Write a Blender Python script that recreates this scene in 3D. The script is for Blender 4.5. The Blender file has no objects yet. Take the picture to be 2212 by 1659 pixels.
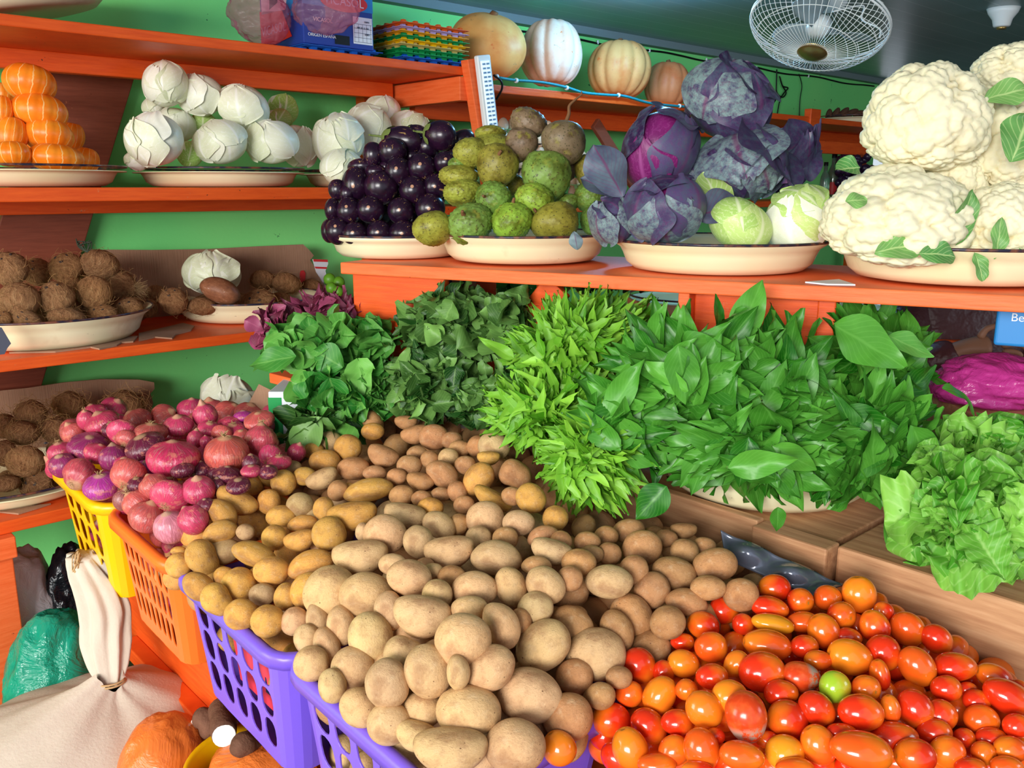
import bpy, math, random
import numpy as np
from mathutils import Vector, Matrix
R = np.random.default_rng(7); random.seed(7)
scn = bpy.context.scene
COL = scn.collection

# ---------------- camera ----------------
W_, H_, F_ = 2212, 1659, 1900.0
CAMZ = 1.6; PITCH = math.radians(12.6)
CT, ST = math.cos(PITCH), math.sin(PITCH)
cd = bpy.data.cameras.new('camera'); cam = bpy.data.objects.new('camera', cd); COL.objects.link(cam)
cd.sensor_width = 36.0; cd.lens = 36.0 * F_ / W_; cd.clip_start = 0.02
cam.location = (0, 0, CAMZ); cam.rotation_euler = (math.pi / 2 - PITCH, 0, 0)
scn.camera = cam
cd.dof.use_dof = False

# ---------------- world and daylight ----------------
wd = bpy.data.worlds.new('world'); scn.world = wd; wd.use_nodes = True
bg = wd.node_tree.nodes['Background']; bg.inputs[0].default_value = (0.80, 0.90, 1.0, 1); bg.inputs[1].default_value = 0.72

def area(name, loc, target, sx, sy, power, col):
    l = bpy.data.lights.new(name, 'AREA'); l.shape = 'RECTANGLE'; l.size = sx; l.size_y = sy
    l.energy = power; l.color = col
    o = bpy.data.objects.new(name, l); COL.objects.link(o); o.location = loc
    o.rotation_euler = (Vector(target) - Vector(loc)).to_track_quat('-Z', 'Y').to_euler()
    return o
# the open shop front behind the camera
area('daylight_shop_front', (-2.0, -3.4, 2.3), (0.2, 2.6, 1.2), 2.6, 1.7, 360, (1.0, 0.99, 0.96))
area('side_light_left', (-3.1, 0.2, 1.7), (-0.2, 2.4, 1.0), 1.3, 1.6, 42, (1.0, 0.98, 0.95))  # unseen area light on the left, with no door behind it
area('side_light_right', (3.6, 0.6, 2.1), (1.2, 2.4, 1.3), 1.2, 1.2, 20, (0.8, 0.9, 1.0))  # weak bluish area light on the right, unseen, not an actual door

vs = scn.view_settings
vs.view_transform = 'Standard'; vs.look = 'None'; vs.gamma = 1; vs.use_curve_mapping = False
vs.exposure = 0.22
scn.cycles.max_bounces = 6; scn.cycles.transparent_max_bounces = 12

# ---------------- geometry of the place ----------------
D = np.array([0.7396, 0.6730, 0.0])      # along the green wall
N = np.array([-0.6730, 0.7396, 0.0])     # towards the green wall
UP = np.array([0, 0, 1.0])
CAM = np.array([0, 0, CAMZ])
def W(t, c, z): return D * t + N * c + UP * z
def ray(px, py):
    x = (px - 1106) / F_; y = (829.5 - py) / F_
    q = CT + y * ST
    return np.array([x / q, 1.0, (y * CT - ST) / q]), 1 / q
def P(px, py, Y):
    r, _ = ray(px, py); return CAM + r * Y
def PZ(px, py, z):
    r, _ = ray(px, py); return CAM + r * ((z - CAMZ) / r[2])
def PC(px, py, c):
    r, _ = ray(px, py); return CAM + r * (c / (r @ N))
def PT(px, py, t):
    r, _ = ray(px, py); return CAM + r * (t / (r @ D))
def msize(px, Y, py): return px * Y * ray(0, py)[1] / F_
RV = np.array([1.0, 0, 0]); UV_ = np.array([0, ST, CT]); BV = np.array([0, -CT, ST])  # right, up, towards the viewer
FRONT, WALLC, TEND = 2.49, 3.12, 6.4
CEIL = 2.35

# ---------------- mesh helpers ----------------
def mesh(name, v, f, mats=None, smooth=True, uv=None, tone=None, midx=None):
    me = bpy.data.meshes.new(name)
    v = np.asarray(v, float)
    if isinstance(f, np.ndarray): f = f.tolist()
    me.from_pydata(v.tolist(), [], f)
    if smooth: me.polygons.foreach_set('use_smooth', [True] * len(me.polygons))
    if mats is not None:
        for m in (mats if isinstance(mats, (list, tuple)) else [mats]): me.materials.append(m)
    if midx is not None: me.polygons.foreach_set('material_index', list(midx))
    if uv is not None:
        ul = me.uv_layers.new(name='UVMap')
        li = np.empty(len(me.loops), int); me.loops.foreach_get('vertex_index', li)
        ul.data.foreach_set('uv', np.asarray(uv)[li].astype(np.float32).ravel())
    if tone is not None:
        a = me.attributes.new('tone', 'FLOAT', 'POINT'); a.data.foreach_set('value', np.asarray(tone, np.float32))
    me.update()
    return me
def obj(name, me, parent=None):
    o = bpy.data.objects.new(name, me); COL.objects.link(o)
    if parent is not None: o.parent = parent
    return o
def tag(o, label=None, cat=None, group=None, kind=None):
    if label: o['label'] = label
    if cat: o['category'] = cat
    if group: o['group'] = group
    if kind: o['kind'] = kind
    return o
def empty(name, loc, label, cat, group=None, rz=0):
    o = bpy.data.objects.new(name, None); COL.objects.link(o); o.location = loc; o.rotation_euler.z = rz
    o.empty_display_size = .05
    return tag(o, label, cat, group)
def boxvf(x0, y0, z0, x1, y1, z1, bev=0.0):
    v = np.array([(x, y, z) for z in (z0, z1) for (x, y) in ((x0, y0), (x1, y0), (x1, y1), (x0, y1))], float)
    f = [(0, 3, 2, 1), (4, 5, 6, 7), (0, 1, 5, 4), (1, 2, 6, 5), (2, 3, 7, 6), (3, 0, 4, 7)]
    return v, f
def boxtc(t0, c0, z0, t1, c1, z1):
    v, f = boxvf(t0, c0, z0, t1, c1, z1)
    return np.outer(v[:, 0], D) + np.outer(v[:, 1], N) + np.outer(v[:, 2], UP), f
def join(parts):
    V = []; Fc = []; n = 0
    for v, f in parts:
        V.append(np.asarray(v)); Fc += [tuple(i + n for i in q) for q in f]; n += len(v)
    return np.vstack(V), Fc
def bevel(o, w=0.003, seg=2):
    m = o.modifiers.new('bevel', 'BEVEL'); m.width = w; m.segments = seg; m.limit_method = 'ANGLE'
    return o
def beam(a, b, w, h, upv=(0, 0, 1)):
    """board from a to b, width w sideways, height h along up"""
    a, b = np.array(a, float), np.array(b, float); x = b - a; L = np.linalg.norm(x); x /= L
    u = np.array(upv, float); s = np.cross(x, u); s /= np.linalg.norm(s); u = np.cross(s, x)
    v, f = boxvf(0, -w / 2, -h / 2, L, w / 2, h / 2)
    return a + np.outer(v[:, 0], x) + np.outer(v[:, 1], s) + np.outer(v[:, 2], u), f
def tube(pts, r, n=6, cap=True):
    pts = np.asarray(pts, float); m = len(pts); rr = np.broadcast_to(r, (m,))
    T = np.gradient(pts, axis=0); T /= np.linalg.norm(T, axis=1)[:, None] + 1e-9
    ref = np.array([0, 0, 1.0]) if abs(T[0][2]) < .9 else np.array([1.0, 0, 0])
    a = np.cross(T[0], ref); a /= np.linalg.norm(a); V = []
    for i in range(m):
        a = a - T[i] * (a @ T[i]); a /= np.linalg.norm(a) + 1e-9; b = np.cross(T[i], a)
        for k in range(n):
            th = 2 * math.pi * k / n; V.append(pts[i] + rr[i] * (a * math.cos(th) + b * math.sin(th)))
    Fc = [(i * n + k, i * n + (k + 1) % n, (i + 1) * n + (k + 1) % n, (i + 1) * n + k) for i in range(m - 1) for k in range(n)]
    if cap: Fc += [tuple(range(n))[::-1], tuple(range((m - 1) * n, m * n))]
    return np.array(V), Fc
def lathe(prof, n=48, closed=False):
    prof = np.asarray(prof, float); m = len(prof); V = []
    for k in range(n):
        th = 2 * math.pi * k / n; V += [(r * math.cos(th), r * math.sin(th), z) for r, z in prof]
    Fc = [(k * m + i, ((k + 1) % n) * m + i, ((k + 1) % n) * m + i + 1, k * m + i + 1) for k in range(n) for i in range(m - 1)]
    return np.array(V), Fc
def smooth_path(pts, n=8):
    pts = np.asarray(pts, float); P0 = np.vstack([2 * pts[0] - pts[1], pts, 2 * pts[-1] - pts[-2]]); out = []
    for i in range(1, len(P0) - 2):
        for k in range(n):
            t = k / n; a, b, c, d = P0[i - 1], P0[i], P0[i + 1], P0[i + 2]
            out.append(.5 * (2 * b + (c - a) * t + (2 * a - 5 * b + 4 * c - d) * t * t + (3 * b - a - 3 * c + d) * t ** 3))
    out.append(pts[-1]); return np.array(out)
_ico = {}
def ico(level):
    if level not in _ico:
        import bmesh
        bm = bmesh.new(); bmesh.ops.create_icosphere(bm, subdivisions=level, radius=1.0)
        v = np.array([q.co[:] for q in bm.verts]); f = [tuple(x.index for x in q.verts) for q in bm.faces]; bm.free()
        v /= np.linalg.norm(v, axis=1)[:, None]
        _ico[level] = (v, f)
    v, f = _ico[level]; return v.copy(), f
def noise(p, freq, seed, octs=3, rough=.5):
    g = np.random.default_rng(seed); out = np.zeros(len(p)); a = 1.0; tot = 0
    for o in range(octs):
        for _ in range(5):
            k = g.normal(size=3); k *= freq / np.linalg.norm(k) * g.uniform(.7, 1.3)
            out += a * np.sin(p @ k + g.uniform(0, 6.28)) * .45
        tot += a; a *= rough; freq *= 2.1
    return out / tot
def fib(n, jit=0, seed=0):
    g = np.random.default_rng(seed); i = np.arange(n) + .5; ph = np.arccos(1 - 2 * i / n); th = math.pi * (1 + 5 ** .5) * i
    p = np.stack([np.cos(th) * np.sin(ph), np.sin(th) * np.sin(ph), np.cos(ph)], 1) + g.normal(size=(n, 3)) * jit
    return p / np.linalg.norm(p, axis=1)[:, None]

# ---------------- materials ----------------
class NT:
    def __init__(s, name):
        s.m = bpy.data.materials.new(name); s.m.use_nodes = True; s.t = s.m.node_tree; s.b = s.t.nodes['Principled BSDF']
    def n(s, typ, **kw):
        q = s.t.nodes.new(typ)
        for k, v in kw.items(): setattr(q, k, v)
        return q
    def l(s, a, b): s.t.links.new(a, b)
    def coord(s, which='Object'): return s.n('ShaderNodeTexCoord').outputs[which]
    def noise(s, scale, detail=4, rough=.55, vec=None, dist=0):
        q = s.n('ShaderNodeTexNoise'); q.inputs['Scale'].default_value = scale; q.inputs['Detail'].default_value = detail
        q.inputs['Roughness'].default_value = rough; q.inputs['Distortion'].default_value = dist
        s.l(vec if vec is not None else s.coord(), q.inputs['Vector']); return q.outputs['Fac']
    def vor(s, scale, vec=None, feature='F1'):
        q = s.n('ShaderNodeTexVoronoi', feature=feature); q.inputs['Scale'].default_value = scale
        s.l(vec if vec is not None else s.coord(), q.inputs['Vector']); return q.outputs['Distance']
    def map(s, scale=(1, 1, 1), rot=(0, 0, 0), vec=None):
        q = s.n('ShaderNodeMapping'); q.inputs['Scale'].default_value = scale; q.inputs['Rotation'].default_value = rot
        s.l(vec if vec is not None else s.coord(), q.inputs['Vector']); return q.outputs[0]
    def ramp(s, fac, *stops):
        q = s.n('ShaderNodeValToRGB'); e = q.color_ramp.elements
        while len(e) < len(stops): e.new(.5)
        for x, (p, c) in zip(e, stops): x.position = p; x.color = c if len(c) == 4 else (*c, 1)
        s.l(fac, q.inputs[0]); return q.outputs[0]
    def g(s, fac, a, b): return s.ramp(fac, (a, (0, 0, 0)), (b, (1, 1, 1)))
    def mix(s, fac, a, b, mode='MIX'):
        q = s.n('ShaderNodeMix', data_type='RGBA', blend_type=mode)
        for sock, val in ((0, fac), (6, a), (7, b)):
            if hasattr(val, 'is_linked'): s.l(val, q.inputs[sock])
            elif sock == 0: q.inputs[0].default_value = val
            else: q.inputs[sock].default_value = (*val, 1)
        return q.outputs[2]
    def math(s, op, a, b=None):
        q = s.n('ShaderNodeMath', operation=op)
        for i, val in enumerate((a, b)):
            if val is None: continue
            if hasattr(val, 'is_linked'): s.l(val, q.inputs[i])
            else: q.inputs[i].default_value = val
        return q.outputs[0]
    def ocol(s): return s.n('ShaderNodeObjectInfo').outputs['Color']
    def ornd(s): return s.n('ShaderNodeObjectInfo').outputs['Random']
    def vary(s, col, amt=.15):
        """each object a little lighter or darker than the next"""
        h = s.n('ShaderNodeHueSaturation'); r = s.math('MULTIPLY_ADD', s.ornd(), amt * 2); r.node.inputs[2].default_value = 1 - amt
        s.l(r, h.inputs['Value']); s.l(col, h.inputs['Color']); return h.outputs[0]
    def bump(s, h, strength=.3, dist=.01):
        q = s.n('ShaderNodeBump'); q.inputs['Strength'].default_value = strength; q.inputs['Distance'].default_value = dist
        s.l(h, q.inputs['Height']); s.l(q.outputs[0], s.b.inputs['Normal']); return q
    def out(s, col=None, rough=.5, spec=.5, **kw):
        if col is not None:
            if hasattr(col, 'is_linked'): s.l(col, s.b.inputs['Base Color'])
            else: s.b.inputs['Base Color'].default_value = (*col, 1)
        if hasattr(rough, 'is_linked'): s.l(rough, s.b.inputs['Roughness'])
        else: s.b.inputs['Roughness'].default_value = rough
        s.b.inputs['Specular IOR Level'].default_value = spec
        for k, v in kw.items(): s.b.inputs[k.replace('_', ' ')].default_value = v
        return s.m
def srgb(r, g, b):
    def f(c):
        c /= 255.; return c / 12.92 if c < .04045 else ((c + .055) / 1.055) ** 2.4
    return (f(r), f(g), f(b))
def plain(name, col, rough=.5, spec=.5, **kw): return NT(name).out(col, rough, spec, **kw)
M = {}
def mk(name):
    n = NT(name); return n
# painted wall
n = mk('green_paint'); v = n.noise(1.1, 3); c = n.ramp(v, (.3, srgb(124, 236, 136)), (.7, srgb(146, 244, 140)))
sp = n.g(n.noise(26, 3, .7), .70, .74); c = n.mix(sp, c, srgb(50, 120, 70))
n.bump(n.noise(60, 5), .12, .004); M['wall'] = n.out(c, .55, .3)
# orange paint on rough timber
def orange(name, a, b):
    n = mk(name); v = n.map((3, 3, 40)); g = n.noise(3, 6, .65, v); c = n.ramp(g, (.25, a), (.75, b))
    w = n.g(n.noise(14, 5, .75), .66, .72); c = n.mix(w, c, srgb(214, 130, 84))
    d = n.g(n.noise(38, 3, .7), .71, .75); c = n.mix(d, c, srgb(90, 40, 20))
    n.bump(g, .25, .004); return n.out(c, .5, .35)
M['orange'] = orange('orange_paint', srgb(214, 72, 16), srgb(240, 98, 28))
M['orange_pale'] = orange('orange_paint_worn', srgb(232, 92, 34), srgb(250, 122, 66))
M['redwood'] = orange('dull_red_board', srgb(120, 58, 40), srgb(146, 76, 54))
n = mk('ceiling_planks'); xv = n.coord('Object'); s = n.n('ShaderNodeSeparateXYZ'); n.l(xv, s.inputs[0])
n.out(); line = n.math('FRACT', n.math('MULTIPLY', s.outputs[1], 9.0)); e = n.g(line, .95, .98)
c = n.mix(e, n.ramp(n.noise(1.5, 4), (.3, srgb(120, 150, 156)), (.7, srgb(136, 168, 174))), srgb(180, 200, 204)); n.bump(e, -.4, .004)
M['ceiling'] = n.out(c, .32, .5)
# cream enamel
n = mk('cream_enamel'); c = n.ramp(n.noise(3, 4), (.3, srgb(236, 228, 180)), (.7, srgb(244, 238, 202)))
d = n.g(n.noise(30, 5, .8, n.map((1, 1, 3))), .69, .72); c = n.mix(d, c, srgb(90, 76, 60))
d = n.g(n.noise(7, 4, .7), .60, .75); c = n.mix(n.math('MULTIPLY', d, .35), c, srgb(190, 170, 120)); M['enamel'] = n.out(c, .22, .5)
n = mk('enamel_rim'); c = n.ramp(n.noise(40, 3), (.45, srgb(34, 32, 52)), (.62, srgb(120, 70, 50))); M['rim'] = n.out(c, .3)
n = mk('card'); v = n.map((1, 1, 1)); c = n.ramp(n.noise(5, 4, .6), (.3, srgb(150, 112, 88)), (.7, srgb(176, 138, 112)))
n.bump(n.noise(5, 2, .5, n.map((60, 60, 1))), .3, .003); M['card'] = n.out(c, .85, .1)
n = mk('bare_timber'); g = n.noise(4, 6, .6, n.map((1.2, 16, 16), (0, 0, 0), n.map((1, 1, 1), (0, 0, -2.309)))); c = n.ramp(g, (.3, srgb(160, 108, 74)), (.55, srgb(194, 144, 104)), (.8, srgb(214, 168, 128)))
n.bump(g, .3, .003); M['timber'] = n.out(c, .6, .3)
n = mk('dark_floor'); c = n.ramp(n.noise(6, 5), (.3, srgb(92, 72, 60)), (.7, srgb(128, 104, 88))); M['floor'] = n.out(c, .7, .2)

# potato skin
n = mk('potato_skin'); oc = n.ocol(); big = n.noise(1.6, 5, .65); c = n.mix(n.g(big, .46, .70), oc, n.mix(.45, oc, srgb(150, 104, 66), 'MULTIPLY'))
pale = n.g(n.noise(2.6, 4, .7), .52, .66); c = n.mix(n.math('MULTIPLY', pale, .30), c, srgb(226, 196, 156))
eye = n.g(n.vor(2.7), .045, .10); c = n.mix(eye, srgb(112, 74, 46), c)
dk = n.g(n.noise(8, 6, .85), .56, .66); c = n.mix(n.math('MULTIPLY', dk, .55), c, srgb(126, 84, 50)); c = n.mix(n.math('MULTIPLY', n.g(n.noise(1.1, 4, .6), .50, .62), .35), c, srgb(150, 100, 66)); n.bump(n.math('ADD', n.noise(12, 6, .7), n.math('MULTIPLY', eye, .6)), .35, .03)
M['potato'] = n.out(n.vary(c, .09), .5, .3)
# tomato skin
n = mk('tomato_skin'); s = n.n('ShaderNodeSeparateXYZ'); n.l(n.coord(), s.inputs[0])
gr = n.math('ADD', n.math('MULTIPLY', s.outputs[0], .35), n.noise(.8, 2)); c = n.mix(n.g(gr, .40, .95), n.ocol(), n.mix(.6, n.ocol(), srgb(250, 150, 30)))
x2 = n.math('SUBTRACT', s.outputs[0], .97); st = n.n('ShaderNodeVectorMath', operation='DISTANCE'); n.l(n.coord(), st.inputs[0]); st.inputs[1].default_value = (.98, 0, .05)
sc = n.g(n.math('ADD', st.outputs['Value'], n.math('MULTIPLY', n.noise(6), .10)), .12, .20); c = n.mix(sc, srgb(176, 130, 50), c)
M['tomato'] = n.out(n.vary(c, .08), .16, .5, Coat_Weight=.3, Coat_Roughness=.08)
n = mk('mouldy_tomato'); mo = n.g(n.noise(1.8, 6, .7), .42, .50); n.b.inputs['Base Color'].default_value = (1, 0, 0, 1)
c = n.mix(n.g(n.noise(1.2, 3), .40, .62), srgb(206, 62, 22), srgb(226, 92, 40)); s = n.n('ShaderNodeSeparateXYZ'); n.l(n.coord(), s.inputs[0])
mo = n.math('MULTIPLY', mo, n.g(s.outputs[0], .1, .4)); c = n.mix(mo, c, srgb(168, 140, 122)); M['mould'] = n.out(c, n.mix(mo, (.2,) * 3, (.9,) * 3), .5)
# onion skin
n = mk('onion_skin'); gd = n.n('ShaderNodeTexGradient', gradient_type='RADIAL'); n.l(n.coord(), gd.inputs[0])
cx = n.n('ShaderNodeCombineXYZ'); n.l(n.math('MULTIPLY', gd.outputs['Fac'], 26), cx.inputs[0]); s = n.n('ShaderNodeSeparateXYZ'); n.l(n.coord(), s.inputs[0]); n.l(n.math('MULTIPLY', s.outputs[2], .9), cx.inputs[1])
stp = n.noise(2.4, 4, .6, cx.outputs[0]); c = n.mix(n.g(stp, .40, .72), n.ocol(), n.mix(.85, n.ocol(), srgb(168, 92, 118), 'MULTIPLY'))
c = n.mix(n.math('MULTIPLY', n.g(stp, .56, .64), .25), c, srgb(246, 190, 186))
pap = n.g(n.noise(1.7, 5, .7), .56, .62); c = n.mix(n.math('MULTIPLY', pap, .55), c, srgb(214, 130, 104))
tp = n.g(n.math('ABSOLUTE', s.outputs[2]), .93, 1.06); c = n.mix(n.math('MULTIPLY', tp, .7), c, srgb(196, 160, 120))
n.bump(stp, .25, .02); M['onion'] = n.out(n.vary(c, .12), n.mix(pap, (.2,) * 3, (.45,) * 3), .5)
M['root'] = plain('dry_root', srgb(190, 156, 112), .9, .1)
# coconut
n = mk('coconut_shell'); g = n.noise(5, 6, .75, n.map((1, 1, .25))); c = n.ramp(g, (.28, srgb(136, 92, 62)), (.5, srgb(214, 162, 116)), (.75, srgb(248, 206, 156)))
c = n.mix(.6, c, n.ocol(), 'MULTIPLY'); n.bump(g, .9, .05); M['coconut'] = n.out(c, .85, .15)
M['fibre'] = plain('coir_fibre', srgb(176, 132, 86), .9, .1)
M['cocoeye'] = plain('coconut_eye', srgb(66, 54, 50), .8, .2)
# eggplant
n = mk('eggplant_skin'); s = n.n('ShaderNodeSeparateXYZ'); n.l(n.coord(), s.inputs[0])
c = n.ramp(n.noise(1.2, 3), (.35, srgb(26, 10, 30)), (.7, srgb(50, 20, 46)))
a = n.noise(2.2, 5, .7, n.map((3, 3, .5))); mk_ = n.math('MULTIPLY', n.g(a, .61, .63), n.g(n.noise(.9, 2), .52, .60)); c = n.mix(mk_, c, srgb(190, 150, 90))
st = n.n('ShaderNodeVectorMath', operation='DISTANCE'); n.l(n.coord(), st.inputs[0]); st.inputs[1].default_value = (0, 0, 1.0)
c = n.mix(n.g(st.outputs['Value'], .10, .13), srgb(190, 140, 110), c); M['eggplant'] = n.out(c, .24, .5)
M['calyx'] = plain('calyx_green', srgb(108, 122, 62), .6, .3)
# soursop
n = mk('soursop_skin'); c = n.mix(n.g(n.noise(1.6, 5, .65), .44, .66), n.ocol(), n.mix(.8, n.ocol(), srgb(150, 128, 60), 'MULTIPLY'))
dk = n.g(n.noise(4.5, 5, .8), .56, .64); c = n.mix(dk, c, srgb(74, 56, 34)); ye = n.g(n.noise(2.3, 3), .55, .75); c = n.mix(n.math('MULTIPLY', ye, .4), c, srgb(196, 190, 70))
sp_ = n.g(n.vor(6.5), .13, .26); c = n.mix(n.math('MULTIPLY', n.math('SUBTRACT', 1.0, sp_), .75), c, srgb(50, 56, 26)); n.bump(n.math('ADD', n.noise(7, 4), n.vor(6.5)), -.6, .04); M['soursop'] = n.out(c, .45, .35)
# pumpkin skins
n = mk('pumpkin_skin'); c = n.mix(n.g(n.noise(1.3, 5, .6), .45, .7), n.ocol(), n.mix(.7, n.ocol(), srgb(236, 176, 130), 'MULTIPLY'))
d = n.g(n.noise(4, 6, .75), .62, .66); c = n.mix(n.math('MULTIPLY', d, .7), c, srgb(164, 120, 84)); d = n.g(n.noise(3, 3), .70, .72); c = n.mix(d, c, srgb(226, 116, 50)); M['pumpkin'] = n.out(c, .5, .35)
n = mk('mini_pumpkin_skin'); gd = n.n('ShaderNodeTexGradient', gradient_type='RADIAL'); n.l(n.coord(), gd.inputs[0])
w = n.math('ADD', n.math('MULTIPLY', gd.outputs['Fac'], 12.0), n.math('MULTIPLY', n.noise(3, 4), .35)); fr = n.math('FRACT', w); fr = n.math('ABSOLUTE', n.math('SUBTRACT', fr, .5))
c = n.mix(n.g(n.noise(1.2, 3), .4, .7), srgb(244, 124, 20), srgb(250, 152, 40)); st = n.g(fr, .028, .05); c = n.mix(st, srgb(250, 196, 124), c)
M['minipump'] = n.out(c, .35, .4)
# cauliflower
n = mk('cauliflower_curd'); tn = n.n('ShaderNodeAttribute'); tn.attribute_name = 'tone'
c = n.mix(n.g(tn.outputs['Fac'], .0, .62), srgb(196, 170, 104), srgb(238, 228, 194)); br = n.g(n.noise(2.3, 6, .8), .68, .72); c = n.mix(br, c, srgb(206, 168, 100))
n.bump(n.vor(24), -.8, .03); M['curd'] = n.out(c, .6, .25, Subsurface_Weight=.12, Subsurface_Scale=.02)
# leaves of all kinds, with veins read from the leaf's own length and width
def leafmat(name, lo, hi, vein, rough=.45, vstr=.6, nside=9, trans=.12, bumps=.35, mott=None):
    n = mk(name); uv = n.n('ShaderNodeUVMap'); s = n.n('ShaderNodeSeparateXYZ'); n.l(uv.outputs[0], s.inputs[0])
    a = n.math('ABSOLUTE', n.math('SUBTRACT', s.outputs[0], .5)); mid = n.ramp(a, (.012, (1, 1, 1)), (.05, (0, 0, 0)))
    q = n.math('SUBTRACT', s.outputs[1], n.math('ADD', n.math('MULTIPLY', a, .9), n.math('MULTIPLY', n.noise(7, 3), .30))); fr = n.math('ABSOLUTE', n.math('SUBTRACT', n.math('FRACT', n.math('MULTIPLY', q, nside)), .5))
    side = n.ramp(fr, (.03, (1, 1, 1)), (.13, (0, 0, 0))); vv = n.math('MAXIMUM', mid, n.math('MULTIPLY', side, .55))
    tn = n.n('ShaderNodeAttribute'); tn.attribute_name = 'tone'
    c = n.mix(n.math('ADD', tn.outputs['Fac'], n.math('MULTIPLY', n.math('SUBTRACT', n.noise(30, 3), .5), .5)), lo, hi)
    if mott: c = n.mix(n.g(n.noise(mott[0], 5, .7), mott[1] - .04, mott[1] + .20), c, mott[2])
    c = n.mix(n.math('MULTIPLY', vv, vstr), c, vein); n.bump(n.math('ADD', vv, n.math('MULTIPLY', n.noise(90, 3), .4)), -bumps, .004)
    n.out(c, rough, .35)
    if trans > 0:
        tr = n.n('ShaderNodeBsdfTranslucent'); n.l(c, tr.inputs[0]); mx = n.n('ShaderNodeMixShader'); mx.inputs[0].default_value = trans
        o = n.t.nodes['Material Output']; n.l(n.b.outputs[0], mx.inputs[1]); n.l(tr.outputs[0], mx.inputs[2]); n.l(mx.outputs[0], o.inputs[0])
    return n.m
M['leaf_dark'] = leafmat('amaranth_leaf', srgb(24, 96, 12), srgb(96, 168, 58), srgb(120, 186, 84), vstr=.35, trans=.12, rough=.38)
M['leaf_light'] = leafmat('feathery_leaf', srgb(76, 146, 18), srgb(156, 214, 70), srgb(160, 212, 96), vstr=.35, nside=12, trans=.2)
M['leaf_wilt'] = leafmat('wilted_leaf', srgb(18, 66, 16), srgb(122, 168, 82), srgb(140, 180, 100), vstr=.45, bumps=.7, trans=.1)
M['leaf_round'] = leafmat('round_leaf', srgb(42, 122, 40), srgb(122, 188, 84), srgb(150, 202, 110), vstr=.35, nside=6, trans=.15)
M['leaf_red'] = leafmat('red_leaf', srgb(88, 26, 44), srgb(166, 74, 110), srgb(190, 96, 130), vstr=.5, trans=.1)
M['leaf_lett'] = leafmat('lettuce_leaf', srgb(74, 150, 36), srgb(150, 208, 86), srgb(190, 226, 140), vstr=.45, nside=7, trans=.2)
M['leaf_cauli'] = leafmat('cauliflower_leaf', srgb(70, 134, 66), srgb(136, 184, 100), srgb(200, 222, 150), vstr=.7, nside=6)
M['cab_white'] = leafmat('white_cabbage_leaf', srgb(222, 228, 186), srgb(246, 244, 230), srgb(252, 252, 244), .4, .7, 7, 0, .9)
M['cab_green'] = leafmat('green_cabbage_leaf', srgb(150, 194, 84), srgb(206, 226, 140), srgb(238, 242, 200), .4, .8, 7, 0, .5)
M['cab_red'] = leafmat('red_cabbage_leaf', srgb(48, 26, 66), srgb(92, 76, 118), srgb(120, 50, 104), .36, .45, 9, 0, .9, (4, .48, srgb(78, 92, 112)))
M['cab_redin'] = leafmat('red_cabbage_core', srgb(96, 24, 84), srgb(150, 40, 120), srgb(180, 90, 160), .4, .5, 9, 0, .5)
M['cab_blue'] = leafmat('red_cabbage_outer_leaf', srgb(74, 88, 112), srgb(136, 160, 158), srgb(110, 44, 92), .45, .7, 9, 0, .9, (5, .46, srgb(70, 62, 98)))
M['stem'] = plain('green_stem', srgb(120, 168, 80), .5, .3)
M['stemd'] = plain('woody_stem', srgb(126, 88, 58), .8, .2)
def bagmat(name, col, trans=.35, rough=.25, bump=.5):
    n = mk(name); n.bump(n.noise(9, 5, .6, None, 1.2), bump, .03); n.out(col, rough, .6)
    tr = n.n('ShaderNodeBsdfTransparent'); tr.inputs[0].default_value = (*[min(1, x * .7 + .3) for x in col], 1)
    mx = n.n('ShaderNodeMixShader'); mx.inputs[0].default_value = trans; o = n.t.nodes['Material Output']
    n.l(n.b.outputs[0], mx.inputs[1]); n.l(tr.outputs[0], mx.inputs[2]); n.l(mx.outputs[0], o.inputs[0]); return n.m
M['bag_clear'] = bagmat('clear_pink_film', srgb(236, 176, 196), .84, .1)
M['bag_pink'] = bagmat('pink_film', srgb(206, 60, 150), .12, .3)
M['bag_green'] = bagmat('green_film', srgb(20, 150, 120), .10, .18, .8)
M['bag_white'] = bagmat('white_film', srgb(232, 224, 230), .0, .45)
M['bag_black'] = bagmat('black_film', srgb(22, 22, 28), .0, .22)
M['bag_orange'] = bagmat('orange_film', srgb(232, 120, 50), .08, .3)
n = mk('sackcloth'); g = n.noise(160, 2); c = n.ramp(n.noise(3, 5, .6), (.3, srgb(196, 180, 162)), (.7, srgb(220, 206, 188))); n.bump(n.math('ADD', n.math('MULTIPLY', g, .25), n.noise(8, 4)), .3, .01); M['sack'] = n.out(c, .85, .1)
def plastic(name, col, rough=.32): 
    n = mk(name); n.bump(n.noise(30, 2), .04, .01); return n.out(col, rough, .45, Subsurface_Weight=.05, Subsurface_Scale=.01)
M['pl_yellow'] = plastic('yellow_plastic', srgb(246, 186, 6)); M['pl_orange'] = plastic('orange_plastic', srgb(246, 112, 36))
M['pl_purple'] = plastic('purple_plastic', srgb(122, 90, 214)); M['pl_white'] = plastic('white_plastic', srgb(226, 232, 232)); M['pl_blue'] = plastic('blue_plastic', srgb(24, 96, 200))
M['pl_green'] = plastic('green_plastic', srgb(24, 150, 76)); M['pl_mint'] = plastic('mint_plastic', srgb(150, 214, 150)); M['pl_tan'] = plastic('tan_plastic', srgb(206, 178, 100))
M['pl_black'] = plastic('black_plastic', srgb(40, 32, 34)); M['pl_lilac'] = plastic('lilac_plastic', srgb(186, 160, 210)); M['pl_amber'] = plastic('amber_plastic', srgb(240, 160, 30)); M['pl_egg_orange'] = plastic('egg_orange_plastic', srgb(230, 96, 24))
M['pl_teal'] = plastic('teal_plastic', srgb(40, 120, 150))
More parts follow.
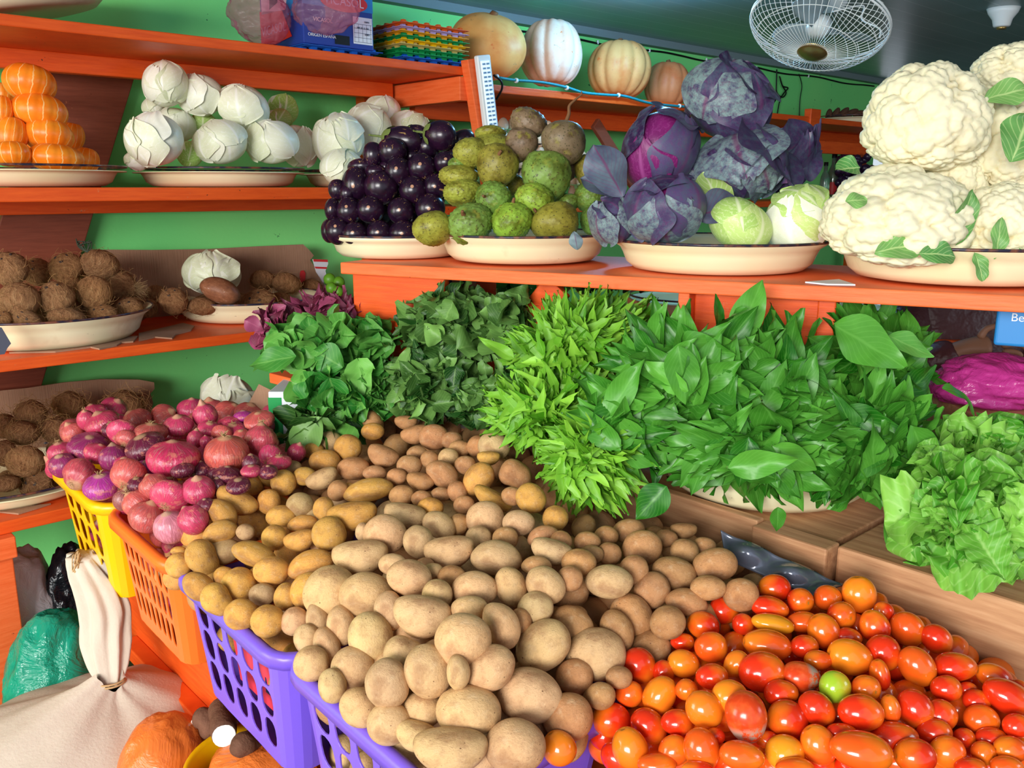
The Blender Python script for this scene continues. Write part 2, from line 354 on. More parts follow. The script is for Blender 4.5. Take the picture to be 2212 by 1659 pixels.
M['steel'] = plain('grey_metal', srgb(120, 124, 130), .35, .5, Metallic=.8)
M['gold'] = plain('gold_metal', srgb(190, 160, 100), .3, .5, Metallic=.9)
M['foam'] = plain('dark_foam_tray', srgb(104, 108, 124), .2, .7, Metallic=.35)
M['black'] = plain('black', srgb(16, 16, 18), .5, .3); M['white'] = plain('white', srgb(235, 238, 240), .5, .3)
M['cable_teal'] = plain('teal_cable', srgb(40, 130, 140), .5, .3)
M['egg'] = NT('egg_shell'); _n = M['egg']; M['egg'] = _n.out(_n.vary(_n.ramp(_n.ornd(), (.2, srgb(206, 150, 110)), (.8, srgb(240, 214, 186))), .06), .5, .3)
M['boxblue'] = plain('printed_blue', srgb(34, 60, 150), .45, .4); M['boxred'] = plain('printed_red', srgb(214, 48, 52), .45, .4); M['boxlight'] = plain('printed_light_blue', srgb(40, 130, 200), .45, .4)
M['boxwhite'] = plain('printed_white', srgb(228, 232, 240), .6, .2); M['boxnavy'] = plain('printed_navy', srgb(18, 28, 78), .5, .3)
def lampmat(name, col, s):
    n = mk(name); n.out(col, .4); n.b.inputs['Emission Color'].default_value = (*col, 1); n.b.inputs['Emission Strength'].default_value = s; return n.m
M['led'] = lampmat('led_panel', (.75, .88, 1.0), .45); M['tubelight'] = lampmat('blue_white_tube', (.25, .62, 1.0), 60.0)
M['maroon'] = NT('maroon_cloth'); _n = M['maroon']; _n.bump(_n.noise(9, 4), .6, .03); M['maroon'] = _n.out(srgb(74, 34, 36), .45, .4)
M['skin'] = plain('skin', srgb(142, 98, 74), .55, .35); M['hair'] = plain('hair', srgb(20, 16, 14), .6, .3)
M['glass'] = plain('bottle_glass', srgb(150, 190, 170), .05, .5, Transmission_Weight=.8)
M['pepper'] = plain('green_pepper_skin', srgb(34, 130, 44), .18, .55); M['lime'] = plain('lime_skin', srgb(100, 160, 40), .4, .4)
n = mk('cassava_bark'); g = n.noise(6, 6, .7); c = n.ramp(g, (.3, srgb(84, 54, 42)), (.7, srgb(138, 96, 74))); n.bump(g, .7, .02); M['bark'] = n.out(c, .8, .15)
M['cassflesh'] = plain('cut_cassava_flesh', srgb(240, 238, 230), .5, .3)

# ---------------- the room ----------------
def structure(name, v, f, mat):
    o = obj(name, mesh(name, v, f, mat, smooth=False)); o['kind'] = 'structure'; return o
v, f = boxtc(-3.5, WALLC, 0, TEND, WALLC + .12, CEIL); structure('wall_left', v, f, M['wall'])
v, f = boxvf(-4, -2.5, -.1, 9, 8.5, 0); structure('floor', v, f, M['floor'])
# ceiling built in its own frame so that the planks run along the wall
v, f = join([boxvf(-3.5, -.4, 0, TEND + .72, WALLC + .12, .08), boxvf(1.0, -4.6, 0, TEND + .72, -.4, .08)]); o = structure('ceiling', v, f, M['ceiling'])
o.location = (0, 0, CEIL); o.rotation_euler.z = math.atan2(D[1], D[0])
v, f = boxtc(TEND + .6, -4.6, 0, TEND + .72, WALLC + .12, CEIL); structure('wall_back', v, f, plain('back_wall_paint', srgb(70, 92, 86), .7, .2))
v, f = boxtc(-3.5, WALLC - .05, CEIL - .035, TEND, WALLC, CEIL); structure('trim_1', v, f, plain('ceiling_batten', srgb(122, 140, 142), .6, .3))

# ---------------- wall rack ----------------
rack = empty('wall_rack', tuple(W(.5, 2.8, 0)), 'long orange painted timber shelving along the green wall', 'shelving')
rl = rack.location.copy()
def part(name, v, f, mat, parent, smooth=False, bev=.003, **kw):
    v = np.asarray(v) - np.array(parent.location) if parent is not None else v
    o = obj(name, mesh(name, v, f, mat, smooth=smooth, **kw), parent)
    if bev: bevel(o, bev)
    return o
BACK = 3.03
for (z, th, t0, t1) in ((2.008, .028, -1.2, 2.05), (1.6, .036, -1.2, 2.05), (1.171, .03, -1.2, 2.05), (.749, .035, -1.2, 1.25)):
    v, f = boxtc(t0, FRONT, z - th, t1, BACK, z); part('shelf_board', v, f, M['orange'], rack)
v, f = boxtc(-1.2, 2.86, 1.925, 2.0, 2.90, 1.98); part('shelf_batten', v, f, M['orange'], rack)
v, f = boxtc(-1.2, 2.96, 1.52, 2.0, 3.0, 1.564); part('shelf_batten', v, f, M['orange'], rack)
v, f = beam(W(2.035, 2.485, 1.935), W(2.035, 2.9, 1.935), .035, .08); part('shelf_bracket', v, f, M['orange_pale'], rack)
a = PC(1013, 128, 2.47); b = PC(1040, 300, 2.47); dd = (b - a) / (a[2] - b[2]); b2 = a + dd * (a[2] - .98)
v, f = beam(a, b2, .045, .04, N); part('post', v, f, M['orange_pale'], rack)
v, f = boxtc(.33, FRONT + .005, 0, .485, FRONT + .07, .714); part('post', v, f, M['orange_pale'], rack)
v, f = boxtc(.40, FRONT - .03, .655, .49, FRONT + .1, .713); part('shelf_batten', v, f, M['orange_pale'], rack)
v, f = boxtc(.30, FRONT + .04, .75, .40, FRONT + .1, 1.141); part('post', v, f, M['orange'], rack)
v, f = boxtc(1.98, BACK, 0, 2.05, BACK + .06, 1.97); part('post', v, f, M['orange'], rack)
q = [PC(100, 132, 3.06), PC(296, 150, 3.06), PC(28, 1040, 3.06), PC(-160, 1040, 3.06)]
v = np.vstack([q, [p + N * .025 for p in q]]); f = [(0, 1, 2, 3), (7, 6, 5, 4), (0, 4, 5, 1), (1, 5, 6, 2), (2, 6, 7, 3), (3, 7, 4, 0)]
tag(part('brace_board', v, f, M['redwood'], rack), 'dull red slanting board')

rk2 = empty('upper_wall_shelf', tuple(W(4, 2.8, 1.9)), 'orange upper wall shelf carrying the big pumpkins, right of the leaning post', 'shelf')
v, f = boxtc(2.08, FRONT, 1.932, 5.95, BACK, 1.96); part('shelf_board', v, f, M['orange'], rk2)
v, f = boxtc(2.1, 2.86, 1.86, 5.9, 2.9, 1.932); part('shelf_batten', v, f, M['orange'], rk2)
v, f = boxtc(3.6, FRONT + .01, 1.78, 5.95, FRONT + .04, 1.845); part('shelf_batten', v, f, M['orange'], rk2)
v, f = boxtc(4.36, FRONT - .01, 1.90, 4.46, FRONT + .03, 2.0); part('shelf_end', v, f, M['orange'], rk2)
a = PC(1285, 265, 2.6); b = PC(1335, 345, 2.6); v, f = beam(a, a + (b - a) * 2.5, .05, .02, N); part('brace_board', v, f, M['redwood'], rk2)
v, f = boxtc(2.5, 2.55, 1.50, 5.95, BACK, 1.53); part('shelf_board', v, f, M['orange'], rk2)
v, f = boxtc(5.9, 2.95, 0, 5.96, BACK, 1.93); part('post', v, f, M['orange'], rk2)

# ---------------- plate counter ----------------
CA = np.array([-.447, 2.30, 0]); CU = np.array([.8815, -.4722, 0]); CV = np.array([.4722, .8815, 0]); CZ = 1.41
def K(s, w, z): return CA + CU * s + CV * w + UP * z
def boxk(s0, w0, z0, s1, w1, z1):
    v, f = boxvf(s0, w0, z0, s1, w1, z1); return CA + np.outer(v[:, 0], CU) + np.outer(v[:, 1], CV) + np.outer(v[:, 2], UP), f
counter = empty('plate_counter', tuple(K(1, .25, 0)), 'orange raised timber counter holding the four heaped basins', 'counter')
v, f = boxk(0, 0, CZ - .03, 2.05, .52, CZ); part('counter_board', v, f, M['orange_pale'], counter)
v, f = boxk(.015, .03, 1.06, .30, .05, CZ - .03); part('front_panel', v, f, M['orange'], counter)
v, f = boxk(.0, .06, 1.06, .02, .50, CZ - .03); part('side_panel', v, f, M['orange'], counter)
v, f = boxk(.905, .012, 1.06, .93, .2, CZ - .03); part('post', v, f, M['orange_pale'], counter)
v, f = boxk(.93, .05, 1.06, 1.19, .07, CZ - .03); part('front_panel', v, f, M['orange'], counter)
v, f = boxk(1.19, .03, 1.06, 1.225, .08, CZ - .03); part('post', v, f, M['orange'], counter)
v, f = boxk(.36, .42, 0, .43, .46, CZ - .03); part('post', v, f, M['orange'], counter)
v, f = boxk(1.9, .42, 0, 1.97, .46, CZ - .03); part('post', v, f, M['orange'], counter)
a = K(.58, .10, CZ - .04); v, f = beam(a, a - CU * .14 - UP * .17, .02, .075, (0, 0, 1)); part('brace', v, f, M['orange'], counter)

# lower table: sloped board under the baskets, raised bed, bin boards
tb = empty('display_table', tuple(W(1.1, 1.3, 0)), 'orange timber display table under the coloured plastic baskets', 'table')
def zb(c): return .605 + (c - .8) * .0467
v = np.vstack([W(.70, .1, zb(.1)), W(1.42, .1, zb(.1)), W(1.42, 2.36, zb(2.36)), W(.70, 2.36, zb(2.36))]); v = np.vstack([v - UP * .03, v])
part('table_board', v, [(0, 3, 2, 1), (4, 5, 6, 7), (0, 1, 5, 4), (1, 2, 6, 5), (2, 3, 7, 6), (3, 0, 4, 7)], M['orange'], tb)
v, f = boxtc(.70, 1.75, 0, .72, 2.3, .57); part('front_panel', v, f, M['orange'], tb)
v, f = boxtc(.66, 1.76, .40, .70, 2.25, .44); part('rail', v, f, M['orange'], tb)
v, f = boxtc(.95, .86, .75, 1.40, 2.30, .79); part('raised_bed', v, f, M['timber'], tb)
v, f = boxtc(1.42, .86, .6, 1.445, 2.33, .975); part('back_board', v, f, M['timber'], tb)
for (t_, c_) in ((1.3, .4), (1.3, 2.2)):
    v, f = boxtc(t_, c_, 0, t_ + .06, c_ + .06, .57); part('post', v, f, M['orange'], tb)
# thick sawn planks behind the tomatoes
pk = tag(obj('bin_plank', mesh('bin_plank', *boxtc(1.425, -.2, .60, 1.60, .70, .972), M['timber'], smooth=False)), 'thick bare sawn plank behind the tomatoes, under the lettuce', 'plank'); bevel(pk, .006)
pk = tag(obj('bin_plank', mesh('bin_plank', *boxtc(1.40, .706, .60, 1.45, .86, .970), M['timber'], smooth=False)), 'short bare board behind the bent grey foam tray', 'plank'); bevel(pk, .004)
# greens shelf
gs = empty('greens_shelf', tuple(W(1.8, 1.2, 0)), 'orange timber shelf beneath the bunches of leafy greens', 'shelf')
v, f = boxtc(1.61, -.2, .93, 2.2, .70, .965); part('shelf_board', v, f, M['timber'], gs)
v, f = boxtc(1.45, .72, .93, 2.2, 2.05, .965); part('shelf_board', v, f, M['timber'], gs)
v, f = boxtc(2.1, -.1, 0, 2.16, -.04, .93); part('post', v, f, M['orange'], gs)
v, f = boxtc(2.1, 1.9, 0, 2.16, 1.96, .93); part('post', v, f, M['orange'], gs)
p0 = PZ(543, 830, 1.09); p1 = PZ(680, 862, 1.09)
v, f = beam(p0 + np.array([.10, .16, 0]), p1 + np.array([.10, .14, 0]), .22, .028); part('shelf_board', v, f, M['orange_pale'], gs)
v, f = beam(p0 + np.array([.17, .16, -.02]), p0 + np.array([.17, .16, -1.07]), .04, .04, (0, 1, 0)); part('post', v, f, M['orange'], gs)
# back shelf seen under the counter
bs = empty('back_shelf', tuple(W(2.3, 2.0, 0)), 'orange shelf seen in the gap under the plate counter', 'shelf')
v, f = boxk(.15, .85, 1.165, 1.5, 1.35, 1.19); part('shelf_board', v, f, M['orange'], bs)
for s in (.2, 1.4):
    v, f = boxk(s, 1.2, 0, s + .05, 1.25, 1.165); part('post', v, f, M['orange'], bs)

# ---------------- enamel basins ----------------
_bas = {}
def basin(center, Rr, label, cat='basin', h=.056, tilt=None, group=None, mat='enamel'):
    key = (round(Rr, 3), h, mat)
    if key not in _bas:
        pr = [(.001, 0), (.68 * Rr, 0), (.78 * Rr, .004), (.85 * Rr, .018), (.885 * Rr, .040), (.91 * Rr, .052), (.995 * Rr, h - .004), (1.0 * Rr, h), (.985 * Rr, h), (.895 * Rr, .056),
              (.87 * Rr, .042), (.835 * Rr, .021), (.77 * Rr, .009), (.68 * Rr, .005), (.001, .005)]
        pr = [(r, z * h / .07 if z < .06 else z) for r, z in pr]; v, f = lathe(pr, 64); a = mesh('basin', v, f, M[mat])
        th = np.linspace(0, 2 * math.pi, 65); v, f = tube(np.stack([Rr * .998 * np.cos(th), Rr * .998 * np.sin(th), np.full(65, h)], 1), .0034, 6, False)
        _bas[key] = (a, mesh('rim', v, f, M['rim']))
    o = obj('enamel_basin', _bas[key][0]); tag(o, label, cat, group); r = obj('rim', _bas[key][1], o); r['label'] = 'dark worn rim'
    o.location = center; o.rotation_euler.z = random.uniform(0, 6)
    if tilt: o.rotation_euler = tilt
    return o

def on(px, py, c, z):  # point on a wall shelf under this column of the picture
    p = PC(px, py, c); p[2] = z; return p
B1 = on(45, 385, 2.79, 1.601); basin(B1, .275, 'cream enamel basin heaped with small striped orange pumpkins')
B2 = on(477, 385, 2.77, 1.601); basin(B2, .262, 'clean cream enamel basin under the heap of white cabbages on the middle wall shelf')
B3 = on(800, 390, 2.77, 1.601); basin(B3, .25, 'shaded enamel basin under the white cabbages behind the eggplants')
B4 = on(108, 730, 2.76, 1.172); basin(B4, .285, 'cream enamel basin full of coconuts at the left end of its shelf', h=.085)
B5 = on(540, 700, 2.80, 1.172); basin(B5, .25, 'cream enamel basin of coconuts with a white cabbage on top', h=.07)
B6 = on(30, 1090, 2.77, .75); basin(B6, .27, 'cream enamel basin of hairy dark coconuts on the bottom shelf')
B7 = on(500, 980, 2.77, .75); basin(B7, .24, 'enamel basin of limes on the bottom shelf behind the red onions')
o = basin(on(30, 0, 2.80, 2.055), .27, 'old tilted enamel basin lying on the top shelf', h=.075); o.rotation_euler = (.0, math.radians(0), 0)
ax = Matrix.Rotation(math.radians(-11), 4, Vector(tuple(N))); o.matrix_world = Matrix.Translation(o.location) @ ax
def onk(px, py, w, z=CZ + .001):
    # point on the counter at depth w behind its front edge, under this column
    r, _ = ray(px, py); nn = CV; k = (CA @ nn + w) / (r @ nn); p = CAM + r * k; p[2] = z; return p
D1 = onk(862, 545, .255); basin(D1, .205, 'cream enamel basin heaped with eggplants at the left end of the plate counter', h=.062)
D2 = onk(1131, 545, .262, CZ + .004); basin(D2, .235, 'cream enamel basin heaped with soursops on the plate counter', h=.07)
D3 = onk(1550, 555, .27); basin(D3, .253, 'cream enamel basin of red and green cabbages on the plate counter', h=.07)
D4 = onk(2075, 570, .27, CZ + .004); basin(D4, .262, 'blue-rimmed enamel basin of cauliflowers at the right end of the counter', h=.074)
E1 = PZ(1655, 1090, .97); E1 = np.array([.555, 1.84, .966]); basin(E1, .25, 'cream enamel basin under the dark green leafy bunches', h=.075)
F1 = K(.62, 1.1, 1.19); basin(F1, .22, 'enamel basin of green peppers seen below the counter')
F2 = K(1.08, 1.1, 1.19); basin(F2, .21, 'enamel basin of dark cucumbers in the shade below the counter')
G1 = on(1845, 262, 2.74, 1.961); basin(G1, .25, 'enamel basin of brown roots on the far upper shelf')

# ---------------- plastic baskets ----------------
def basket(name, t0, c0, t1, c1, rimz, h, mat, rows, cols, hw, hh, label, endslots):
    """perforated basket; the two long faces (towards the aisle and away) carry rows x cols of slots"""
    L, Wd = t1 - t0, c1 - c0; rc = .045; bot = .84
    segs = []  # (perimeter points, kind)
    def pline(a, b, k, kind):
        return [((a[0] + (b[0] - a[0]) * i / k, a[1] + (b[1] - a[1]) * i / k), (a[0] + (b[0] - a[0]) * (i + 1) / k, a[1] + (b[1] - a[1]) * (i + 1) / k), kind) for i in range(k)]
    def arc(cx, cy, a0):
        p = [(cx + rc * math.cos(a0 + j * math.pi / 8), cy + rc * math.sin(a0 + j * math.pi / 8)) for j in range(5)]
        return [(p[j], p[j + 1], 's') for j in range(4)]
    x, y = L / 2, Wd / 2
    segs += pline((x, -y + rc), (x, y - rc), cols, 'h') + arc(x - rc, y - rc, 0)
    segs += pline((x - rc, y), (-x + rc, y), 3, 'e') + arc(-x + rc, y - rc, math.pi / 2)
    segs += pline((-x, y - rc), (-x, -y + rc), cols, 'h') + arc(-x + rc, -y + rc, math.pi)
    segs += pline((-x + rc, -y), (x - rc, -y), 3, 'e') + arc(x - rc, -y + rc, 1.5 * math.pi)
    V = []; Fc = []
    def pos(a, b, s, u):
        px_, py_ = a[0] + (b[0] - a[0]) * s, a[1] + (b[1] - a[1]) * s
        k = bot + (1 - bot) * u; return (px_ * k, py_ * k, h * u)
    rect = [(i / 4, 0) for i in range(4)] + [(1, i / 4) for i in range(4)] + [(1 - i / 4, 1) for i in range(4)] + [(0, 1 - i / 4) for i in range(4)]
    angs = [math.atan2(q[1] - .5, q[0] - .5) for q in rect]
    band0, band1 = .10, .90
    for (a, b, kind) in segs:
        for r in range(-1, rows + 1):
            if r == -1: u0, u1 = 0, band0
            elif r == rows: u0, u1 = band1, 1
            else: u0 = band0 + (band1 - band0) * r / rows; u1 = band0 + (band1 - band0) * (r + 1) / rows
            n0 = len(V); V += [pos(a, b, q[0], u0 + (u1 - u0) * q[1]) for q in rect]
            hole = (kind == 'h' and 0 <= r < rows) or (kind == 'e' and r in endslots and a[0] * b[0] < 0)
            if hole:
                wq, hq = (hw, hh) if kind == 'h' else (.44, .36)
                V += [pos(a, b, .5 + wq * math.copysign(abs(math.cos(g)) ** .8, math.cos(g)), u0 + (u1 - u0) * (.5 + hq * math.copysign(abs(math.sin(g)) ** .8, math.sin(g)))) for g in angs]
                Fc += [(n0 + i, n0 + (i + 1) % 16, n0 + 16 + (i + 1) % 16, n0 + 16 + i) for i in range(16)]
            else: Fc.append(tuple(range(n0, n0 + 16)))
    # bottom
    n0 = len(V); V += [(a[0] * bot, a[1] * bot, 0) for a, b, k in segs]; Fc.append(tuple(range(n0, len(V)))[::-1])
    me = mesh('basket_wall', V, Fc, M[mat], smooth=False)
    import bmesh
    bm = bmesh.new(); bm.from_mesh(me); bmesh.ops.remove_doubles(bm, verts=bm.verts, dist=1e-5); bmesh.ops.recalc_face_normals(bm, faces=bm.faces); bm.to_mesh(me); bm.free()
    o = obj(name, me); s = o.modifiers.new('solid', 'SOLIDIFY'); s.thickness = .0032; s.offset = 0; bevel(o, .0012, 1)
    tag(o, label, 'basket')
    # rolled rim
    P_ = np.array([a for a, b, k in segs]); m = len(P_)
    cen = P_.mean(0); nrm = []
    for i in range(m):
        tdir = P_[(i + 1) % m] - P_[i - 1]; nn = np.array([tdir[1], -tdir[0]]); nn /= np.linalg.norm(nn); nrm.append(nn if nn @ (P_[i] - cen) > 0 else -nn)
    nrm = np.array(nrm); sec = [(-.003, -.004), (-.003, .003), (.003, .007), (.013, .006), (.018, .0), (.019, -.018), (.016, -.018), (.013, -.004)]
    V = []; k = len(sec)
    for i in range(m): V += [(P_[i][0] + nrm[i][0] * a, P_[i][1] + nrm[i][1] * a, h + b) for a, b in sec]
    Fc = [(i * k + j, i * k + (j + 1) % k, ((i + 1) % m) * k + (j + 1) % k, ((i + 1) % m) * k + j) for i in range(m) for j in range(k)]
    obj('rim', mesh('rim', V, Fc, M[mat]), o)
    ctr = W((t0 + t1) / 2, (c0 + c1) / 2, rimz - h)
    Mx = Matrix(((D[0], N[0], 0, 0), (D[1], N[1], 0, 0), (0, 0, 1, 0), (0, 0, 0, 1)))
    o.matrix_world = Matrix.Translation(Vector(tuple(ctr))) @ Mx @ Matrix.Rotation(math.atan(.0467), 4, 'X')
    return o
basket('storage_basket', .565, 1.975, .90, 2.315, .918, .245, 'pl_yellow', 3, 4, .36, .44, 'yellow slotted plastic basket filled with red onions', (1,))
basket('storage_basket', .580, 1.62, .91, 1.965, .893, .245, 'pl_orange', 3, 8, .33, .44, 'orange slotted plastic basket between the yellow and purple ones', (1,))
basket('storage_basket', .590, 1.205, .92, 1.612, .868, .250, 'pl_purple', 3, 5, .36, .45, 'purple slotted plastic basket of potatoes standing next to the orange basket', (1,))
basket('storage_basket', .600, .79, .93, 1.197, .848, .250, 'pl_purple', 3, 5, .36, .45, 'nearest purple slotted plastic basket, under the largest pale potatoes', (1,))
# black crate under the tomatoes
crv = []
def crate(t0, c0, t1, c1, z0, z1, th, mat):
    parts = [boxtc(t0, c0, z0, t1, c1, z0 + th), boxtc(t0, c0, z0, t0 + th, c1, z1), boxtc(t1 - th, c0, z0, t1, c1, z1), boxtc(t0, c0, z0, t1, c0 + th, z1), boxtc(t0, c1 - th, z0, t1, c1, z1)]
    return join(parts)
v, f = crate(.95, .0, 1.40, .785, .63, .79, .012, 'pl_black'); o = tag(obj('tomato_crate', mesh('tomato_crate', v, f, M['pl_black'], smooth=False)), 'black plastic crate holding the heap of tomatoes', 'crate')

# ---------------- produce meshes ----------------
def potato_mesh(seed, bend=0., knob=0., lv=4):
    v, f = ico(lv); r = 1 + .05 * noise(v, 1.6, seed, 2) + .018 * noise(v, 5, seed + 50, 2)
    if knob: r += knob * (.5 * np.sin(v[:, 0] * 3.2 + seed) + .4 * noise(v, 2.6, seed + 9, 1))
    for d in fib(9, .3, seed)[:5]: r -= .035 * np.exp(-((v - d) ** 2).sum(1) / .012)
    v = v * r[:, None]; v[:, 1] += bend * (v[:, 0] ** 2 - .4)
    v -= (v.max(0) + v.min(0)) / 2; v /= (v.max(0) - v.min(0)) / 2
    return mesh('potato', v, f, M['potato'])
POT = [potato_mesh(i) for i in range(7)] + [potato_mesh(20, .25), potato_mesh(21, .18, .05), potato_mesh(22, 0, .16), potato_mesh(23, .12, .2)]
def tomato_mesh(seed, k=0., mat='tomato'):
    v, f = ico(4); r = 1 + .03 * noise(v, 1.8, seed, 2); v = v * r[:, None]
    v[:, 0] = np.sign(v[:, 0]) * np.abs(v[:, 0]) ** 1.0
    taper = 1 + k * v[:, 0]; v[:, 1] *= taper; v[:, 2] *= taper
    d = np.sqrt(v[:, 1] ** 2 + v[:, 2] ** 2); v[:, 0] -= np.where(v[:, 0] > 0, .10 * np.exp(-d ** 2 / .02), 0)
    v /= (v.max(0) - v.min(0)) / 2
    return mesh('tomato', v, f, M[mat])
TOM = [tomato_mesh(1), tomato_mesh(2, .08), tomato_mesh(3, -.08), tomato_mesh(4, .04)]; TOMM = tomato_mesh(9, -.12, 'mould')
def onion_mesh(seed, neck=.0, lump=.0):
    v, f = ico(4); z = v[:, 2].copy(); r = 1 + .03 * noise(v, 2, seed, 2) + lump * noise(v, 3.5, seed + 3, 3)
    rr = np.sqrt(v[:, 0] ** 2 + v[:, 1] ** 2); v = v * r[:, None]
    tip = np.exp(-(rr / .26) ** 2) * (z > 0); v[:, 2] += tip * (.10 + neck); v[:, 2] += -.06 * np.exp(-(rr / .2) ** 2) * (z < 0) * -1
    sq = np.where(z > .75, .85, 1); v[:, 0] *= sq; v[:, 1] *= sq
    ang = np.arctan2(v[:, 1], v[:, 0]); v[:, :2] *= (1 + .012 * np.sin(ang * 9 + seed))[:, None]
    return mesh('onion', v, f, M['onion'])
ONI = [onion_mesh(1), onion_mesh(2, .15), onion_mesh(3, .3), onion_mesh(4, .05, .04), onion_mesh(5, .1, .10)]
def strands(n, seed, spread, length, r=.008, org=(0, 0, -1), dirn=(0, 0, -1), curl=.6, patch=.1, seg=7):
    g = np.random.default_rng(seed); parts = []
    for _ in range(n):
        p = np.array(org, float) + g.normal(size=3) * patch; d = np.array(dirn, float) + g.normal(size=3) * spread; d /= np.linalg.norm(d)
        pts = [p]; L = length * g.uniform(.5, 1.2)
        for _ in range(seg): d = d + g.normal(size=3) * curl / seg * 2.2; d /= np.linalg.norm(d); p = p + d * L / seg; pts.append(p)
        parts.append(tube(pts, np.linspace(r, r * .4, seg + 1), 3, False))
    return join(parts)
OROOT = mesh('roots', *strands(22, 3, .7, .5, .014, (0, 0, -.93), (0, 0, -1), .9, .07), M['root'])
ODRY = mesh('dry_neck', *strands(14, 4, .5, .45, .03, (0, 0, 1.05), (0, 0, 1), .7, .05, 4), M['root'])
def coconut_mesh(seed, pt=.0):
    v, f = ico(4); r = 1 + .03 * noise(v, 2, seed, 2) + .02 * noise(v, 9, seed + 7, 2); v = v * r[:, None]
    v[:, 2] += pt * np.exp(-(v[:, 0] ** 2 + v[:, 1] ** 2) / .12) * (v[:, 2] > 0)
    v /= (v.max(0) - v.min(0)) / 2
    return mesh('coconut', v, f, M['coconut'])
COC = [coconut_mesh(1), coconut_mesh(2, .15), coconut_mesh(3, .3)]
def surf_hair(seed, n, L, base=1.0, r=.006, curl=1.1):
    g = np.random.default_rng(seed); parts = []
    for d in fib(n, .25, seed):
        t = g.normal(size=3); t -= d * (t @ d); t /= np.linalg.norm(t); p = d * base; q = t + d * g.uniform(.0, .5); pts = [p]
        for _ in range(6): q = q + g.normal(size=3) * curl / 5 - p * .12; q /= np.linalg.norm(q); p = p + q * L * g.uniform(.6, 1.1) / 6; pts.append(p)
        parts.append(tube(pts, r, 3, False))
    return join(parts)
CHAIR = [mesh('husk_fibre', *surf_hair(5, 110, .9, 1.0, .009), M['fibre']), mesh('husk_fibre', *surf_hair(6, 220, 1.3, .98, .010), M['fibre'])]
_e = []
for a in (0, 2.1, 4.2):
    d = np.array([math.cos(a) * .30, math.sin(a) * .30, .93]); v, f = ico(2); _e.append((v * [.13, .13, .05] + d * [1, 1, .985], f))
CEYE = mesh('germination_eyes', *join(_e), M['cocoeye'])
TUFT = mesh('husk_tuft', *strands(120, 8, .28, .75, .012, (0, 0, .85), (0, 0, 1), .35, .14), M['root'])
def egg_mesh(seed):
    v, f = ico(4); v = v * (1 + .02 * noise(v, 1.5, seed, 1))[:, None]; z = v[:, 2]; v[:, :2] *= (1 + .12 * z)[:, None]
    v /= (v.max(0) - v.min(0)) / 2
    return mesh('eggplant', v, f, M['eggplant'])
EGP = [egg_mesh(1), egg_mesh(2), egg_mesh(3)]
def calyx():
    parts = []
    v, f = ico(3); k = v[:, 2] < -.70; r = np.ones(len(v)) * 1.03
    th = np.arctan2(v[:, 1], v[:, 0]); lim = -.72 + .22 * np.abs(np.sin(th * 2.5))
    ff = [q for q in f if all(v[i][2] < lim[i] + .1 for i in q)]; parts.append((v * 1.035, ff))
    parts.append(tube(smooth_path([(0, 0, -1.0), (.03, 0, -1.2), (.12, .02, -1.45), (.28, .0, -1.6)]), np.linspace(.09, .065, 25), 8))
    return mesh('calyx', *join(parts), M['calyx'])
CAL = calyx()
def soursop_mesh(seed, heart=0., spike=.05, bend=.0):
    v, f = ico(5); d0 = v.copy(); r = 1 + .14 * noise(v, 1.6, seed, 2)
    if heart: r -= heart * np.exp(-((d0 - np.array([0, .0, 1])) ** 2).sum(1) / .10)
    C = fib(170, .05, seed); dm = (d0 @ C.T).max(1); ang = np.arccos(np.clip(dm, -1, 1)); r += spike * np.exp(-(ang / .045) ** 2) + spike * .25 * np.exp(-(ang / .1) ** 2)
    v = v * r[:, None]; v[:, 0] += bend * v[:, 2] ** 2
    v[:, :2] *= (1 + .08 * v[:, 2])[:, None]; v /= (v.max(0) - v.min(0)) / 2
    return mesh('soursop', v, f, M['soursop'])
SOU = [soursop_mesh(1), soursop_mesh(2, .12, .03, .1), soursop_mesh(3, .0, .06), soursop_mesh(4, .38, .03), soursop_mesh(5, .2, .015, .15)]
SST = mesh('stalk', *tube(smooth_path([(0, 0, .85), (0, .03, 1.05), (.05, .05, 1.25)]), np.linspace(.11, .06, 17), 8), M['stemd'])
SSTL = mesh('long_stalk', *join([tube(smooth_path([(0, 0, .85), (.05, 0, 1.2), (.02, .05, 1.55), (.25, .05, 1.9), (.45, .02, 2.15), (.42, 0, 2.3)]), np.linspace(.09, .025, 41), 8),
    tube(smooth_path([(.40, .03, 2.1), (.55, .05, 2.12), (.75, .02, 2.1)]), .02, 5)]), M['stemd'])
def pumpkin_mesh(seed, ribs=10, depth=.07, mat='pumpkin', lump=.03, dim=.22):
    v, f = ico(5); th = np.arctan2(v[:, 1], v[:, 0]); rr = np.sqrt(v[:, 0] ** 2 + v[:, 1] ** 2)
    r = 1 - depth * (1 - np.abs(np.sin(th * ribs / 2))) ** 1.5 * rr + lump * noise(v, 1.6, seed, 2)
    v = v * r[:, None]; v[:, 2] -= np.sign(v[:, 2]) * dim * np.exp(-(rr / .35) ** 2); v /= (v.max(0) - v.min(0)) / 2
    return mesh('pumpkin', v, f, M[mat])
PUM = [pumpkin_mesh(1, 9, .03, lump=.08, dim=.05), pumpkin_mesh(2, 11, .10), pumpkin_mesh(3, 12, .08), pumpkin_mesh(4, 11, .06)]
MPU = [pumpkin_mesh(5, 12, .03, 'minipump', .02), pumpkin_mesh(6, 12, .03, 'minipump', .03)]
PST = mesh('stalk', *tube(smooth_path([(0, 0, .7), (.02, 0, .95), (.08, 0, 1.12)]), np.linspace(.13, .09, 17), 8), M['stemd'])
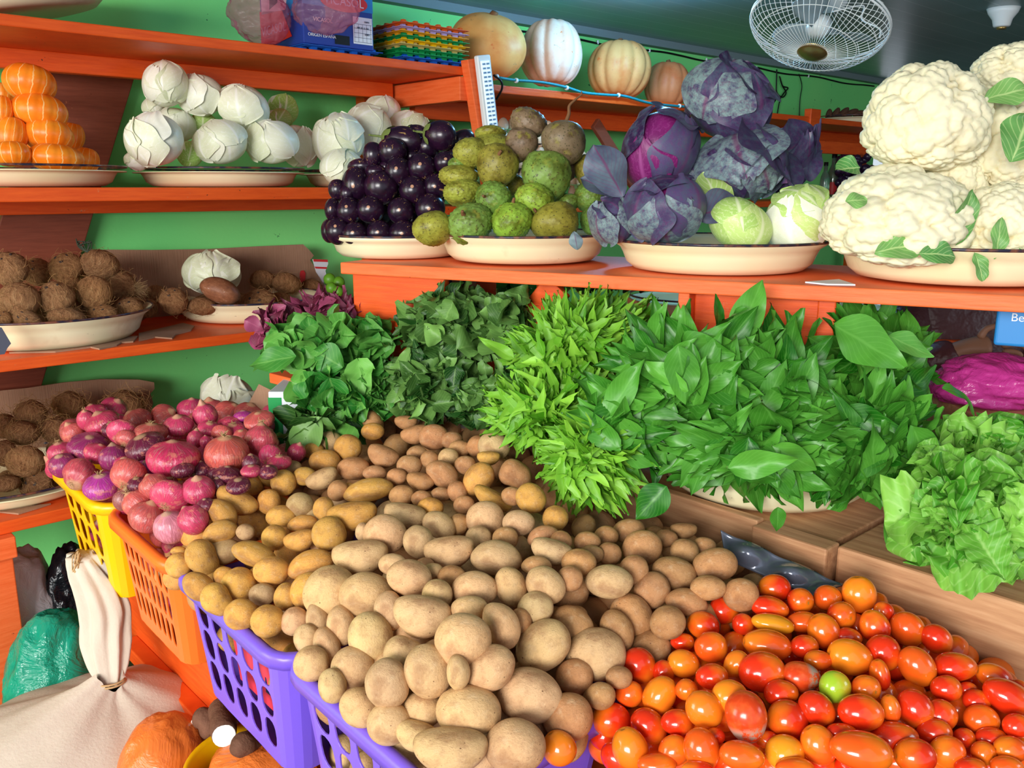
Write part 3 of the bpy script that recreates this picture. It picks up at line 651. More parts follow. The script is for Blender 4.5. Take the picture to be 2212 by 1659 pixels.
def cauli_mesh(seed):
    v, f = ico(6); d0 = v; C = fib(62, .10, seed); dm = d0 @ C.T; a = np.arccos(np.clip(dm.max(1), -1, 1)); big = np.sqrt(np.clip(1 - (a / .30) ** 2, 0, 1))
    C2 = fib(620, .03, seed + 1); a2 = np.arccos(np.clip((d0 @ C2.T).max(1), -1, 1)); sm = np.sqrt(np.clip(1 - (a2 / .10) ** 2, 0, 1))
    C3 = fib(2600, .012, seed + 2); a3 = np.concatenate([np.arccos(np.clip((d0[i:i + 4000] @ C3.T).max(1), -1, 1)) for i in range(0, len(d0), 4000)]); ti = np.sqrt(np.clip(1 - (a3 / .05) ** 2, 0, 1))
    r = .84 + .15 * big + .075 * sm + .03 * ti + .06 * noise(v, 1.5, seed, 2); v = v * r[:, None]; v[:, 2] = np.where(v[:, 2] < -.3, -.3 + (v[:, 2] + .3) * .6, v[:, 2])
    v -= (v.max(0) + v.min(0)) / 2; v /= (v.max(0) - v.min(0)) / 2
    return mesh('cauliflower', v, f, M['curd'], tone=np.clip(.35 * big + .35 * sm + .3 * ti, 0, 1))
CAU = [cauli_mesh(1), cauli_mesh(11), cauli_mesh(23)]

# ---- leaves ----
def leaves(base, g, nrm, L, Wd, seed=0, nu=9, nv=5, curl=.35, fold=.25, wave=.06, shape='ovate', tone=None, wfreq=9., droop=0.):
    """a set of blades: base point, growth direction, face normal, length and width of each; one mesh"""
    rg = np.random.default_rng(seed); n = len(base); base, g, nrm = map(lambda a: np.asarray(a, float), (base, g, nrm))
    g = g / np.linalg.norm(g, axis=1)[:, None]; nrm = nrm - g * (nrm * g).sum(1)[:, None]; nrm /= np.linalg.norm(nrm, axis=1)[:, None] + 1e-9; s = np.cross(g, nrm)
    u = np.linspace(0, 1, nu); w = np.linspace(-1, 1, nv)
    prof = {'ovate': np.sin(np.pi * u ** .72) ** .9, 'lance': np.sin(np.pi * u ** .62) ** 1.1, 'round': np.sin(np.pi * u ** 1.15) ** .6, 'fan': np.clip(u * 1.5, 0, 1) ** .6 * (1 - np.clip((u - .8) / .2, 0, 1) ** 2 * .6)}[shape]
    prof = np.clip(prof, .03, None); prof[-1] = .04 if shape != 'fan' else .35
    L = np.broadcast_to(L, (n,)) * rg.uniform(.75, 1.2, n); Wd = np.broadcast_to(Wd, (n,)) * rg.uniform(.8, 1.2, n)
    cu = curl * rg.normal(1, .7, n); fo = fold * rg.normal(1, .6, n); ph = rg.uniform(0, 6.28, (n, 2)); tw = rg.normal(0, .35, n)
    uu, ww = np.meshgrid(u, w, indexing='ij'); uu, ww = uu.ravel(), ww.ravel(); pp = np.repeat(prof, nv)
    x = ww * pp; wav = wave * np.abs(ww) ** 1.5
    X = x[None] * Wd[:, None] / 2
    Z = -cu[:, None] * L[:, None] * uu[None] ** 2 * .5 + fo[:, None] * np.abs(X) * 1.2 + wav[None] * L[:, None] * np.sin(uu[None] * wfreq + ph[:, :1] + (ww[None] > 0) * ph[:, 1:]) + .25 * wave * L[:, None] * np.sin(uu[None] * wfreq * 1.7 + ww[None] * 3 + ph[:, 1:])
    t_ = tw[:, None] * uu[None]; X2 = X * np.cos(t_) - Z * 0; Z = Z + X * np.sin(t_)
    Y = uu[None] * L[:, None] * (1 - .12 * np.abs(cu[:, None]) * uu[None])
    V = base[:, None] + Y[..., None] * g[:, None] + X2[..., None] * s[:, None] + Z[..., None] * nrm[:, None]
    if droop: V[..., 2] -= droop * (Y ** 2) / L[:, None]
    k = nu * nv; f0 = np.array([(i * nv + j, i * nv + j + 1, (i + 1) * nv + j + 1, (i + 1) * nv + j) for i in range(nu - 1) for j in range(nv - 1)])
    Fc = (f0[None] + (np.arange(n) * k)[:, None, None]).reshape(-1, 4)
    uv = np.stack([np.tile((ww + 1) / 2, n), np.tile(uu, n)], 1)
    tn = np.repeat(np.clip(rg.normal(.45, .28, n) if tone is None else tone, 0, 1), k)
    return V.reshape(-1, 3), Fc, uv, tn
def leafobj(name, sets, mats, parent=None):
    V = []; Fc = []; uv = []; tn = []; mi = []; n = 0
    for (v, f, u, t), m in sets:
        V.append(v); Fc += (np.asarray(f) + n).tolist(); uv.append(u); tn.append(t); mi += [m] * len(f); n += len(v)
    V = np.vstack(V)
    if parent is not None: V = V - np.array(parent.location)
    return obj(name, mesh(name, V, Fc, mats, uv=np.vstack(uv), tone=np.concatenate(tn), midx=mi), parent)

def cap(d, up, ang, R0, lift, ruff, seed, nu=14, nv=13, ragged=.08):
    """a cupped leaf lying on a unit head: centred on direction d, rising along up"""
    rg = np.random.default_rng(seed); d = np.array(d, float); d /= np.linalg.norm(d); up = np.array(up, float); up -= d * (up @ d); up /= np.linalg.norm(up); s = np.cross(up, d)
    u = np.linspace(0, 1, nu); w = np.linspace(-1, 1, nv); uu, ww = np.meshgrid(u, w, indexing='ij'); uu, ww = uu.ravel(), ww.ravel()
    el = (uu * 2 - 1) * ang; wid = ang * 1.05 * np.clip(np.sin(np.pi * np.clip(uu, 0, 1) ** .8 * .93 + .12), .12, 1) ** .6; az = ww * wid
    edge = np.maximum(np.abs(ww) ** 3, np.clip((uu - .55) / .45, 0, 1) ** 2)
    el = el + edge * ragged * np.sin(ww * 9 + uu * 7 + rg.uniform(0, 6)); az = az + edge * ragged * np.sin(uu * 13 + rg.uniform(0, 6)) * np.sign(ww)
    ph = rg.uniform(0, 6, 4); rad = R0 + lift * edge * (1 + .5 * np.sin(ww * 3 + ph[0])) + ruff * edge * np.sin(ww * 11 + uu * 5 + ph[1]) + ruff * .35 * np.sin(ww * 7 + ph[2]) * np.sin(uu * 9 + ph[3]) + .025 * np.exp(-(ww / .10) ** 2) * (1 - uu)
    rad = rad + .022 * noise(np.stack([uu * 4, ww * 3, uu * 0 + seed], 1), 2.2, seed, 3)
    p = (d[None] * (np.cos(el) * np.cos(az))[:, None] + up[None] * (np.sin(el) * np.cos(az * .3))[:, None] + s[None] * (np.sin(az) * np.cos(el))[:, None]); p /= np.linalg.norm(p, axis=1)[:, None]
    f = np.array([(i * nv + j, i * nv + j + 1, (i + 1) * nv + j + 1, (i + 1) * nv + j) for i in range(nu - 1) for j in range(nv - 1)])
    return p * rad[:, None], f, np.stack([(ww + 1) / 2, uu], 1), np.full(len(p), np.clip(rg.normal(.5, .25), 0, 1))
def head_mesh(seed, mats, nl=5, lift=.06, ruff=.015, base_r=1.0, ang=1.15, core=0, lmat=0):
    """a cabbage head: veined core wrapped in overlapping outer leaves (core part and leaf parts returned as meshes)"""
    v, f = ico(5); v = v * (base_r * (1 + .03 * noise(v, 2, seed, 2) + .022 * np.abs(noise(v, 5, seed, 3))))[:, None]
    az = np.arctan2(v[:, 1], v[:, 0]); uv = np.stack([(az / 6.283 * 3) % 1, (np.arccos(np.clip(v[:, 2] / np.linalg.norm(v, axis=1), -1, 1)) / 3.14)], 1)
    coremesh = mesh('head', v, f, [mats[core]], uv=uv, tone=np.clip(.5 + .4 * noise(v, 2, seed + 5), 0, 1))
    return coremesh
def cabbage(name, px, py, w, h, Y, kind, seed, label, caps, up=(0, 0, 1), group=None, rest=None, cat='cabbage'):
    """caps: (azimuth deg (0 = towards the viewer, + = to the right), elevation deg, angular size, lift, ruffle, material)"""
    me = HEADS[kind][seed % len(HEADS[kind])]
    o = obj(name, me); c = P(px, py, Y); sx = msize(w, Y, py) / 2; sz = msize(h, Y, py) / 2
    rg = np.random.default_rng(seed * 7 + 3); tilt = rg.normal(size=2) * .25
    o.matrix_world = Matrix.Translation(Vector(tuple(c))) @ Matrix.Rotation(rg.uniform(0, .0) + tilt[0], 4, 'Y') @ Matrix.Diagonal((sx, (sx + sz) / 2, sz, 1))
    tag(o, label, cat, group)
    for i, (az, el, ang, lift, ruff, m) in enumerate(caps):
        a, e = math.radians(az), math.radians(el); d = (math.sin(a) * math.cos(e), -math.cos(a) * math.cos(e), math.sin(e))
        u = np.array(up) + rg.normal(size=3) * .25
        cv = cap(d, u, ang, 1.015 + .018 * (len(caps) - i), lift, ruff, seed * 31 + i)
        l = leafobj('outer_leaf', [(cv, 0)], [M[m]]); l.parent = o
        s = l.modifiers.new('sub', 'SUBSURF'); s.levels = 1; s.render_levels = 1
    return o
HEADS = {'white': [head_mesh(s, [M['cab_white']]) for s in (1, 2, 3)], 'green': [head_mesh(s, [M['cab_green']]) for s in (4, 5)],
         'red': [head_mesh(s, [M['cab_red']]) for s in (6, 7)], 'redin': [head_mesh(s, [M['cab_redin']]) for s in (8,)]}

# ---------------- placing things ----------------
def frame_from(x, y, z, c, s):
    m = Matrix.Identity(4)
    for i, a in enumerate((x, y, z)):
        for r in range(3): m[r][i] = a[r] * s[i]
    for r in range(3): m[r][3] = c[r]
    return m
def put(name, me, px, py, w, h, ang, Y, color=None, thick=None, axis='x', tilt=0., spin=0.):
    """an ellipsoidal thing of w x h picture pixels at depth Y; axis='z' makes mesh z its h direction"""
    a = math.radians(ang); x = RV * math.cos(a) - UV_ * math.sin(a); y = RV * math.sin(a) + UV_ * math.cos(a)
    c = P(px, py, Y); sx, sy = msize(w, Y, py) / 2, msize(h, Y, py) / 2; sz = thick * min(sx, sy) if thick else (sx + sy) / 2 * .92
    o = obj(name, me)
    if axis == 'x': M3 = (x, y, BV); S = (sx, sy, sz)
    elif axis == 'z':   # mesh z along picture-up, tipped towards the viewer by tilt, spun about itself
        t = math.radians(tilt); z_ = y * math.cos(t) + BV * math.sin(t); b_ = BV * math.cos(t) - y * math.sin(t)
        M3 = (x, -b_, z_); hh = sy if abs(math.sin(t)) < .9 else sy; S = (sx, sx if abs(t) < 1.2 else sy, hh if abs(t) < 1.2 else sz)
    m = frame_from(M3[0], M3[1], M3[2], c, (1, 1, 1))
    if axis == 'z' and spin: m = m @ Matrix.Rotation(spin, 4, 'Z')
    if axis == 'x' and spin:
        # quarter turns about the long axis keep the outline
        m = m @ Matrix.Rotation(spin, 4, 'X'); 
        if abs(math.sin(spin)) > .5: S = (S[0], S[2], S[1])
    o.matrix_world = m @ Matrix.Diagonal((*S, 1))
    if color is not None: o.color = (*color, 1)
    return o
def kid(name, me, parent):
    return obj(name, me, parent)
def jit(c, a=.06): return tuple(float(np.clip(x * (1 + random.uniform(-a, a)), 0, 1)) for x in c)
ORD = [q.replace(' from the left', ' from left') for q in ['leftmost', 'second from the left', 'third from the left', 'fourth from the left', 'fifth from the left', 'sixth from the left', 'seventh from the left', 'eighth from the left', 'ninth from the left', 'tenth from the left', 'eleventh from the left', 'twelfth from the left', 'thirteenth from the left', 'fourteenth from the left', 'fifteenth from the left', 'sixteenth from the left']]
def label_all(items, marks, group, cat):
    """items (obj, px, py, look); marks (px, py, where). look + where, told apart left to right where they repeat"""
    d = {}
    for o, x, y, look in items:
        wh = min(marks, key=lambda m: (m[0] - x) ** 2 + (m[1] - y) ** 2)[2]; d.setdefault((look, wh), []).append((x, o))
    for (look, wh), l in d.items():
        l.sort(key=lambda q: q[0])
        for i, (x, o) in enumerate(l):
            o['label'] = f'{look} {wh}' + ('' if len(l) == 1 else ', ' + ORD[min(i, 15)]); o['category'] = cat; o['group'] = group
def idw(ctrl, x, y, p=3.0):
    c = np.array(ctrl, float); w = 1 / (((c[:, 0] - x) ** 2 + (c[:, 1] - y) ** 2 + 900) ** (p / 2)); return float((w * c[:, 2]).sum() / w.sum())
def inpoly(x, y, poly):
    ins = False; n = len(poly)
    for i in range(n):
        (x1, y1), (x2, y2) = poly[i], poly[(i + 1) % n]
        if (y1 > y) != (y2 > y) and x < (x2 - x1) * (y - y1) / (y2 - y1) + x1: ins = not ins
    return ins
def relax(items, it=12, mx=.05, k=.82):
    """items: lists [px,py,w,h,Y...]; where two bodies share too much room the upper one is moved back along its line of sight"""
    n = len(items); off = [0.0] * n
    for _ in range(it):
        pos = np.array([P(i[0], i[1], i[4]) for i in items]); rad = np.array([msize((i[2] * i[3]) ** .5, i[4], i[1]) / 2 for i in items])
        d = np.linalg.norm(pos[:, None] - pos[None], axis=2); need = k * (rad[:, None] + rad[None]); bad = np.argwhere((d < need) & (d > 0))
        moved = False
        for a, b in bad:
            if a < b:
                j = a if items[a][1] + items[a][3] * .2 < items[b][1] + items[b][3] * .2 else b
                if off[j] < mx: s = min(.010, (need[a, b] - d[a, b]) * .5); items[j][4] += s; off[j] += s; moved = True
        if not moved: break
    return items

# ================= potatoes =================
POTC = [(360,1240,.885),(430,1290,.885),(520,1340,.88),(640,1380,.88),(650,1430,.87),(780,1560,.86),(900,1659,.855),(1190,1640,.84),(1000,1390,.985),(900,1240,.99),(1000,1150,.99),
  (760,1100,.98),(560,1160,.94),(480,1080,.96),(640,980,.99),(800,920,1.03),(950,900,1.05),(1080,960,1.05),(1150,1060,1.03),(1200,1200,1.0),(1350,1250,.98),(1530,1220,.975),(1620,1280,.95),
  (1430,1330,.93),(1320,1450,.89),(1250,1550,.86),(1050,1560,.90),(850,1450,.93),(700,1300,.93)]
def potY(x, y): return (idw(POTC, x, y) - CAMZ) / ray(x, y)[0][2]
A3 = [ # from the middle of the photograph; x,y,w,h,angle in a crop starting at (340,860), 2.076x
(95,750,110,110,30,'g'),(95,685,70,40,0,'g'),(165,610,125,115,-20,'g'),(280,600,155,100,-20,'g'),(205,720,175,130,50,'gk'),(290,690,170,110,-20,'d'),(355,465,190,105,25,'gl'),(290,515,155,105,40,'gl'),
(395,600,80,70,0,'d'),(500,465,100,110,0,'g'),(555,530,130,95,0,'g'),(640,480,120,110,0,'d'),(525,625,110,110,0,'g'),(650,560,130,70,-10,'g'),(640,640,140,90,-15,'g'),(435,700,200,105,20,'gl'),
(510,775,155,125,0,'g'),(685,745,205,120,-20,'gl'),(770,610,150,150,50,'g'),(300,800,95,85,0,'g'),(365,835,150,145,0,'g'),(185,845,150,110,35,'g'),(270,905,155,125,40,'gk'),(470,880,115,95,0,'d'),
(575,890,100,120,0,'g'),(375,970,145,135,0,'g'),(495,1000,145,140,0,'g'),(670,860,165,135,-60,'g'),(745,495,90,100,0,'g'),(420,390,105,80,30,'g'),(500,350,90,90,0,'g'),(565,380,110,115,0,'g'),
(605,310,80,60,0,'d'),(660,350,100,80,0,'g'),(740,365,145,88,-25,'pk'),(750,283,135,100,0,'g'),(855,220,120,112,0,'g'),(770,200,115,100,0,'p'),(810,415,90,92,0,'b'),(860,408,65,55,0,'g'),
(880,315,140,100,0,'b'),(700,235,95,75,0,'g'),(965,108,110,85,60,'b'),(965,150,100,75,0,'g'),(1010,262,140,95,20,'b'),(975,335,105,65,0,'b'),(1075,352,88,72,0,'b'),(1130,303,110,92,0,'b'),
(1180,375,125,78,10,'b'),(1280,342,155,110,35,'bl'),(1095,435,110,88,-10,'b'),(945,412,220,100,-12,'gl'),(875,530,215,125,-8,'gl'),(1185,450,90,70,0,'b'),(1225,490,112,85,5,'g'),(1270,430,90,62,0,'b'),
(1345,420,85,95,-30,'b'),(1305,270,90,88,0,'p'),(1220,275,80,80,0,'b'),(1165,245,92,62,0,'b'),(1155,165,122,80,-15,'b'),(1240,175,130,112,0,'b'),(1115,110,100,62,0,'b'),(1320,190,96,76,0,'b'),
(1355,225,95,72,0,'b'),(1380,300,92,80,0,'b'),(1435,215,92,92,0,'b'),(1510,215,140,120,15,'pg'),(1485,270,100,62,0,'g'),(1610,342,148,120,20,'bk'),(1440,362,155,120,-50,'g'),(1375,480,92,82,0,'b'),
(1500,455,182,80,30,'gl'),(1590,440,92,82,0,'b'),(1675,450,138,125,40,'g'),(1620,560,140,112,0,'p'),(1785,540,112,112,0,'g'),(1470,545,165,160,0,'p'),(1440,620,112,92,0,'p'),(1560,630,112,102,0,'b'),
(1350,565,92,90,0,'b'),(1265,570,152,112,30,'p'),(1110,530,185,112,10,'p'),(1020,610,190,172,0,'p'),(920,600,62,82,0,'p'),(1170,645,145,130,70,'p'),(1310,692,218,140,-8,'pl'),(1520,715,222,150,5,'pb'),
(910,715,242,150,-5,'pb'),(1055,745,122,92,0,'p'),(1130,805,195,152,10,'p'),(1235,775,92,66,0,'p'),(1320,797,122,92,0,'b'),(1200,742,82,52,0,'b'),(775,870,232,228,0,'pb'),(935,880,230,190,0,'pb'),
(1255,880,132,130,0,'p'),(1425,855,202,152,0,'p'),(1585,845,175,135,70,'p'),(1740,840,182,152,40,'p'),(1850,810,112,112,0,'b'),(1700,750,132,82,0,'b'),(1765,690,182,112,15,'p'),(1730,620,142,92,-15,'b'),
(1890,740,152,122,0,'b'),(1040,955,172,130,80,'p'),(1185,980,250,180,8,'pl'),(1400,945,162,112,0,'p'),(1695,940,156,140,0,'p'),(1545,1018,212,150,60,'pl'),(1630,1000,112,92,70,'b'),(825,1020,172,122,80,'p'),
(955,1070,215,190,80,'p'),(1370,1090,246,236,0,'pb'),(1730,1110,252,205,-40,'pb'),(1860,1022,192,162,30,'b'),(1110,1150,182,162,0,'pk'),(1215,1225,232,205,70,'pb'),(1495,1210,222,188,-30,'p'),(1350,1230,152,102,85,'p'),
(1670,1332,282,230,10,'pb'),(1870,1250,162,152,0,'b'),(615,1000,118,122,0,'p'),(720,1000,162,102,80,'p'),(672,1080,130,115,80,'p'),(760,1115,172,115,75,'p'),(690,1190,152,150,0,'p'),(875,1210,188,182,0,'p'),
(785,1290,150,122,80,'p'),(1030,1280,212,190,70,'p'),(910,1390,188,160,35,'p'),(1040,1460,192,180,0,'pb'),(1190,1400,172,162,0,'p'),(1395,1408,282,222,5,'pb'),(1160,1515,190,125,15,'p'),(1840,1430,218,205,0,'b'),
(1315,1580,322,190,0,'pb'),(1605,1560,262,230,0,'pb'),(1960,1330,100,92,0,'b')]
A4 = [(255,428,216,150,0,'p'),(370,372,132,130,0,'b'),(410,272,182,162,-10,'b'),(455,470,170,162,-50,'b'),(560,392,202,150,10,'b'),(610,290,132,122,0,'b'),(700,262,112,82,0,'b'),(605,190,122,72,0,'b'),
(755,350,202,150,-10,'b'),(720,458,162,112,0,'b'),(875,492,162,152,0,'b'),(530,622,162,152,0,'b'),(620,525,192,122,10,'b'),(360,590,210,180,45,'b'),(290,665,200,150,70,'b'),(190,772,272,232,0,'pb'),
(215,970,132,122,0,'b'),(300,882,122,102,0,'b'),(170,300,112,82,0,'b'),(255,297,110,102,0,'b'),(150,245,122,100,0,'b'),(25,242,102,102,0,'b'),(90,590,120,90,0,'b'),(465,215,110,90,0,'b'),(345,190,150,110,-10,'b'),(520,225,110,80,0,'b'),(240,215,110,95,0,'b')]
items = [[340 + x / 2.076, 860 + y / 2.076, w / 2.076, h / 2.076, 0, a, k] for x, y, w, h, a, k in A3] + [[1200 + x / 2.186, 1060 + y / 2.186, w / 2.186, h / 2.186, 0, a, k] for x, y, w, h, a, k in A4]
for i in items: i[4] = potY(i[0], i[1] + i[3] * .15)
relax(items)
PCOL = {'g': srgb(222, 162, 80), 'p': srgb(218, 176, 126), 'b': srgb(200, 144, 94), 'd': srgb(200, 160, 112)}
PMARK = [(400,1240,'at the left corner above the purple basket'),(520,1320,'on the farther purple rim'),(430,1160,'below the red onions at the left edge'),(500,1080,'close to the red onions'),
 (560,1210,'in the golden part above the purple rim'),(640,1120,'between the onions and pale potatoes'),(640,1020,'next to the last red onions'),(700,940,'at the upper left heap corner'),
 (800,1000,'on the upper left slope of the potato heap'),(820,920,'on the top under the wilted greens'),(940,930,'on the back ridge below the dark greens'),(900,1030,'in the middle of the back slope'),
 (1050,950,'at the back beside the light green leaves'),(1040,1040,'right on the back slope by feathery leaves'),(1150,1090,'against the hanging light green leaves'),(760,1120,'just above the biggest pale potatoes'),
 (900,1140,'in the upper middle of the pale potatoes'),(1050,1130,'in the pale potatoes right of the heap\'s middle'),(1040,1230,'at the centre of the potato heap'),(1180,1200,'right of centre below the light green leaves'),
 (1300,1180,'under the overhanging green leaf tips'),(1430,1170,'at the back right by the wooden board'),(1540,1230,'beside the bent grey foam tray'),(1400,1290,'on the right slope above the tomatoes'),(1500,1320,'at the edge where potatoes meet tomatoes'),
 (720,1300,'where the two purple baskets meet'),(840,1290,'on the left face of the pale heap'),(700,1430,'along the rim of the nearest purple basket'),(830,1430,'on the pale heap\'s lower left face'),
 (960,1380,'at the front middle of the pale heap'),(1100,1330,'on the crest of the pale heap'),(1200,1340,'on the right face of the pale heap'),(1270,1430,'left of the nearest row of tomatoes'),(850,1560,'at the nearest basket rim, lower left'),
 (1000,1500,'low on the front of the pale heap'),(980,1620,'at the bottom edge of the picture'),(1150,1480,'on the lower right front of the pale heap'),(1220,1540,'beside the single tomato')]
lab = []
for n_, (x, y, w, h, Y, a, k) in enumerate(items):
    long_ = max(w, h) / min(w, h) > 1.45 or 'l' in k
    me = POT[7 + n_ % 2] if long_ else (POT[9 + n_ % 2] if 'k' in k else POT[n_ % 7])
    o = put('potato', me, x, y, w * 1.05, h * 1.05, a, Y, jit(PCOL[k[0]], .05), spin=[0, math.pi, 0, math.pi][n_ % 4])
    size = msize((w * h) ** .5, Y, y); sw = 'large' if size > .078 else ('small' if size < .05 else 'middling')
    cw = {'g': 'golden', 'p': 'pale dusty', 'b': 'brown', 'd': 'dull greyish'}[k[0]]; shp = 'long' if long_ else ('knobbly' if 'k' in k else ('round' if max(w, h) / min(w, h) < 1.15 else 'oval'))
    lab.append((o, x, y, f'{sw} {cw} {shp} potato'))
label_all(lab, PMARK, 'potatoes heaped over the baskets and table', 'potato')
# half buried potatoes seen in the gaps
POLY = [(365,1235),(450,1080),(640,960),(800,905),(1030,915),(1160,1010),(1260,1120),(1560,1160),(1650,1300),(1500,1370),(1340,1430),(1280,1570),(1170,1659),(930,1659),(760,1560),(640,1430),(640,1375),(520,1335)]
pts = [(i[0], i[1]) for i in items]; g_ = np.random.default_rng(5); fill = []; core = []
for layer, (drop, cnt) in enumerate(((.038, 92), (.075, 150))):
    mine = []
    for _ in range(6000):
        x, y = g_.uniform(350, 1650), g_.uniform(900, 1659)
        if not inpoly(x, y, POLY): continue
        sz = np.interp(y, [900, 1659], [50, 118]) * g_.uniform(.75, 1.1)
        if any((x - a) ** 2 + (y - b) ** 2 < (sz * .72) ** 2 for a, b in mine): continue
        if layer == 0 and any((x - a) ** 2 + (y - b) ** 2 < (sz * .30) ** 2 for a, b in pts): continue
        mine.append((x, y)); z = idw(POTC, x, y) - drop; r = ray(x, y)[0]; Y = (z - CAMZ) / r[2]
        lim = zb(1.0) + .05
        kk = 'g' if x < 640 and y > 1000 else ('b' if (y < 1080 or x > 1180) else 'p')
        if layer == 1:
            v, f = ico(3); v = v * (1 + .05 * noise(v, 1.8, len(mine), 2))[:, None]; s_ = msize(sz, Y, y) / 2; core.append((v * [s_ * 1.15, s_, s_] + P(x, y, Y), f))
        else:
            o = put('potato', POT[int(g_.integers(0, 7))], x, y, sz * g_.uniform(1, 1.3), sz * .95, g_.uniform(-80, 80), Y, jit(PCOL[kk], .06))
            fill.append((o, x, y, {'g': 'half-hidden golden potato', 'b': 'half-hidden brown potato', 'p': 'half-hidden pale potato'}[kk]))
        if len(mine) >= cnt: break
label_all(fill, PMARK, 'half-hidden potatoes in the gaps of the heap', 'potato')
o = tag(obj('potatoes', mesh('potatoes', *join(core), M['potato'])), 'dim mass of potatoes buried under the visible layers of the heap', 'potatoes', kind='stuff'); o.color = (*PCOL['b'], 1)
# potatoes behind the slots of the two purple baskets
for (c0, c1, t, z0, z1, sz, nm) in ((1.24, 1.58, .655, .69, .84, .028, 'first'), (.82, 1.16, .665, .66, .82, .032, 'near')):
    kk = 'g' if nm == 'first' else 'p'
    for i in range(5):
        for j in range(2):
            if nm == 'first' and j == 0 and i < 4 and i != 1: continue
            c = W(t + g_.uniform(-.005, .01), c0 + (c1 - c0) * (i + .5) / 5, z0 + (z1 - z0) * (j + .5) / 2 + g_.uniform(-.01, .01)); o = obj('potato', POT[int(g_.integers(0, 7))])
            o.matrix_world = Matrix.Translation(Vector(tuple(c))) @ Matrix.Rotation(g_.uniform(0, 6), 4, 'Z') @ Matrix.Rotation(g_.uniform(0, 6), 4, 'X') @ Matrix.Diagonal((sz * 1.2, sz, sz, 1)); o.color = (*jit(PCOL[kk]), 1)
            tag(o, 'potato seen through the %s slots of the %s purple basket, %s' % ('lower' if j == 0 else 'upper', 'nearest' if nm == 'near' else 'farther', ORD[4 - i]), 'potato', 'potatoes inside the %s purple basket' % ('nearest' if nm == 'near' else 'farther'))

# ================= tomatoes =================
TOMC = [(1290,1560,.83),(1207,1618,.845),(1380,1440,.88),(1550,1320,.92),(1680,1270,.945),(1860,1280,.945),(2030,1380,.92),(2212,1500,.90),(1800,1450,.92),(1600,1500,.915),(1350,1630,.84),(1700,1640,.88),(2100,1640,.87)]
def tomY(x, y): return (idw(TOMC, x, y) - CAMZ) / ray(x, y)[0][2]
T4 = [(1035,460,150,130,0,'r'),(1155,520,130,120,0,'rs'),(1285,505,130,120,0,'o'),(1437,490,170,160,80,'O'),(1010,550,182,105,10,'r'),(1350,590,140,130,0,'rs'),(1505,640,152,140,70,'r'),(1660,655,170,155,45,'o'),
(1800,700,152,130,40,'r'),(1550,570,92,92,0,'r'),(1885,830,202,132,0,'r'),(1025,630,202,92,10,'y'),(1265,665,170,152,60,'o'),(1170,622,152,100,0,'o'),(795,565,146,130,0,'r'),(700,635,152,130,20,'r'),(885,630,102,102,0,'r'),
(735,740,155,145,0,'o'),(1000,730,226,145,10,'o'),(1175,740,132,112,0,'r'),(1385,690,122,85,10,'r'),(1390,785,212,168,12,'O'),(1550,765,170,160,60,'r'),(1705,830,195,160,55,'o'),(465,735,152,140,0,'r'),(600,715,112,82,0,'r'),
(397,825,175,155,50,'r'),(605,815,150,130,10,'O'),(510,855,102,112,0,'r'),(740,880,152,122,0,'r'),(855,820,135,115,-50,'O'),(975,860,222,190,0,'r'),(1160,880,182,140,5,'rM'),(1240,800,132,92,0,'o'),(1320,925,146,150,0,'G'),
(1465,935,142,122,0,'os'),(1530,870,150,92,80,'r'),(1845,935,142,122,0,'r'),(1065,955,162,122,0,'r'),(825,970,170,155,0,'O'),(490,965,190,150,-60,'O'),(350,960,132,122,0,'o'),(620,940,112,100,0,'os'),(700,1035,185,170,40,'O'),
(900,1070,240,195,80,'M'),(1095,1080,190,182,0,'r'),(1235,1030,185,150,40,'r'),(1440,1050,212,168,5,'r'),(1580,1030,132,92,80,'o'),(1695,1030,185,165,60,'r'),(1820,1060,150,150,0,'r'),(265,1080,182,160,0,'r'),(440,1110,185,150,40,'r'),
(575,1095,152,122,0,'r'),(350,1215,195,170,70,'O'),(560,1230,152,140,-40,'o'),(690,1220,200,168,75,'o'),(755,1160,90,80,0,'r'),(880,1250,212,130,10,'o'),(1080,1240,190,165,0,'ys'),(1240,1200,190,165,60,'o'),(1445,1230,292,180,10,'oB'),
(1600,1160,222,132,0,'r'),(1700,1250,192,162,0,'r'),(1350,1135,142,70,0,'r'),(1790,1140,162,122,0,'r'),(1850,1235,162,150,0,'o'),(1930,1170,102,92,0,'r'),(2010,1080,162,140,0,'o'),(2020,1240,122,112,0,'os'),(1990,990,132,102,0,'r'),
(1945,940,92,70,0,'r'),(2070,880,172,120,20,'r'),(2140,980,250,160,30,'rB'),(2180,1110,132,112,0,'r'),(2150,1220,152,122,0,'o'),(2060,1170,152,102,0,'r'),(480,1290,182,90,0,'o'),(16,1215,165,160,60,'O'),(1130,1310,180,90,0,'o'),
(2185,930,80,80,0,'r'),(1000,1175,110,80,0,'r'),(2130,1300,150,90,0,'o'),(1960,1310,150,90,0,'r'),(670,1315,150,70,0,'r')]
TCOL = {'r': srgb(222, 48, 16), 'o': srgb(234, 88, 22), 'O': srgb(242, 122, 28), 'y': srgb(244, 158, 34), 'G': srgb(150, 180, 44), 'M': srgb(222, 70, 28)}
items = [[1200 + x / 2.186, 1060 + y / 2.186, w / 2.186, h / 2.186, 0, a, k] for x, y, w, h, a, k in T4]
for i in items: i[4] = tomY(i[0], i[1] + i[3] * .15)
relax(items, mx=.04)
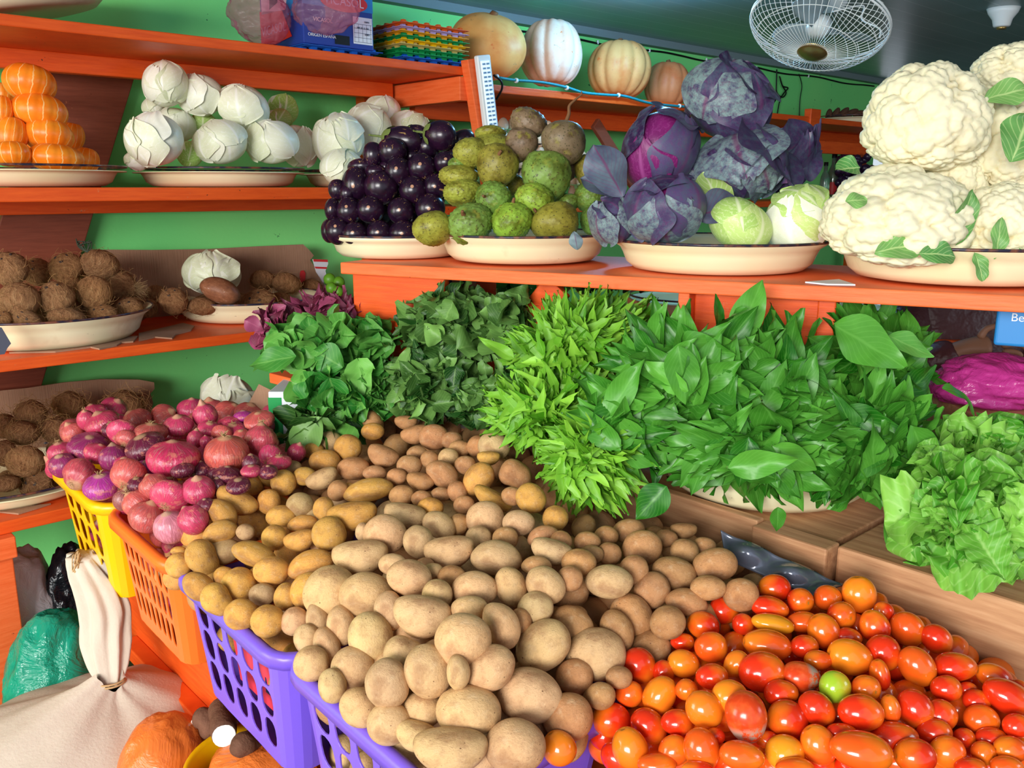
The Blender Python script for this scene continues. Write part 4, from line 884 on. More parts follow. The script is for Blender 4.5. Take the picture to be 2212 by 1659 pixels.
TMARK = [(1207,1618,'alone on the purple basket rim'),(1680,1280,'at the top of the heap under the foam tray'),(1850,1290,'at the top of the heap against the plank'),(1740,1320,'near the top of the heap'),(1560,1330,'at the upper left touching the potatoes'),
 (1400,1430,'at the left beside the large brown potato'),(1480,1430,'on the left slope of the heap'),(1650,1390,'in the upper middle, below the yellow one'),(1800,1410,'in the middle, above the green one'),(1920,1370,'on the upper right slope by the plank'),
 (2000,1400,'against the plank on the right slope'),(1580,1460,'in the middle left of the heap'),(1690,1490,'left of the single green tomato'),(1850,1500,'just right of the single green tomato'),(1400,1530,'on the lower left slope'),(1340,1600,'at the lower left corner of the heap'),
 (1500,1540,'left of the mouldy tomato'),(1620,1600,'below the mouldy tomato'),(1750,1560,'right of the mouldy tomato'),(1870,1600,'at the front right of middle'),(1980,1520,'in the right part of the heap'),(2100,1560,'in the shaded right part'),(2170,1480,'at the right edge under the plank'),
 (2140,1620,'at the lower right corner'),(1740,1640,'at the bottom edge, middle'),(1960,1640,'at the bottom edge, right'),(1460,1645,'at the bottom edge, left')]
lab = []
for n_, (x, y, w, h, Y, a, k) in enumerate(items):
    big = w * h > 125 * 70
    me = TOMM if 'M' in k else TOM[n_ % 4]
    o = put('tomato', me, x, y, w, h, a if 's' not in k else a, Y, jit(TCOL[k[0]], .04), spin=0)
    if 's' in k:  # stem scar turned to the viewer
        m = o.matrix_world.copy(); o.matrix_world = m @ Matrix.Rotation(math.radians(-62), 4, 'Y')
    elif n_ % 3 == 0: o.matrix_world = o.matrix_world @ Matrix.Rotation(math.pi, 4, 'Z')
    cw = {'r': 'red', 'o': 'orange-red', 'O': 'orange', 'y': 'yellow-orange', 'G': 'green unripe', 'M': 'red'}[k[0]]
    shp = 'oblong' if max(w, h) / min(w, h) > 1.25 else 'round'
    if 'M' in k: shp = 'grey-moulded ' + shp
    if 's' in k: shp = 'scarred ' + shp
    lab.append((o, x, y, ('big ' if big else '') + f'{cw} {shp} tomato'))
label_all(lab, TMARK, 'plum tomatoes heaped in the crate', 'tomato')
TP = [(1300,1560),(1380,1440),(1560,1310),(1680,1260),(1880,1280),(2040,1390),(2212,1480),(2230,1670),(1330,1670)]
pts = [(i[0], i[1]) for i in items]
fill = []; core = []
for layer, (drop, cnt) in enumerate(((.028, 95), (.055, 80))):
    mine = []
    for _ in range(5000):
        x, y = g_.uniform(1270, 2240), g_.uniform(1250, 1670)
        if not inpoly(x, y, TP): continue
        sz = np.interp(y, [1250, 1659], [55, 78]) * g_.uniform(.85, 1.1)
        if any((x - a) ** 2 + (y - b) ** 2 < (sz * .78) ** 2 for a, b in mine): continue
        if layer == 0 and any((x - a) ** 2 + (y - b) ** 2 < (sz * .35) ** 2 for a, b in pts): continue
        mine.append((x, y)); z = idw(TOMC, x, y) - drop; r = ray(x, y)[0]; Y = (z - CAMZ) / r[2]
        if layer == 1:
            v, f = ico(3); s_ = msize(sz, Y, y) / 2; core.append((v * [s_ * 1.15, s_, s_] + P(x, y, Y), f)); continue
        o = put('tomato', TOM[int(g_.integers(0, 4))], x, y, sz * g_.uniform(1, 1.25), sz * .95, g_.uniform(-80, 80), Y, jit(TCOL['r' if g_.random() < .6 else 'o'], .05))
        fill.append((o, x, y, ('half-hidden' if layer == 0 else 'deeply buried') + ' red tomato'))
        if len(mine) >= cnt: break
label_all(fill, TMARK, 'half-hidden tomatoes in the heap', 'tomato')
o = tag(obj('tomatoes', mesh('tomatoes', *join(core), M['tomato'])), 'dim mass of tomatoes buried under the visible layers of the heap', 'tomatoes', kind='stuff'); o.color = (*TCOL['r'], 1)

# ================= red onions =================
ONC = [(95,1020,.955),(170,1060,.945),(240,1085,.94),(330,1150,.925),(390,1195,.92),(110,970,.97),(200,900,1.03),(300,930,1.04),(420,900,1.05),(570,900,1.06),(370,990,1.02),(500,980,1.03),(640,960,1.0),(290,1040,.99),(450,1050,.98)]
def oniY(x, y): return (idw(ONC, x, y) - CAMZ) / ray(x, y)[0][2]
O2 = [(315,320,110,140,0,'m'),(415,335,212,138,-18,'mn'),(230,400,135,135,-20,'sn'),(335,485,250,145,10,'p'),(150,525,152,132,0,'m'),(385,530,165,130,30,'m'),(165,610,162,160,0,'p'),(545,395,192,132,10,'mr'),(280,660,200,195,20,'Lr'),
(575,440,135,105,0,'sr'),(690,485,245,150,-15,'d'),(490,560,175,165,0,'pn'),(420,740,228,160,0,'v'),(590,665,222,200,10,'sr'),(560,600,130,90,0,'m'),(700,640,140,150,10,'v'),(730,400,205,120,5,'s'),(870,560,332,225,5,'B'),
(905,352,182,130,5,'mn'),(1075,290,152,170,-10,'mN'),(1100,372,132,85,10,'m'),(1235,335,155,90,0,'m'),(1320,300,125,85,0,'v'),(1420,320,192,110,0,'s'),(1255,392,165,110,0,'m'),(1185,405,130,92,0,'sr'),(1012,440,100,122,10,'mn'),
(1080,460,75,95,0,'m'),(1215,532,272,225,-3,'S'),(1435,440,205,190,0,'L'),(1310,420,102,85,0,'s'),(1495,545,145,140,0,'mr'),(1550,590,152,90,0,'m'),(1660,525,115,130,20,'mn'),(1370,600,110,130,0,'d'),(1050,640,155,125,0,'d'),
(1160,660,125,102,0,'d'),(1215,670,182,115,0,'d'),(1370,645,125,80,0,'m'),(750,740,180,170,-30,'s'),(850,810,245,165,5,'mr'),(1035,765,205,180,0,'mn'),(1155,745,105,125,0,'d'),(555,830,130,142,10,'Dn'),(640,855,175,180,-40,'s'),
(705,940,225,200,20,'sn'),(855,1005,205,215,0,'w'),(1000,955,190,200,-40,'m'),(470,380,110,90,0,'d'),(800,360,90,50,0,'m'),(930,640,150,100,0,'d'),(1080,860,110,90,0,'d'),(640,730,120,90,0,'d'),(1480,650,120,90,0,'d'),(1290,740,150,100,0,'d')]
OCOL = {'m': srgb(206, 66, 104), 'v': srgb(184, 60, 152), 'p': srgb(150, 48, 104), 's': srgb(208, 96, 92), 'S': srgb(212, 100, 88), 'B': srgb(204, 54, 96), 'd': srgb(104, 34, 60), 'L': srgb(204, 84, 96), 'w': srgb(226, 150, 160), 'D': srgb(150, 84, 84)}  # the dark onions take the darkest skin colour
items = [[80 + x / 2.962, 800 + y / 2.962, w / 2.962, h / 2.962, 0, a, k] for x, y, w, h, a, k in O2]
for i in items: i[4] = oniY(i[0], i[1] + i[3] * .15)
relax(items, mx=.04)
OMARK = [(180,915,'at the top left of the onion heap'),(130,990,'by the far rim of the yellow basket'),(210,1030,'hanging over the yellow basket rim'),(260,940,'behind the big magenta onion'),(300,1000,'left of the big magenta onion'),(370,985,'at the middle of the heap'),
 (400,910,'in front of the dark wall, middle of heap'),(450,900,'below the bright white cabbage head'),(560,900,'beside the leafy greens at the back right'),(490,980,'right of the big magenta onion'),(560,960,'near the potatoes at the upper right'),(640,960,'at the right end, by the potatoes'),
 (480,1030,'in the dark hollow near the potatoes'),(290,1090,'above the orange basket corner'),(350,1070,'in the front row over the orange basket'),(380,1140,'on the orange basket rim next to potatoes'),(430,1060,'right of the front row')]
lab = []
for n_, (x, y, w, h, Y, a, k) in enumerate(items):
    me = ONI[4] if 'L' in k else (ONI[2] if 'N' in k else (ONI[1] if 'n' in k else ONI[[0, 3][n_ % 2]]))
    tl = random.uniform(5, 35) if 'r' not in k else -random.uniform(100, 140)
    if 'r' in k: tl = -50
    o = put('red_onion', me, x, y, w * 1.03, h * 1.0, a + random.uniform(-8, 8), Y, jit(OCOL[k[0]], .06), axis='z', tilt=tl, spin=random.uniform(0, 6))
    if k[0] == 'B' or 'r' in k or 'S' in k: kid('roots', OROOT, o)
    if k[0] in 'SLD' or n_ % 4 == 0: kid('dry_neck', ODRY, o)
    cw = {'m': 'magenta', 'v': 'bright violet', 'p': 'deep purple', 's': 'salmon-skinned', 'S': 'very large salmon-skinned', 'B': 'very large magenta', 'd': 'dark', 'L': 'torn-skinned', 'w': 'pinkish white', 'D': 'dry dark-necked'}[k[0]]
    lab.append((o, x, y, ('large ' if w > 68 and k[0] not in 'SB' else 'small ' if w < 44 else '') + f'{cw} red onion'))
label_all(lab, OMARK, 'red onions heaped over the yellow and orange baskets', 'onion')
OP = [(100,1000),(200,880),(330,890),(420,880),(580,880),(650,960),(620,1000),(480,1060),(390,1150),(250,1070)]
mine = []; fill = []
for _ in range(3000):
    x, y = g_.uniform(90, 660), g_.uniform(870, 1180)
    if not inpoly(x, y, OP): continue
    sz = g_.uniform(48, 66)
    if any((x - a) ** 2 + (y - b) ** 2 < (sz * .7) ** 2 for a, b in mine): continue
    mine.append((x, y)); z = idw(ONC, x, y) - .045; Y = (z - CAMZ) / ray(x, y)[0][2]
    o = put('red_onion', ONI[int(g_.integers(0, 4))], x, y, sz * 1.15, sz * .95, g_.uniform(-60, 60), Y, jit(OCOL['m' if g_.random() < .6 else 's'], .08), axis='z', tilt=20, spin=1)
    fill.append((o, x, y, 'half-hidden onion'))
label_all(fill, OMARK, 'half-hidden red onions in the heap', 'onion')
for (c0, c1, zz, nm) in ((2.0, 2.29, .92, 'yellow'), (1.65, 1.94, .89, 'orange')):
    for i in range(4):
        for j in range(3):
            c = W(.635 + .015 * (2 - j) + g_.uniform(0, .01), c0 + (c1 - c0) * (i + .5) / 4, zz - .05 - .06 * j); o = obj('red_onion', ONI[int(g_.integers(0, 4))])
            o.matrix_world = Matrix.Translation(Vector(tuple(c))) @ Matrix.Rotation(g_.uniform(0, 6), 4, 'X') @ Matrix.Diagonal((.033, .033, .028, 1)); o.color = (*jit(OCOL['m' if g_.random() < .5 else 's']), 1)
            tag(o, f'red onion behind the {["upper", "middle", "lower"][j]} slots of the {nm} basket, {ORD[3 - i]}', 'onion', f'red onions inside the {nm} basket')

# ================= shelf produce =================
def shelfY(px, py, c): return PC(px, py, c)[1]
# small striped pumpkins
lab = []
for i, (x, y, w, h, c) in enumerate([(360,1010,332,165,2.62),(80,985,235,150,2.62),(550,1025,160,150,2.76),(310,870,300,190,2.68),(75,860,195,210,2.68),(460,875,150,170,2.82),(250,715,335,205,2.70),(15,700,130,165,2.70),(190,530,315,215,2.72),(20,600,150,130,2.9),(190,900,150,200,2.92)]):
    px, py = x / 2.962, y / 2.962
    o = put('small_pumpkin', MPU[i % 2], px, py, w / 2.962, h / 2.962, [4, -4, 8, 0, 5, 10, 2, 0, 6, 0, 0][i], shelfY(px, py, c), axis='z', tilt=random.uniform(-4, 12), spin=i * 1.3)
    tag(o, ['small striped orange pumpkin in the bottom row, front and widest', 'small pumpkin at the frame edge in the bottom row', 'small pumpkin at the right end of the bottom row', 'small pumpkin third down the tall stack', 'small pumpkin at the frame edge, third layer down', 'small pumpkin with green patch behind the stack',
        'small pumpkin second from the top of the stack', 'small pumpkin cut by the frame edge, second layer', 'topmost small striped orange pumpkin of the stack', 'dark shaded small pumpkin behind the stack', 'small pumpkin hidden in the middle of the stack'][i], 'pumpkin', 'small striped pumpkins in the left basin')
# white cabbages on the middle shelf
wl = lambda r: [(r.uniform(-60, 60), r.uniform(-20, 40), r.uniform(.7, 1.0), r.uniform(.01, .07), r.uniform(.012, .035), 'cab_white') for _ in range(4)]
rg = random.Random(4)
CB = [(1060,545,272,285,2.72,'topmost white cabbage, with a curled leaf tip on its left'),(1290,612,282,262,2.72,'white cabbage second from left in the top row'),(1560,692,335,285,2.66,'large creamy white cabbage right of centre near the top'),(1812,700,205,200,2.90,'greenish cabbage at the upper right of the heap'),
 (985,690,140,130,2.86,'white cabbage mostly hidden behind the left side of the heap'),(1130,800,240,210,2.78,'white cabbage in the second row behind the big left one'),(1300,800,190,160,2.78,'light green cabbage at the centre of the heap'),(997,893,358,335,2.60,'big white cabbage at the front left of the basin'),
 (1413,912,342,275,2.60,'white cabbage at the front centre of the basin'),(1732,912,335,275,2.60,'white cabbage at the front right of the basin'),(1905,935,235,270,2.72,'bluish white cabbage at the right rim of the basin'),(870,1030,150,120,2.74,'white cabbage peeking out at the lower left rim'),
 (1790,765,170,140,2.84,'bluish white cabbage under the greenish one'),(1215,985,170,170,2.66,'green-stalked cabbage low between the two front ones')]
for i, (x, y, w, h, c, lb) in enumerate(CB):
    px, py = x / 2.962, y / 2.962; g2 = 'green' in lb and 'greenish' not in lb
    cabbage('white_cabbage', px, py, w / 2.962 * .96, h / 2.962 * .96, shelfY(px, py, c), 'green' if 'green' in lb else 'white', i, lb, wl(rg) if 'green' not in lb else [(20, 20, .9, .03, .012, 'cab_green'), (-40, 0, .8, .02, .01, 'cab_white')], group='white cabbages in the middle shelf basin')
CB = [(733,303,106,106,2.60,'white cabbage at the left of the second heap behind the eggplants'),(797,283,98,106,2.68,'smooth cream cabbage in the middle of the second heap'),(826,245,78,72,2.80,'topmost white cabbage of the second heap'),(884,284,92,86,2.72,'white cabbage just left of the leaning orange post'),
 (742,366,92,80,2.52,'white cabbage lowest beside the upper eggplants'),(905,330,80,80,2.80,'white cabbage hidden behind the upper eggplants')]
for i, (px, py, w, h, c, lb) in enumerate(CB): cabbage('white_cabbage', px, py, w, h, shelfY(px, py, c), 'white', i + 20, lb, wl(rg), group='white cabbages behind the eggplants')
cabbage('white_cabbage', 457, 590, 112, 88, shelfY(457, 590, 2.86), 'white', 41, 'crumpled white cabbage on the coconuts against the cardboard', [(-30, 10, .9, .08, .05, 'cab_white'), (30, 30, .8, .10, .05, 'cab_white'), (0, -20, .9, .06, .04, 'cab_white'), (60, 0, .8, .08, .05, 'cab_white')])
cabbage('white_cabbage', 494, 858, 108, 88, shelfY(494, 858, 2.60), 'white', 42, 'bright white wavy cabbage standing behind the red onions', [(-50, 10, .85, .16, .05, 'cab_white'), (10, 35, .8, .12, .05, 'cab_white'), (50, -5, .85, .20, .05, 'cab_white'), (-10, -20, .8, .10, .04, 'cab_white')])
# limes
LIM = [(402,885,34,34,2.72),(425,893,30,32,2.66),(412,908,30,30,2.62),(440,880,28,28,2.78),(450,905,30,30,2.66),(712,603,26,26,2.76),(732,610,26,26,2.74),(716,622,24,24,2.70),(730,630,24,24,2.66),(470,925,30,30,2.66),(500,925,32,30,2.68)]
lab = []
for px, py, w, h, c in LIM:
    o = put('lime', POT[1], px, py, w, h, 20, shelfY(px, py, c)); o.data = bpy.data.meshes.get('lime') or (lambda m: (setattr(m, 'name', 'lime'), m.materials.clear(), m.materials.append(M['lime']), m)[3])(POT[1].copy())
    lab.append((o, px, py, 'green lime'))
label_all(lab, [(425, 895, 'behind the onions below the bright cabbage'), (722, 615, 'at the torn cardboard left of the orange panel')], 'limes on the wall rack', 'lime')
# coconuts
C5 = [(65,240,225,225,2.70,0,'at the upper left of the basin, with its dark eye facing out'),(240,262,175,195,2.86,0,'darkest one behind the upper left'),(420,232,215,172,2.78,0,'second from the right in the top row'),(640,215,235,185,2.74,1,'top right of the heap under the green sprig'),
 (125,437,242,222,2.58,1,'reddish one at the left of the middle row'),(358,427,225,215,2.58,0,'grey round one in the centre of the middle row'),(450,365,170,150,2.74,1,'orange-brown one behind the middle row'),(602,392,218,215,2.60,1,'stringy one right of the centre'),
 (770,358,225,205,2.74,2,'with a pale fibre tuft pointing right'),(180,572,222,125,2.52,0,'in the front row showing three dark eyes'),(425,555,230,135,2.52,1,'in the front row with a golden shell'),(650,540,192,125,2.54,0,'in the front row, third from the left'),
 (815,502,185,145,2.62,0,'in the front row with one grey eye'),(940,492,140,115,2.72,0,'rightmost of the front row'),(25,565,110,110,2.56,0,'cut off by the left edge of the frame'),(560,300,160,140,2.90,0,'hidden behind the top row')]
def cocon(px, py, w, h, Y, eye, lb, grp, col, hair=0, ang=0, tilt=None):
    o = put('coconut', COC[random.randrange(2)], px, py, w, h, ang, Y, col, axis='z', tilt=(random.uniform(35, 75) if eye == 0 else random.uniform(-20, 10)) if tilt is None else tilt, spin=random.uniform(0, 6))
    kid('husk_fibre', CHAIR[hair], o)
    if eye == 0: kid('germination_eyes', CEYE, o)
    if eye == 2: kid('husk_tuft', TUFT, o)
    return tag(o, lb, 'coconut', grp)
for x, y, w, h, c, e, lb in C5:
    px, py = x / 2.962, 500 + y / 2.962; c = 2.62 + (c - 2.52) * .75
    cocon(px, py, w / 2.962, h / 2.962, shelfY(px, py, c), e, 'brown coconut ' + lb, 'coconuts in the left basin', srgb(*random.choice([(255, 240, 225), (235, 215, 200), (250, 228, 196)])), ang=95 if e == 2 else 0, tilt=0 if e == 2 else None)
C5 = [(1110,447,175,172,2.62,0,'leftmost one with dark eyes'),(1000,405,130,120,2.85,1,'behind the leftmost one'),(1290,482,192,115,2.60,1,'reddish one at the front rim'),(1470,492,145,90,2.62,1,'small pointed one at the front rim'),
 (1652,462,215,142,2.62,0,'large orange one at the right front'),(1680,312,155,125,2.88,1,'shaded one against the cardboard'),(1830,332,180,135,2.80,1,'hairy one at the right against the cardboard'),(1990,352,140,95,2.86,1,'half hidden behind the red leaves'),(1790,450,170,120,2.74,1,'beside the red amaranth leaves')]
for x, y, w, h, c, e, lb in C5:
    px, py = x / 2.962, 500 + y / 2.962; c = 2.69 + (c - 2.60) * .7
    cocon(px, py, w / 2.962, h / 2.962, shelfY(px, py, c), e, 'coconut in the second basin, ' + lb, 'coconuts in the right basin', srgb(235, 205, 180))
o = put('mamey_fruit', potato_mesh(77), 476, 628, 88, 55, 22, shelfY(476, 628, 2.66)); _m = o.data.copy(); _m.materials.clear(); n = NT('smooth_brown_shell'); _m.materials.append(n.out(n.ramp(n.noise(3, 6, .7), (.3, srgb(112, 66, 44)), (.6, srgb(150, 96, 66)), (.75, srgb(214, 196, 180))), .5, .3)); o.data = _m
o.name = 'coconut'; tag(o, 'smooth hairless brown coconut lying in front of the crumpled cabbage', 'coconut')
C5 = [(200,1165,195,170,2.72,'with long hair, upper left of the cardboard'),(440,1112,205,172,2.84,'at the top in the shade of the cardboard'),(790,1122,245,205,2.84,'darkest one beside the cardboard\'s torn end'),(140,1290,205,155,2.66,'pointed one in the second row'),
 (360,1272,195,165,2.66,'shaggy one behind the onions'),(25,1245,150,160,2.74,'at the frame edge in the second row'),(385,1400,160,150,2.58,'beside the yellow basket corner'),(160,1472,235,205,2.54,'large light brown one at the front'),
 (225,1612,205,110,2.52,'bottom one with a dark eye'),(35,1612,180,110,2.52,'bottom left one at the frame edge'),(335,1625,120,90,2.56,'small one tucked behind the yellow rim'),(600,1250,200,160,2.80,'hidden behind the upper onions'),(30,1420,150,170,2.60,'at the frame edge in the third row')]
for i, (x, y, w, h, c, lb) in enumerate(C5):
    px, py = x / 2.962, 500 + y / 2.962; c = 2.63 + (c - 2.52) * .75
    cocon(px, py, w / 2.962, h / 2.962, shelfY(px, py, c), 0 if i == 8 else 1, 'hairy coconut ' + lb, 'hairy coconuts on the bottom shelf', srgb(200, 170, 150) if i != 7 else srgb(240, 215, 190), hair=1 if i < 6 else 0)

for i, (x, y, c, wh) in enumerate([(30,690,2.78,'left end of the left basin'),(95,680,2.74,'left middle of the left basin'),(165,675,2.74,'middle of the left basin'),(225,672,2.76,'right middle of the left basin'),(285,665,2.80,'right end of the left basin'),
   (60,1060,2.78,'bottom shelf basin, middle'),(100,1040,2.80,'bottom shelf basin, right'),(20,1050,2.80,'bottom shelf basin, left'),(450,668,2.84,'second basin, left'),(520,668,2.84,'second basin, right')]):
    o = put('coconut', COC[i % 2], x, y, 78, 66, 0, shelfY(x, y, c), srgb(220, 190, 165), axis='z', tilt=10, spin=i); tag(o, 'coconut deep under the others, ' + wh, 'coconut', 'coconuts buried in the basins')

# cardboard liners
def cardsheet(label, pts, c, cut=None, th=.005):
    q = [PC(x, y, c) for x, y in pts]; n_ = len(q); v = np.vstack([q, [p + N * th for p in q]])
    f = [tuple(range(n_)), tuple(range(n_, 2 * n_))[::-1]] + [(i, i + n_, (i + 1) % n_ + n_, (i + 1) % n_) for i in range(n_)]
    return tag(obj('cardboard_sheet', mesh('cardboard_sheet', v, f, M['card'], smooth=False)), label, 'cardboard')
cardsheet('torn brown cardboard sheet standing behind the coconuts on the third shelf', [(175,700),(170,560),(195,539),(330,540),(450,538),(560,532),(655,528),(668,540),(678,552),(670,562),(682,580),(690,592),(700,612),(706,640),(706,706)], 3.0)
cardsheet('dark cardboard sheet standing behind the hairy coconuts, bottom shelf', [(-60,1100),(-60,850),(60,838),(140,826),(220,819),(300,820),(333,826),(334,840),(325,850),(331,870),(322,905),(330,1095)], 2.99)
o = cardsheet('printed red and white torn carton flap by the limes', [(676,560),(708,561),(709,570),(703,585),(706,598),(698,612),(692,600),(684,588)], 2.96)
o.data.materials.clear(); o.data.materials.append(M['boxwhite'])
def strip(name, pts, c, mat, parent=None, th=.002, plane=PC):
    q = [plane(x, y, c) for x, y in pts]; n_ = len(q); v = np.vstack([q, [p + N * th for p in q]])
    f = [tuple(range(n_)), tuple(range(n_, 2 * n_))[::-1]] + [(i, i + n_, (i + 1) % n_ + n_, (i + 1) % n_) for i in range(n_)]
    return obj(name, mesh(name, v, f, mat, smooth=False), parent)
for q in ([(677,560),(708,561),(708,566),(678,565)], [(680,576),(706,577),(706,581),(682,580)]): strip('red_band', q, 2.956, M['boxred'], o)
strip('red_mark', [(648,592),(650,585),(656,584),(660,590),(659,610),(654,613),(649,610)], 2.995, M['boxred'])
bpy.data.objects['red_mark'].parent = bpy.data.objects['cardboard_sheet']
def flatcard(label, pts, z):
    q = [PZ(x, y, z) for x, y in pts]; n_ = len(q); v = np.vstack([q, [p + UP * .004 for p in q]])
    f = [tuple(range(n_))[::-1], tuple(range(n_, 2 * n_))] + [(i, (i + 1) % n_, (i + 1) % n_ + n_, i + n_) for i in range(n_)]
    return tag(obj('cardboard_scrap', mesh('cardboard_scrap', v, f, M['card'], smooth=False)), label, 'cardboard')
flatcard('torn cardboard scrap lying between the two coconut basins', [(300,722),(345,712),(395,700),(420,706),(412,716),(380,724),(372,733),(335,730),(300,738)], 1.1715)
flatcard('torn cardboard scrap under the left coconut basin, hanging over the edge', [(20,764),(90,755),(200,738),(298,728),(288,740),(262,742),(252,748),(215,756),(196,752),(120,762)], 1.1712)
flatcard('cardboard scrap under the basin on the bottom shelf', [(0,1094),(60,1096),(110,1090),(80,1100),(40,1112),(0,1108)], .7495)

# big pumpkins on the top shelf
for i, (px, py, w, h, a, c, col, tl, lb) in enumerate([(1053,103,168,132,10,2.74,(244,180,104),70,'largest pale orange pumpkin, smooth, with yellow patch'),(1192,116,136,130,0,2.76,(236,204,180),5,'pale pinkish ribbed pumpkin beside the largest one'),
   (1337,151,136,114,4,2.74,(232,172,106),8,'tan ribbed pumpkin, third from left on the upper shelf'),(1441,184,98,92,5,2.76,(216,136,86),10,'darker orange pumpkin at the right end of the row')]):
    o = put('pumpkin', PUM[i], px, py, w, h, a, shelfY(px, py, c), srgb(*col), axis='z', tilt=tl if tl < 60 else 30, spin=i); kid('stalk', PST, o); tag(o, lb, 'pumpkin', 'big pumpkins on the upper wall shelf')

# eggplants
C2 = lambda x, y: (700 + x / 2.962, y / 2.962)
E2 = [(500,897,242,150,15,'S'),(740,865,192,162,20,'c'),(590,842,130,75,10,'c'),(880,912,172,125,-30,''),(315,990,115,142,0,''),(435,975,168,162,0,''),(660,950,152,152,0,''),(250,1082,180,112,0,''),(475,1100,152,165,0,'v'),(625,1075,168,162,0,'v'),
 (785,1050,152,132,0,'v'),(208,1182,160,205,0,'m'),(365,1207,195,192,0,''),(575,1222,162,162,0,'v'),(715,1192,145,142,0,'v'),(85,1217,105,122,0,''),(148,1240,92,102,0,''),(58,1345,92,132,0,'m'),(160,1352,142,152,0,'m'),(300,1345,162,152,0,'v'),
 (492,1350,152,152,0,'v'),(680,1330,172,162,0,'m'),(35,1482,88,132,0,'m'),(90,1482,142,152,0,'m'),(200,1497,152,132,0,'v'),(357,1492,147,142,0,'v'),(510,1492,172,142,0,'m'),(640,1440,130,130,0,''),(560,1010,120,110,0,''),(400,1080,110,100,0,''),(840,960,120,110,0,''),(700,1070,120,110,0,''),(330,1110,130,100,0,'')]
YB = D1[1]; lab = []
items = []
for x, y, w, h, a, k in E2:
    px, py = C2(x, y); fr = (py - 280) / (515 - 280); items.append([px, py, w / 2.962, h / 2.962, YB + .0 - .13 * fr + (.06 if px > 850 and k == '' else 0), a, k])
relax(items, mx=.10)
for _i in range(34): items.append([random.uniform(735, 940), random.uniform(330, 505), 52, 50, YB + .03 + random.uniform(0, .05), 0, 'x'])
for n_, (px, py, w, h, Y, a, k) in enumerate(items):
    tl = random.uniform(62, 85) if k in 'vm' and k else random.uniform(20, 45)
    w *= 1.13; h *= 1.13
    if k == 'x' and px < 860 - (py - 300) * .9: continue
    o = put('eggplant', EGP[n_ % 3], px, py, w, h, a, Y, axis='z', tilt=0, spin=random.uniform(0, 6), thick=1.2)
    if k and k in 'vm': o.matrix_world = Matrix.Translation(o.matrix_world.translation) @ frame_from(RV, UV_, BV, (0, 0, 0), (msize(w, Y, py) / 2, msize(h, Y, py) / 2, msize(max(w, h), Y, py) / 2 * 1.15)) @ Matrix.Rotation(random.uniform(-.3, .3), 4, 'X')
    if k == 'c' or k == 'S':
        o.matrix_world = Matrix.Translation(o.matrix_world.translation) @ frame_from(-UV_ * .2 + BV * .9, -BV * .3 - UV_, RV * .95 - UV_ * .3, (0, 0, 0), (msize(h, Y, py) / 2, msize(h, Y, py) / 2, msize(w, Y, py) / 2)); kid('calyx', CAL, o)
    lab.append((o, px, py, {'': 'plain glossy eggplant', 'v': 'eggplant with blossom scar facing out', 'm': 'gold-streaked dark eggplant', 'c': 'eggplant with green stalk cap', 'S': 'long bluish-sheened eggplant with stalk', 'x': 'half-hidden dark eggplant'}[k]))
label_all(lab, [(870,290,'at the top of the heap'),(830,330,'in the upper part of the heap'),(920,340,'beside the soursops, upper part'),(760,400,'at the left edge, middle height'),(830,400,'in the middle of the heap'),(920,400,'beside the soursops, lower part'),(740,460,'at the lower left'),(810,455,'in the second row from below'),(880,455,'low on the right'),(740,505,'in the bottom row, left'),(820,505,'in the bottom row, middle'),(880,505,'in the bottom row, right')], 'eggplants heaped in the left counter basin', 'eggplant')

# soursops
S2 = [(1300,802,232,192,20,.06,0,'n',0,'brown soursop at the top of the heap'),(1530,892,272,252,10,.0,4,'n',2,'brown soursop with a long curling stalk'),(1265,912,202,205,0,.0,4,'n',0,'small grey-brown soursop below the topmost one'),(1070,862,195,95,0,.06,0,'y',0,'yellowish soursop at the upper left behind the others'),
 (935,985,210,185,-20,.0,0,'y',0,'yellow-green soursop at the upper left beside the eggplants'),(1085,925,222,140,0,.04,1,'y',0,'yellow-green soursop just below the topmost yellow one'),(1097,1062,252,262,0,-.04,1,'o',1,'ochre soursop with a stub stalk, upper centre'),(1405,1102,315,315,5,-.04,3,'g',0,'big green heart-shaped soursop'),
 (855,1132,235,140,0,-.02,0,'y',0,'yellow-green soursop touching the eggplants, middle'),(885,1235,235,165,0,-.07,2,'y',1,'spiny soursop with stalks pointing left'),(1090,1272,225,215,0,-.10,2,'g',1,'spiny green soursop with a brown stub, centre'),(1345,1282,240,215,0,-.10,2,'G',1,'lime-green spiny soursop with its stub pointing down'),
 (705,1462,245,205,-15,-.15,1,'y',0,'yellow-brown soursop at the bottom left of the basin'),(942,1437,292,262,0,-.16,2,'g',1,'big spiny green soursop in the bottom row with white-haired stub'),(1210,1432,255,245,0,-.16,0,'G',1,'bright green smooth soursop in the bottom row'),(1490,1422,295,242,-10,-.15,1,'o',0,'mottled brown and yellow soursop at the bottom right'),
 (1680,1102,160,205,0,.04,0,'o',0,'dark mottled soursop beside the red cabbages'),(1705,1262,195,190,0,-.02,2,'g',0,'green soursop under the loose cabbage leaf'),(1570,1302,140,112,0,-.02,0,'g',0,'small green soursop behind the bottom right one'),(1705,1420,130,165,0,-.08,0,'g',0,'green soursop at the right rim of the basin'),
 (860,1050,130,92,0,.0,2,'g',0,'green soursop peeking out beside the eggplants'),(1220,1190,130,130,0,.06,0,'o',0,'shaded soursop deep in the centre'),(1560,1080,140,160,0,.08,0,'n',0,'shaded brown soursop behind the heart-shaped one'),(1000,1350,120,100,0,.0,0,'o',0,'shaded soursop behind the bottom row')]
SC = {'n': srgb(136, 112, 88), 'y': srgb(160, 160, 62), 'o': srgb(150, 138, 54), 'g': srgb(124, 158, 70), 'G': srgb(150, 184, 62)}
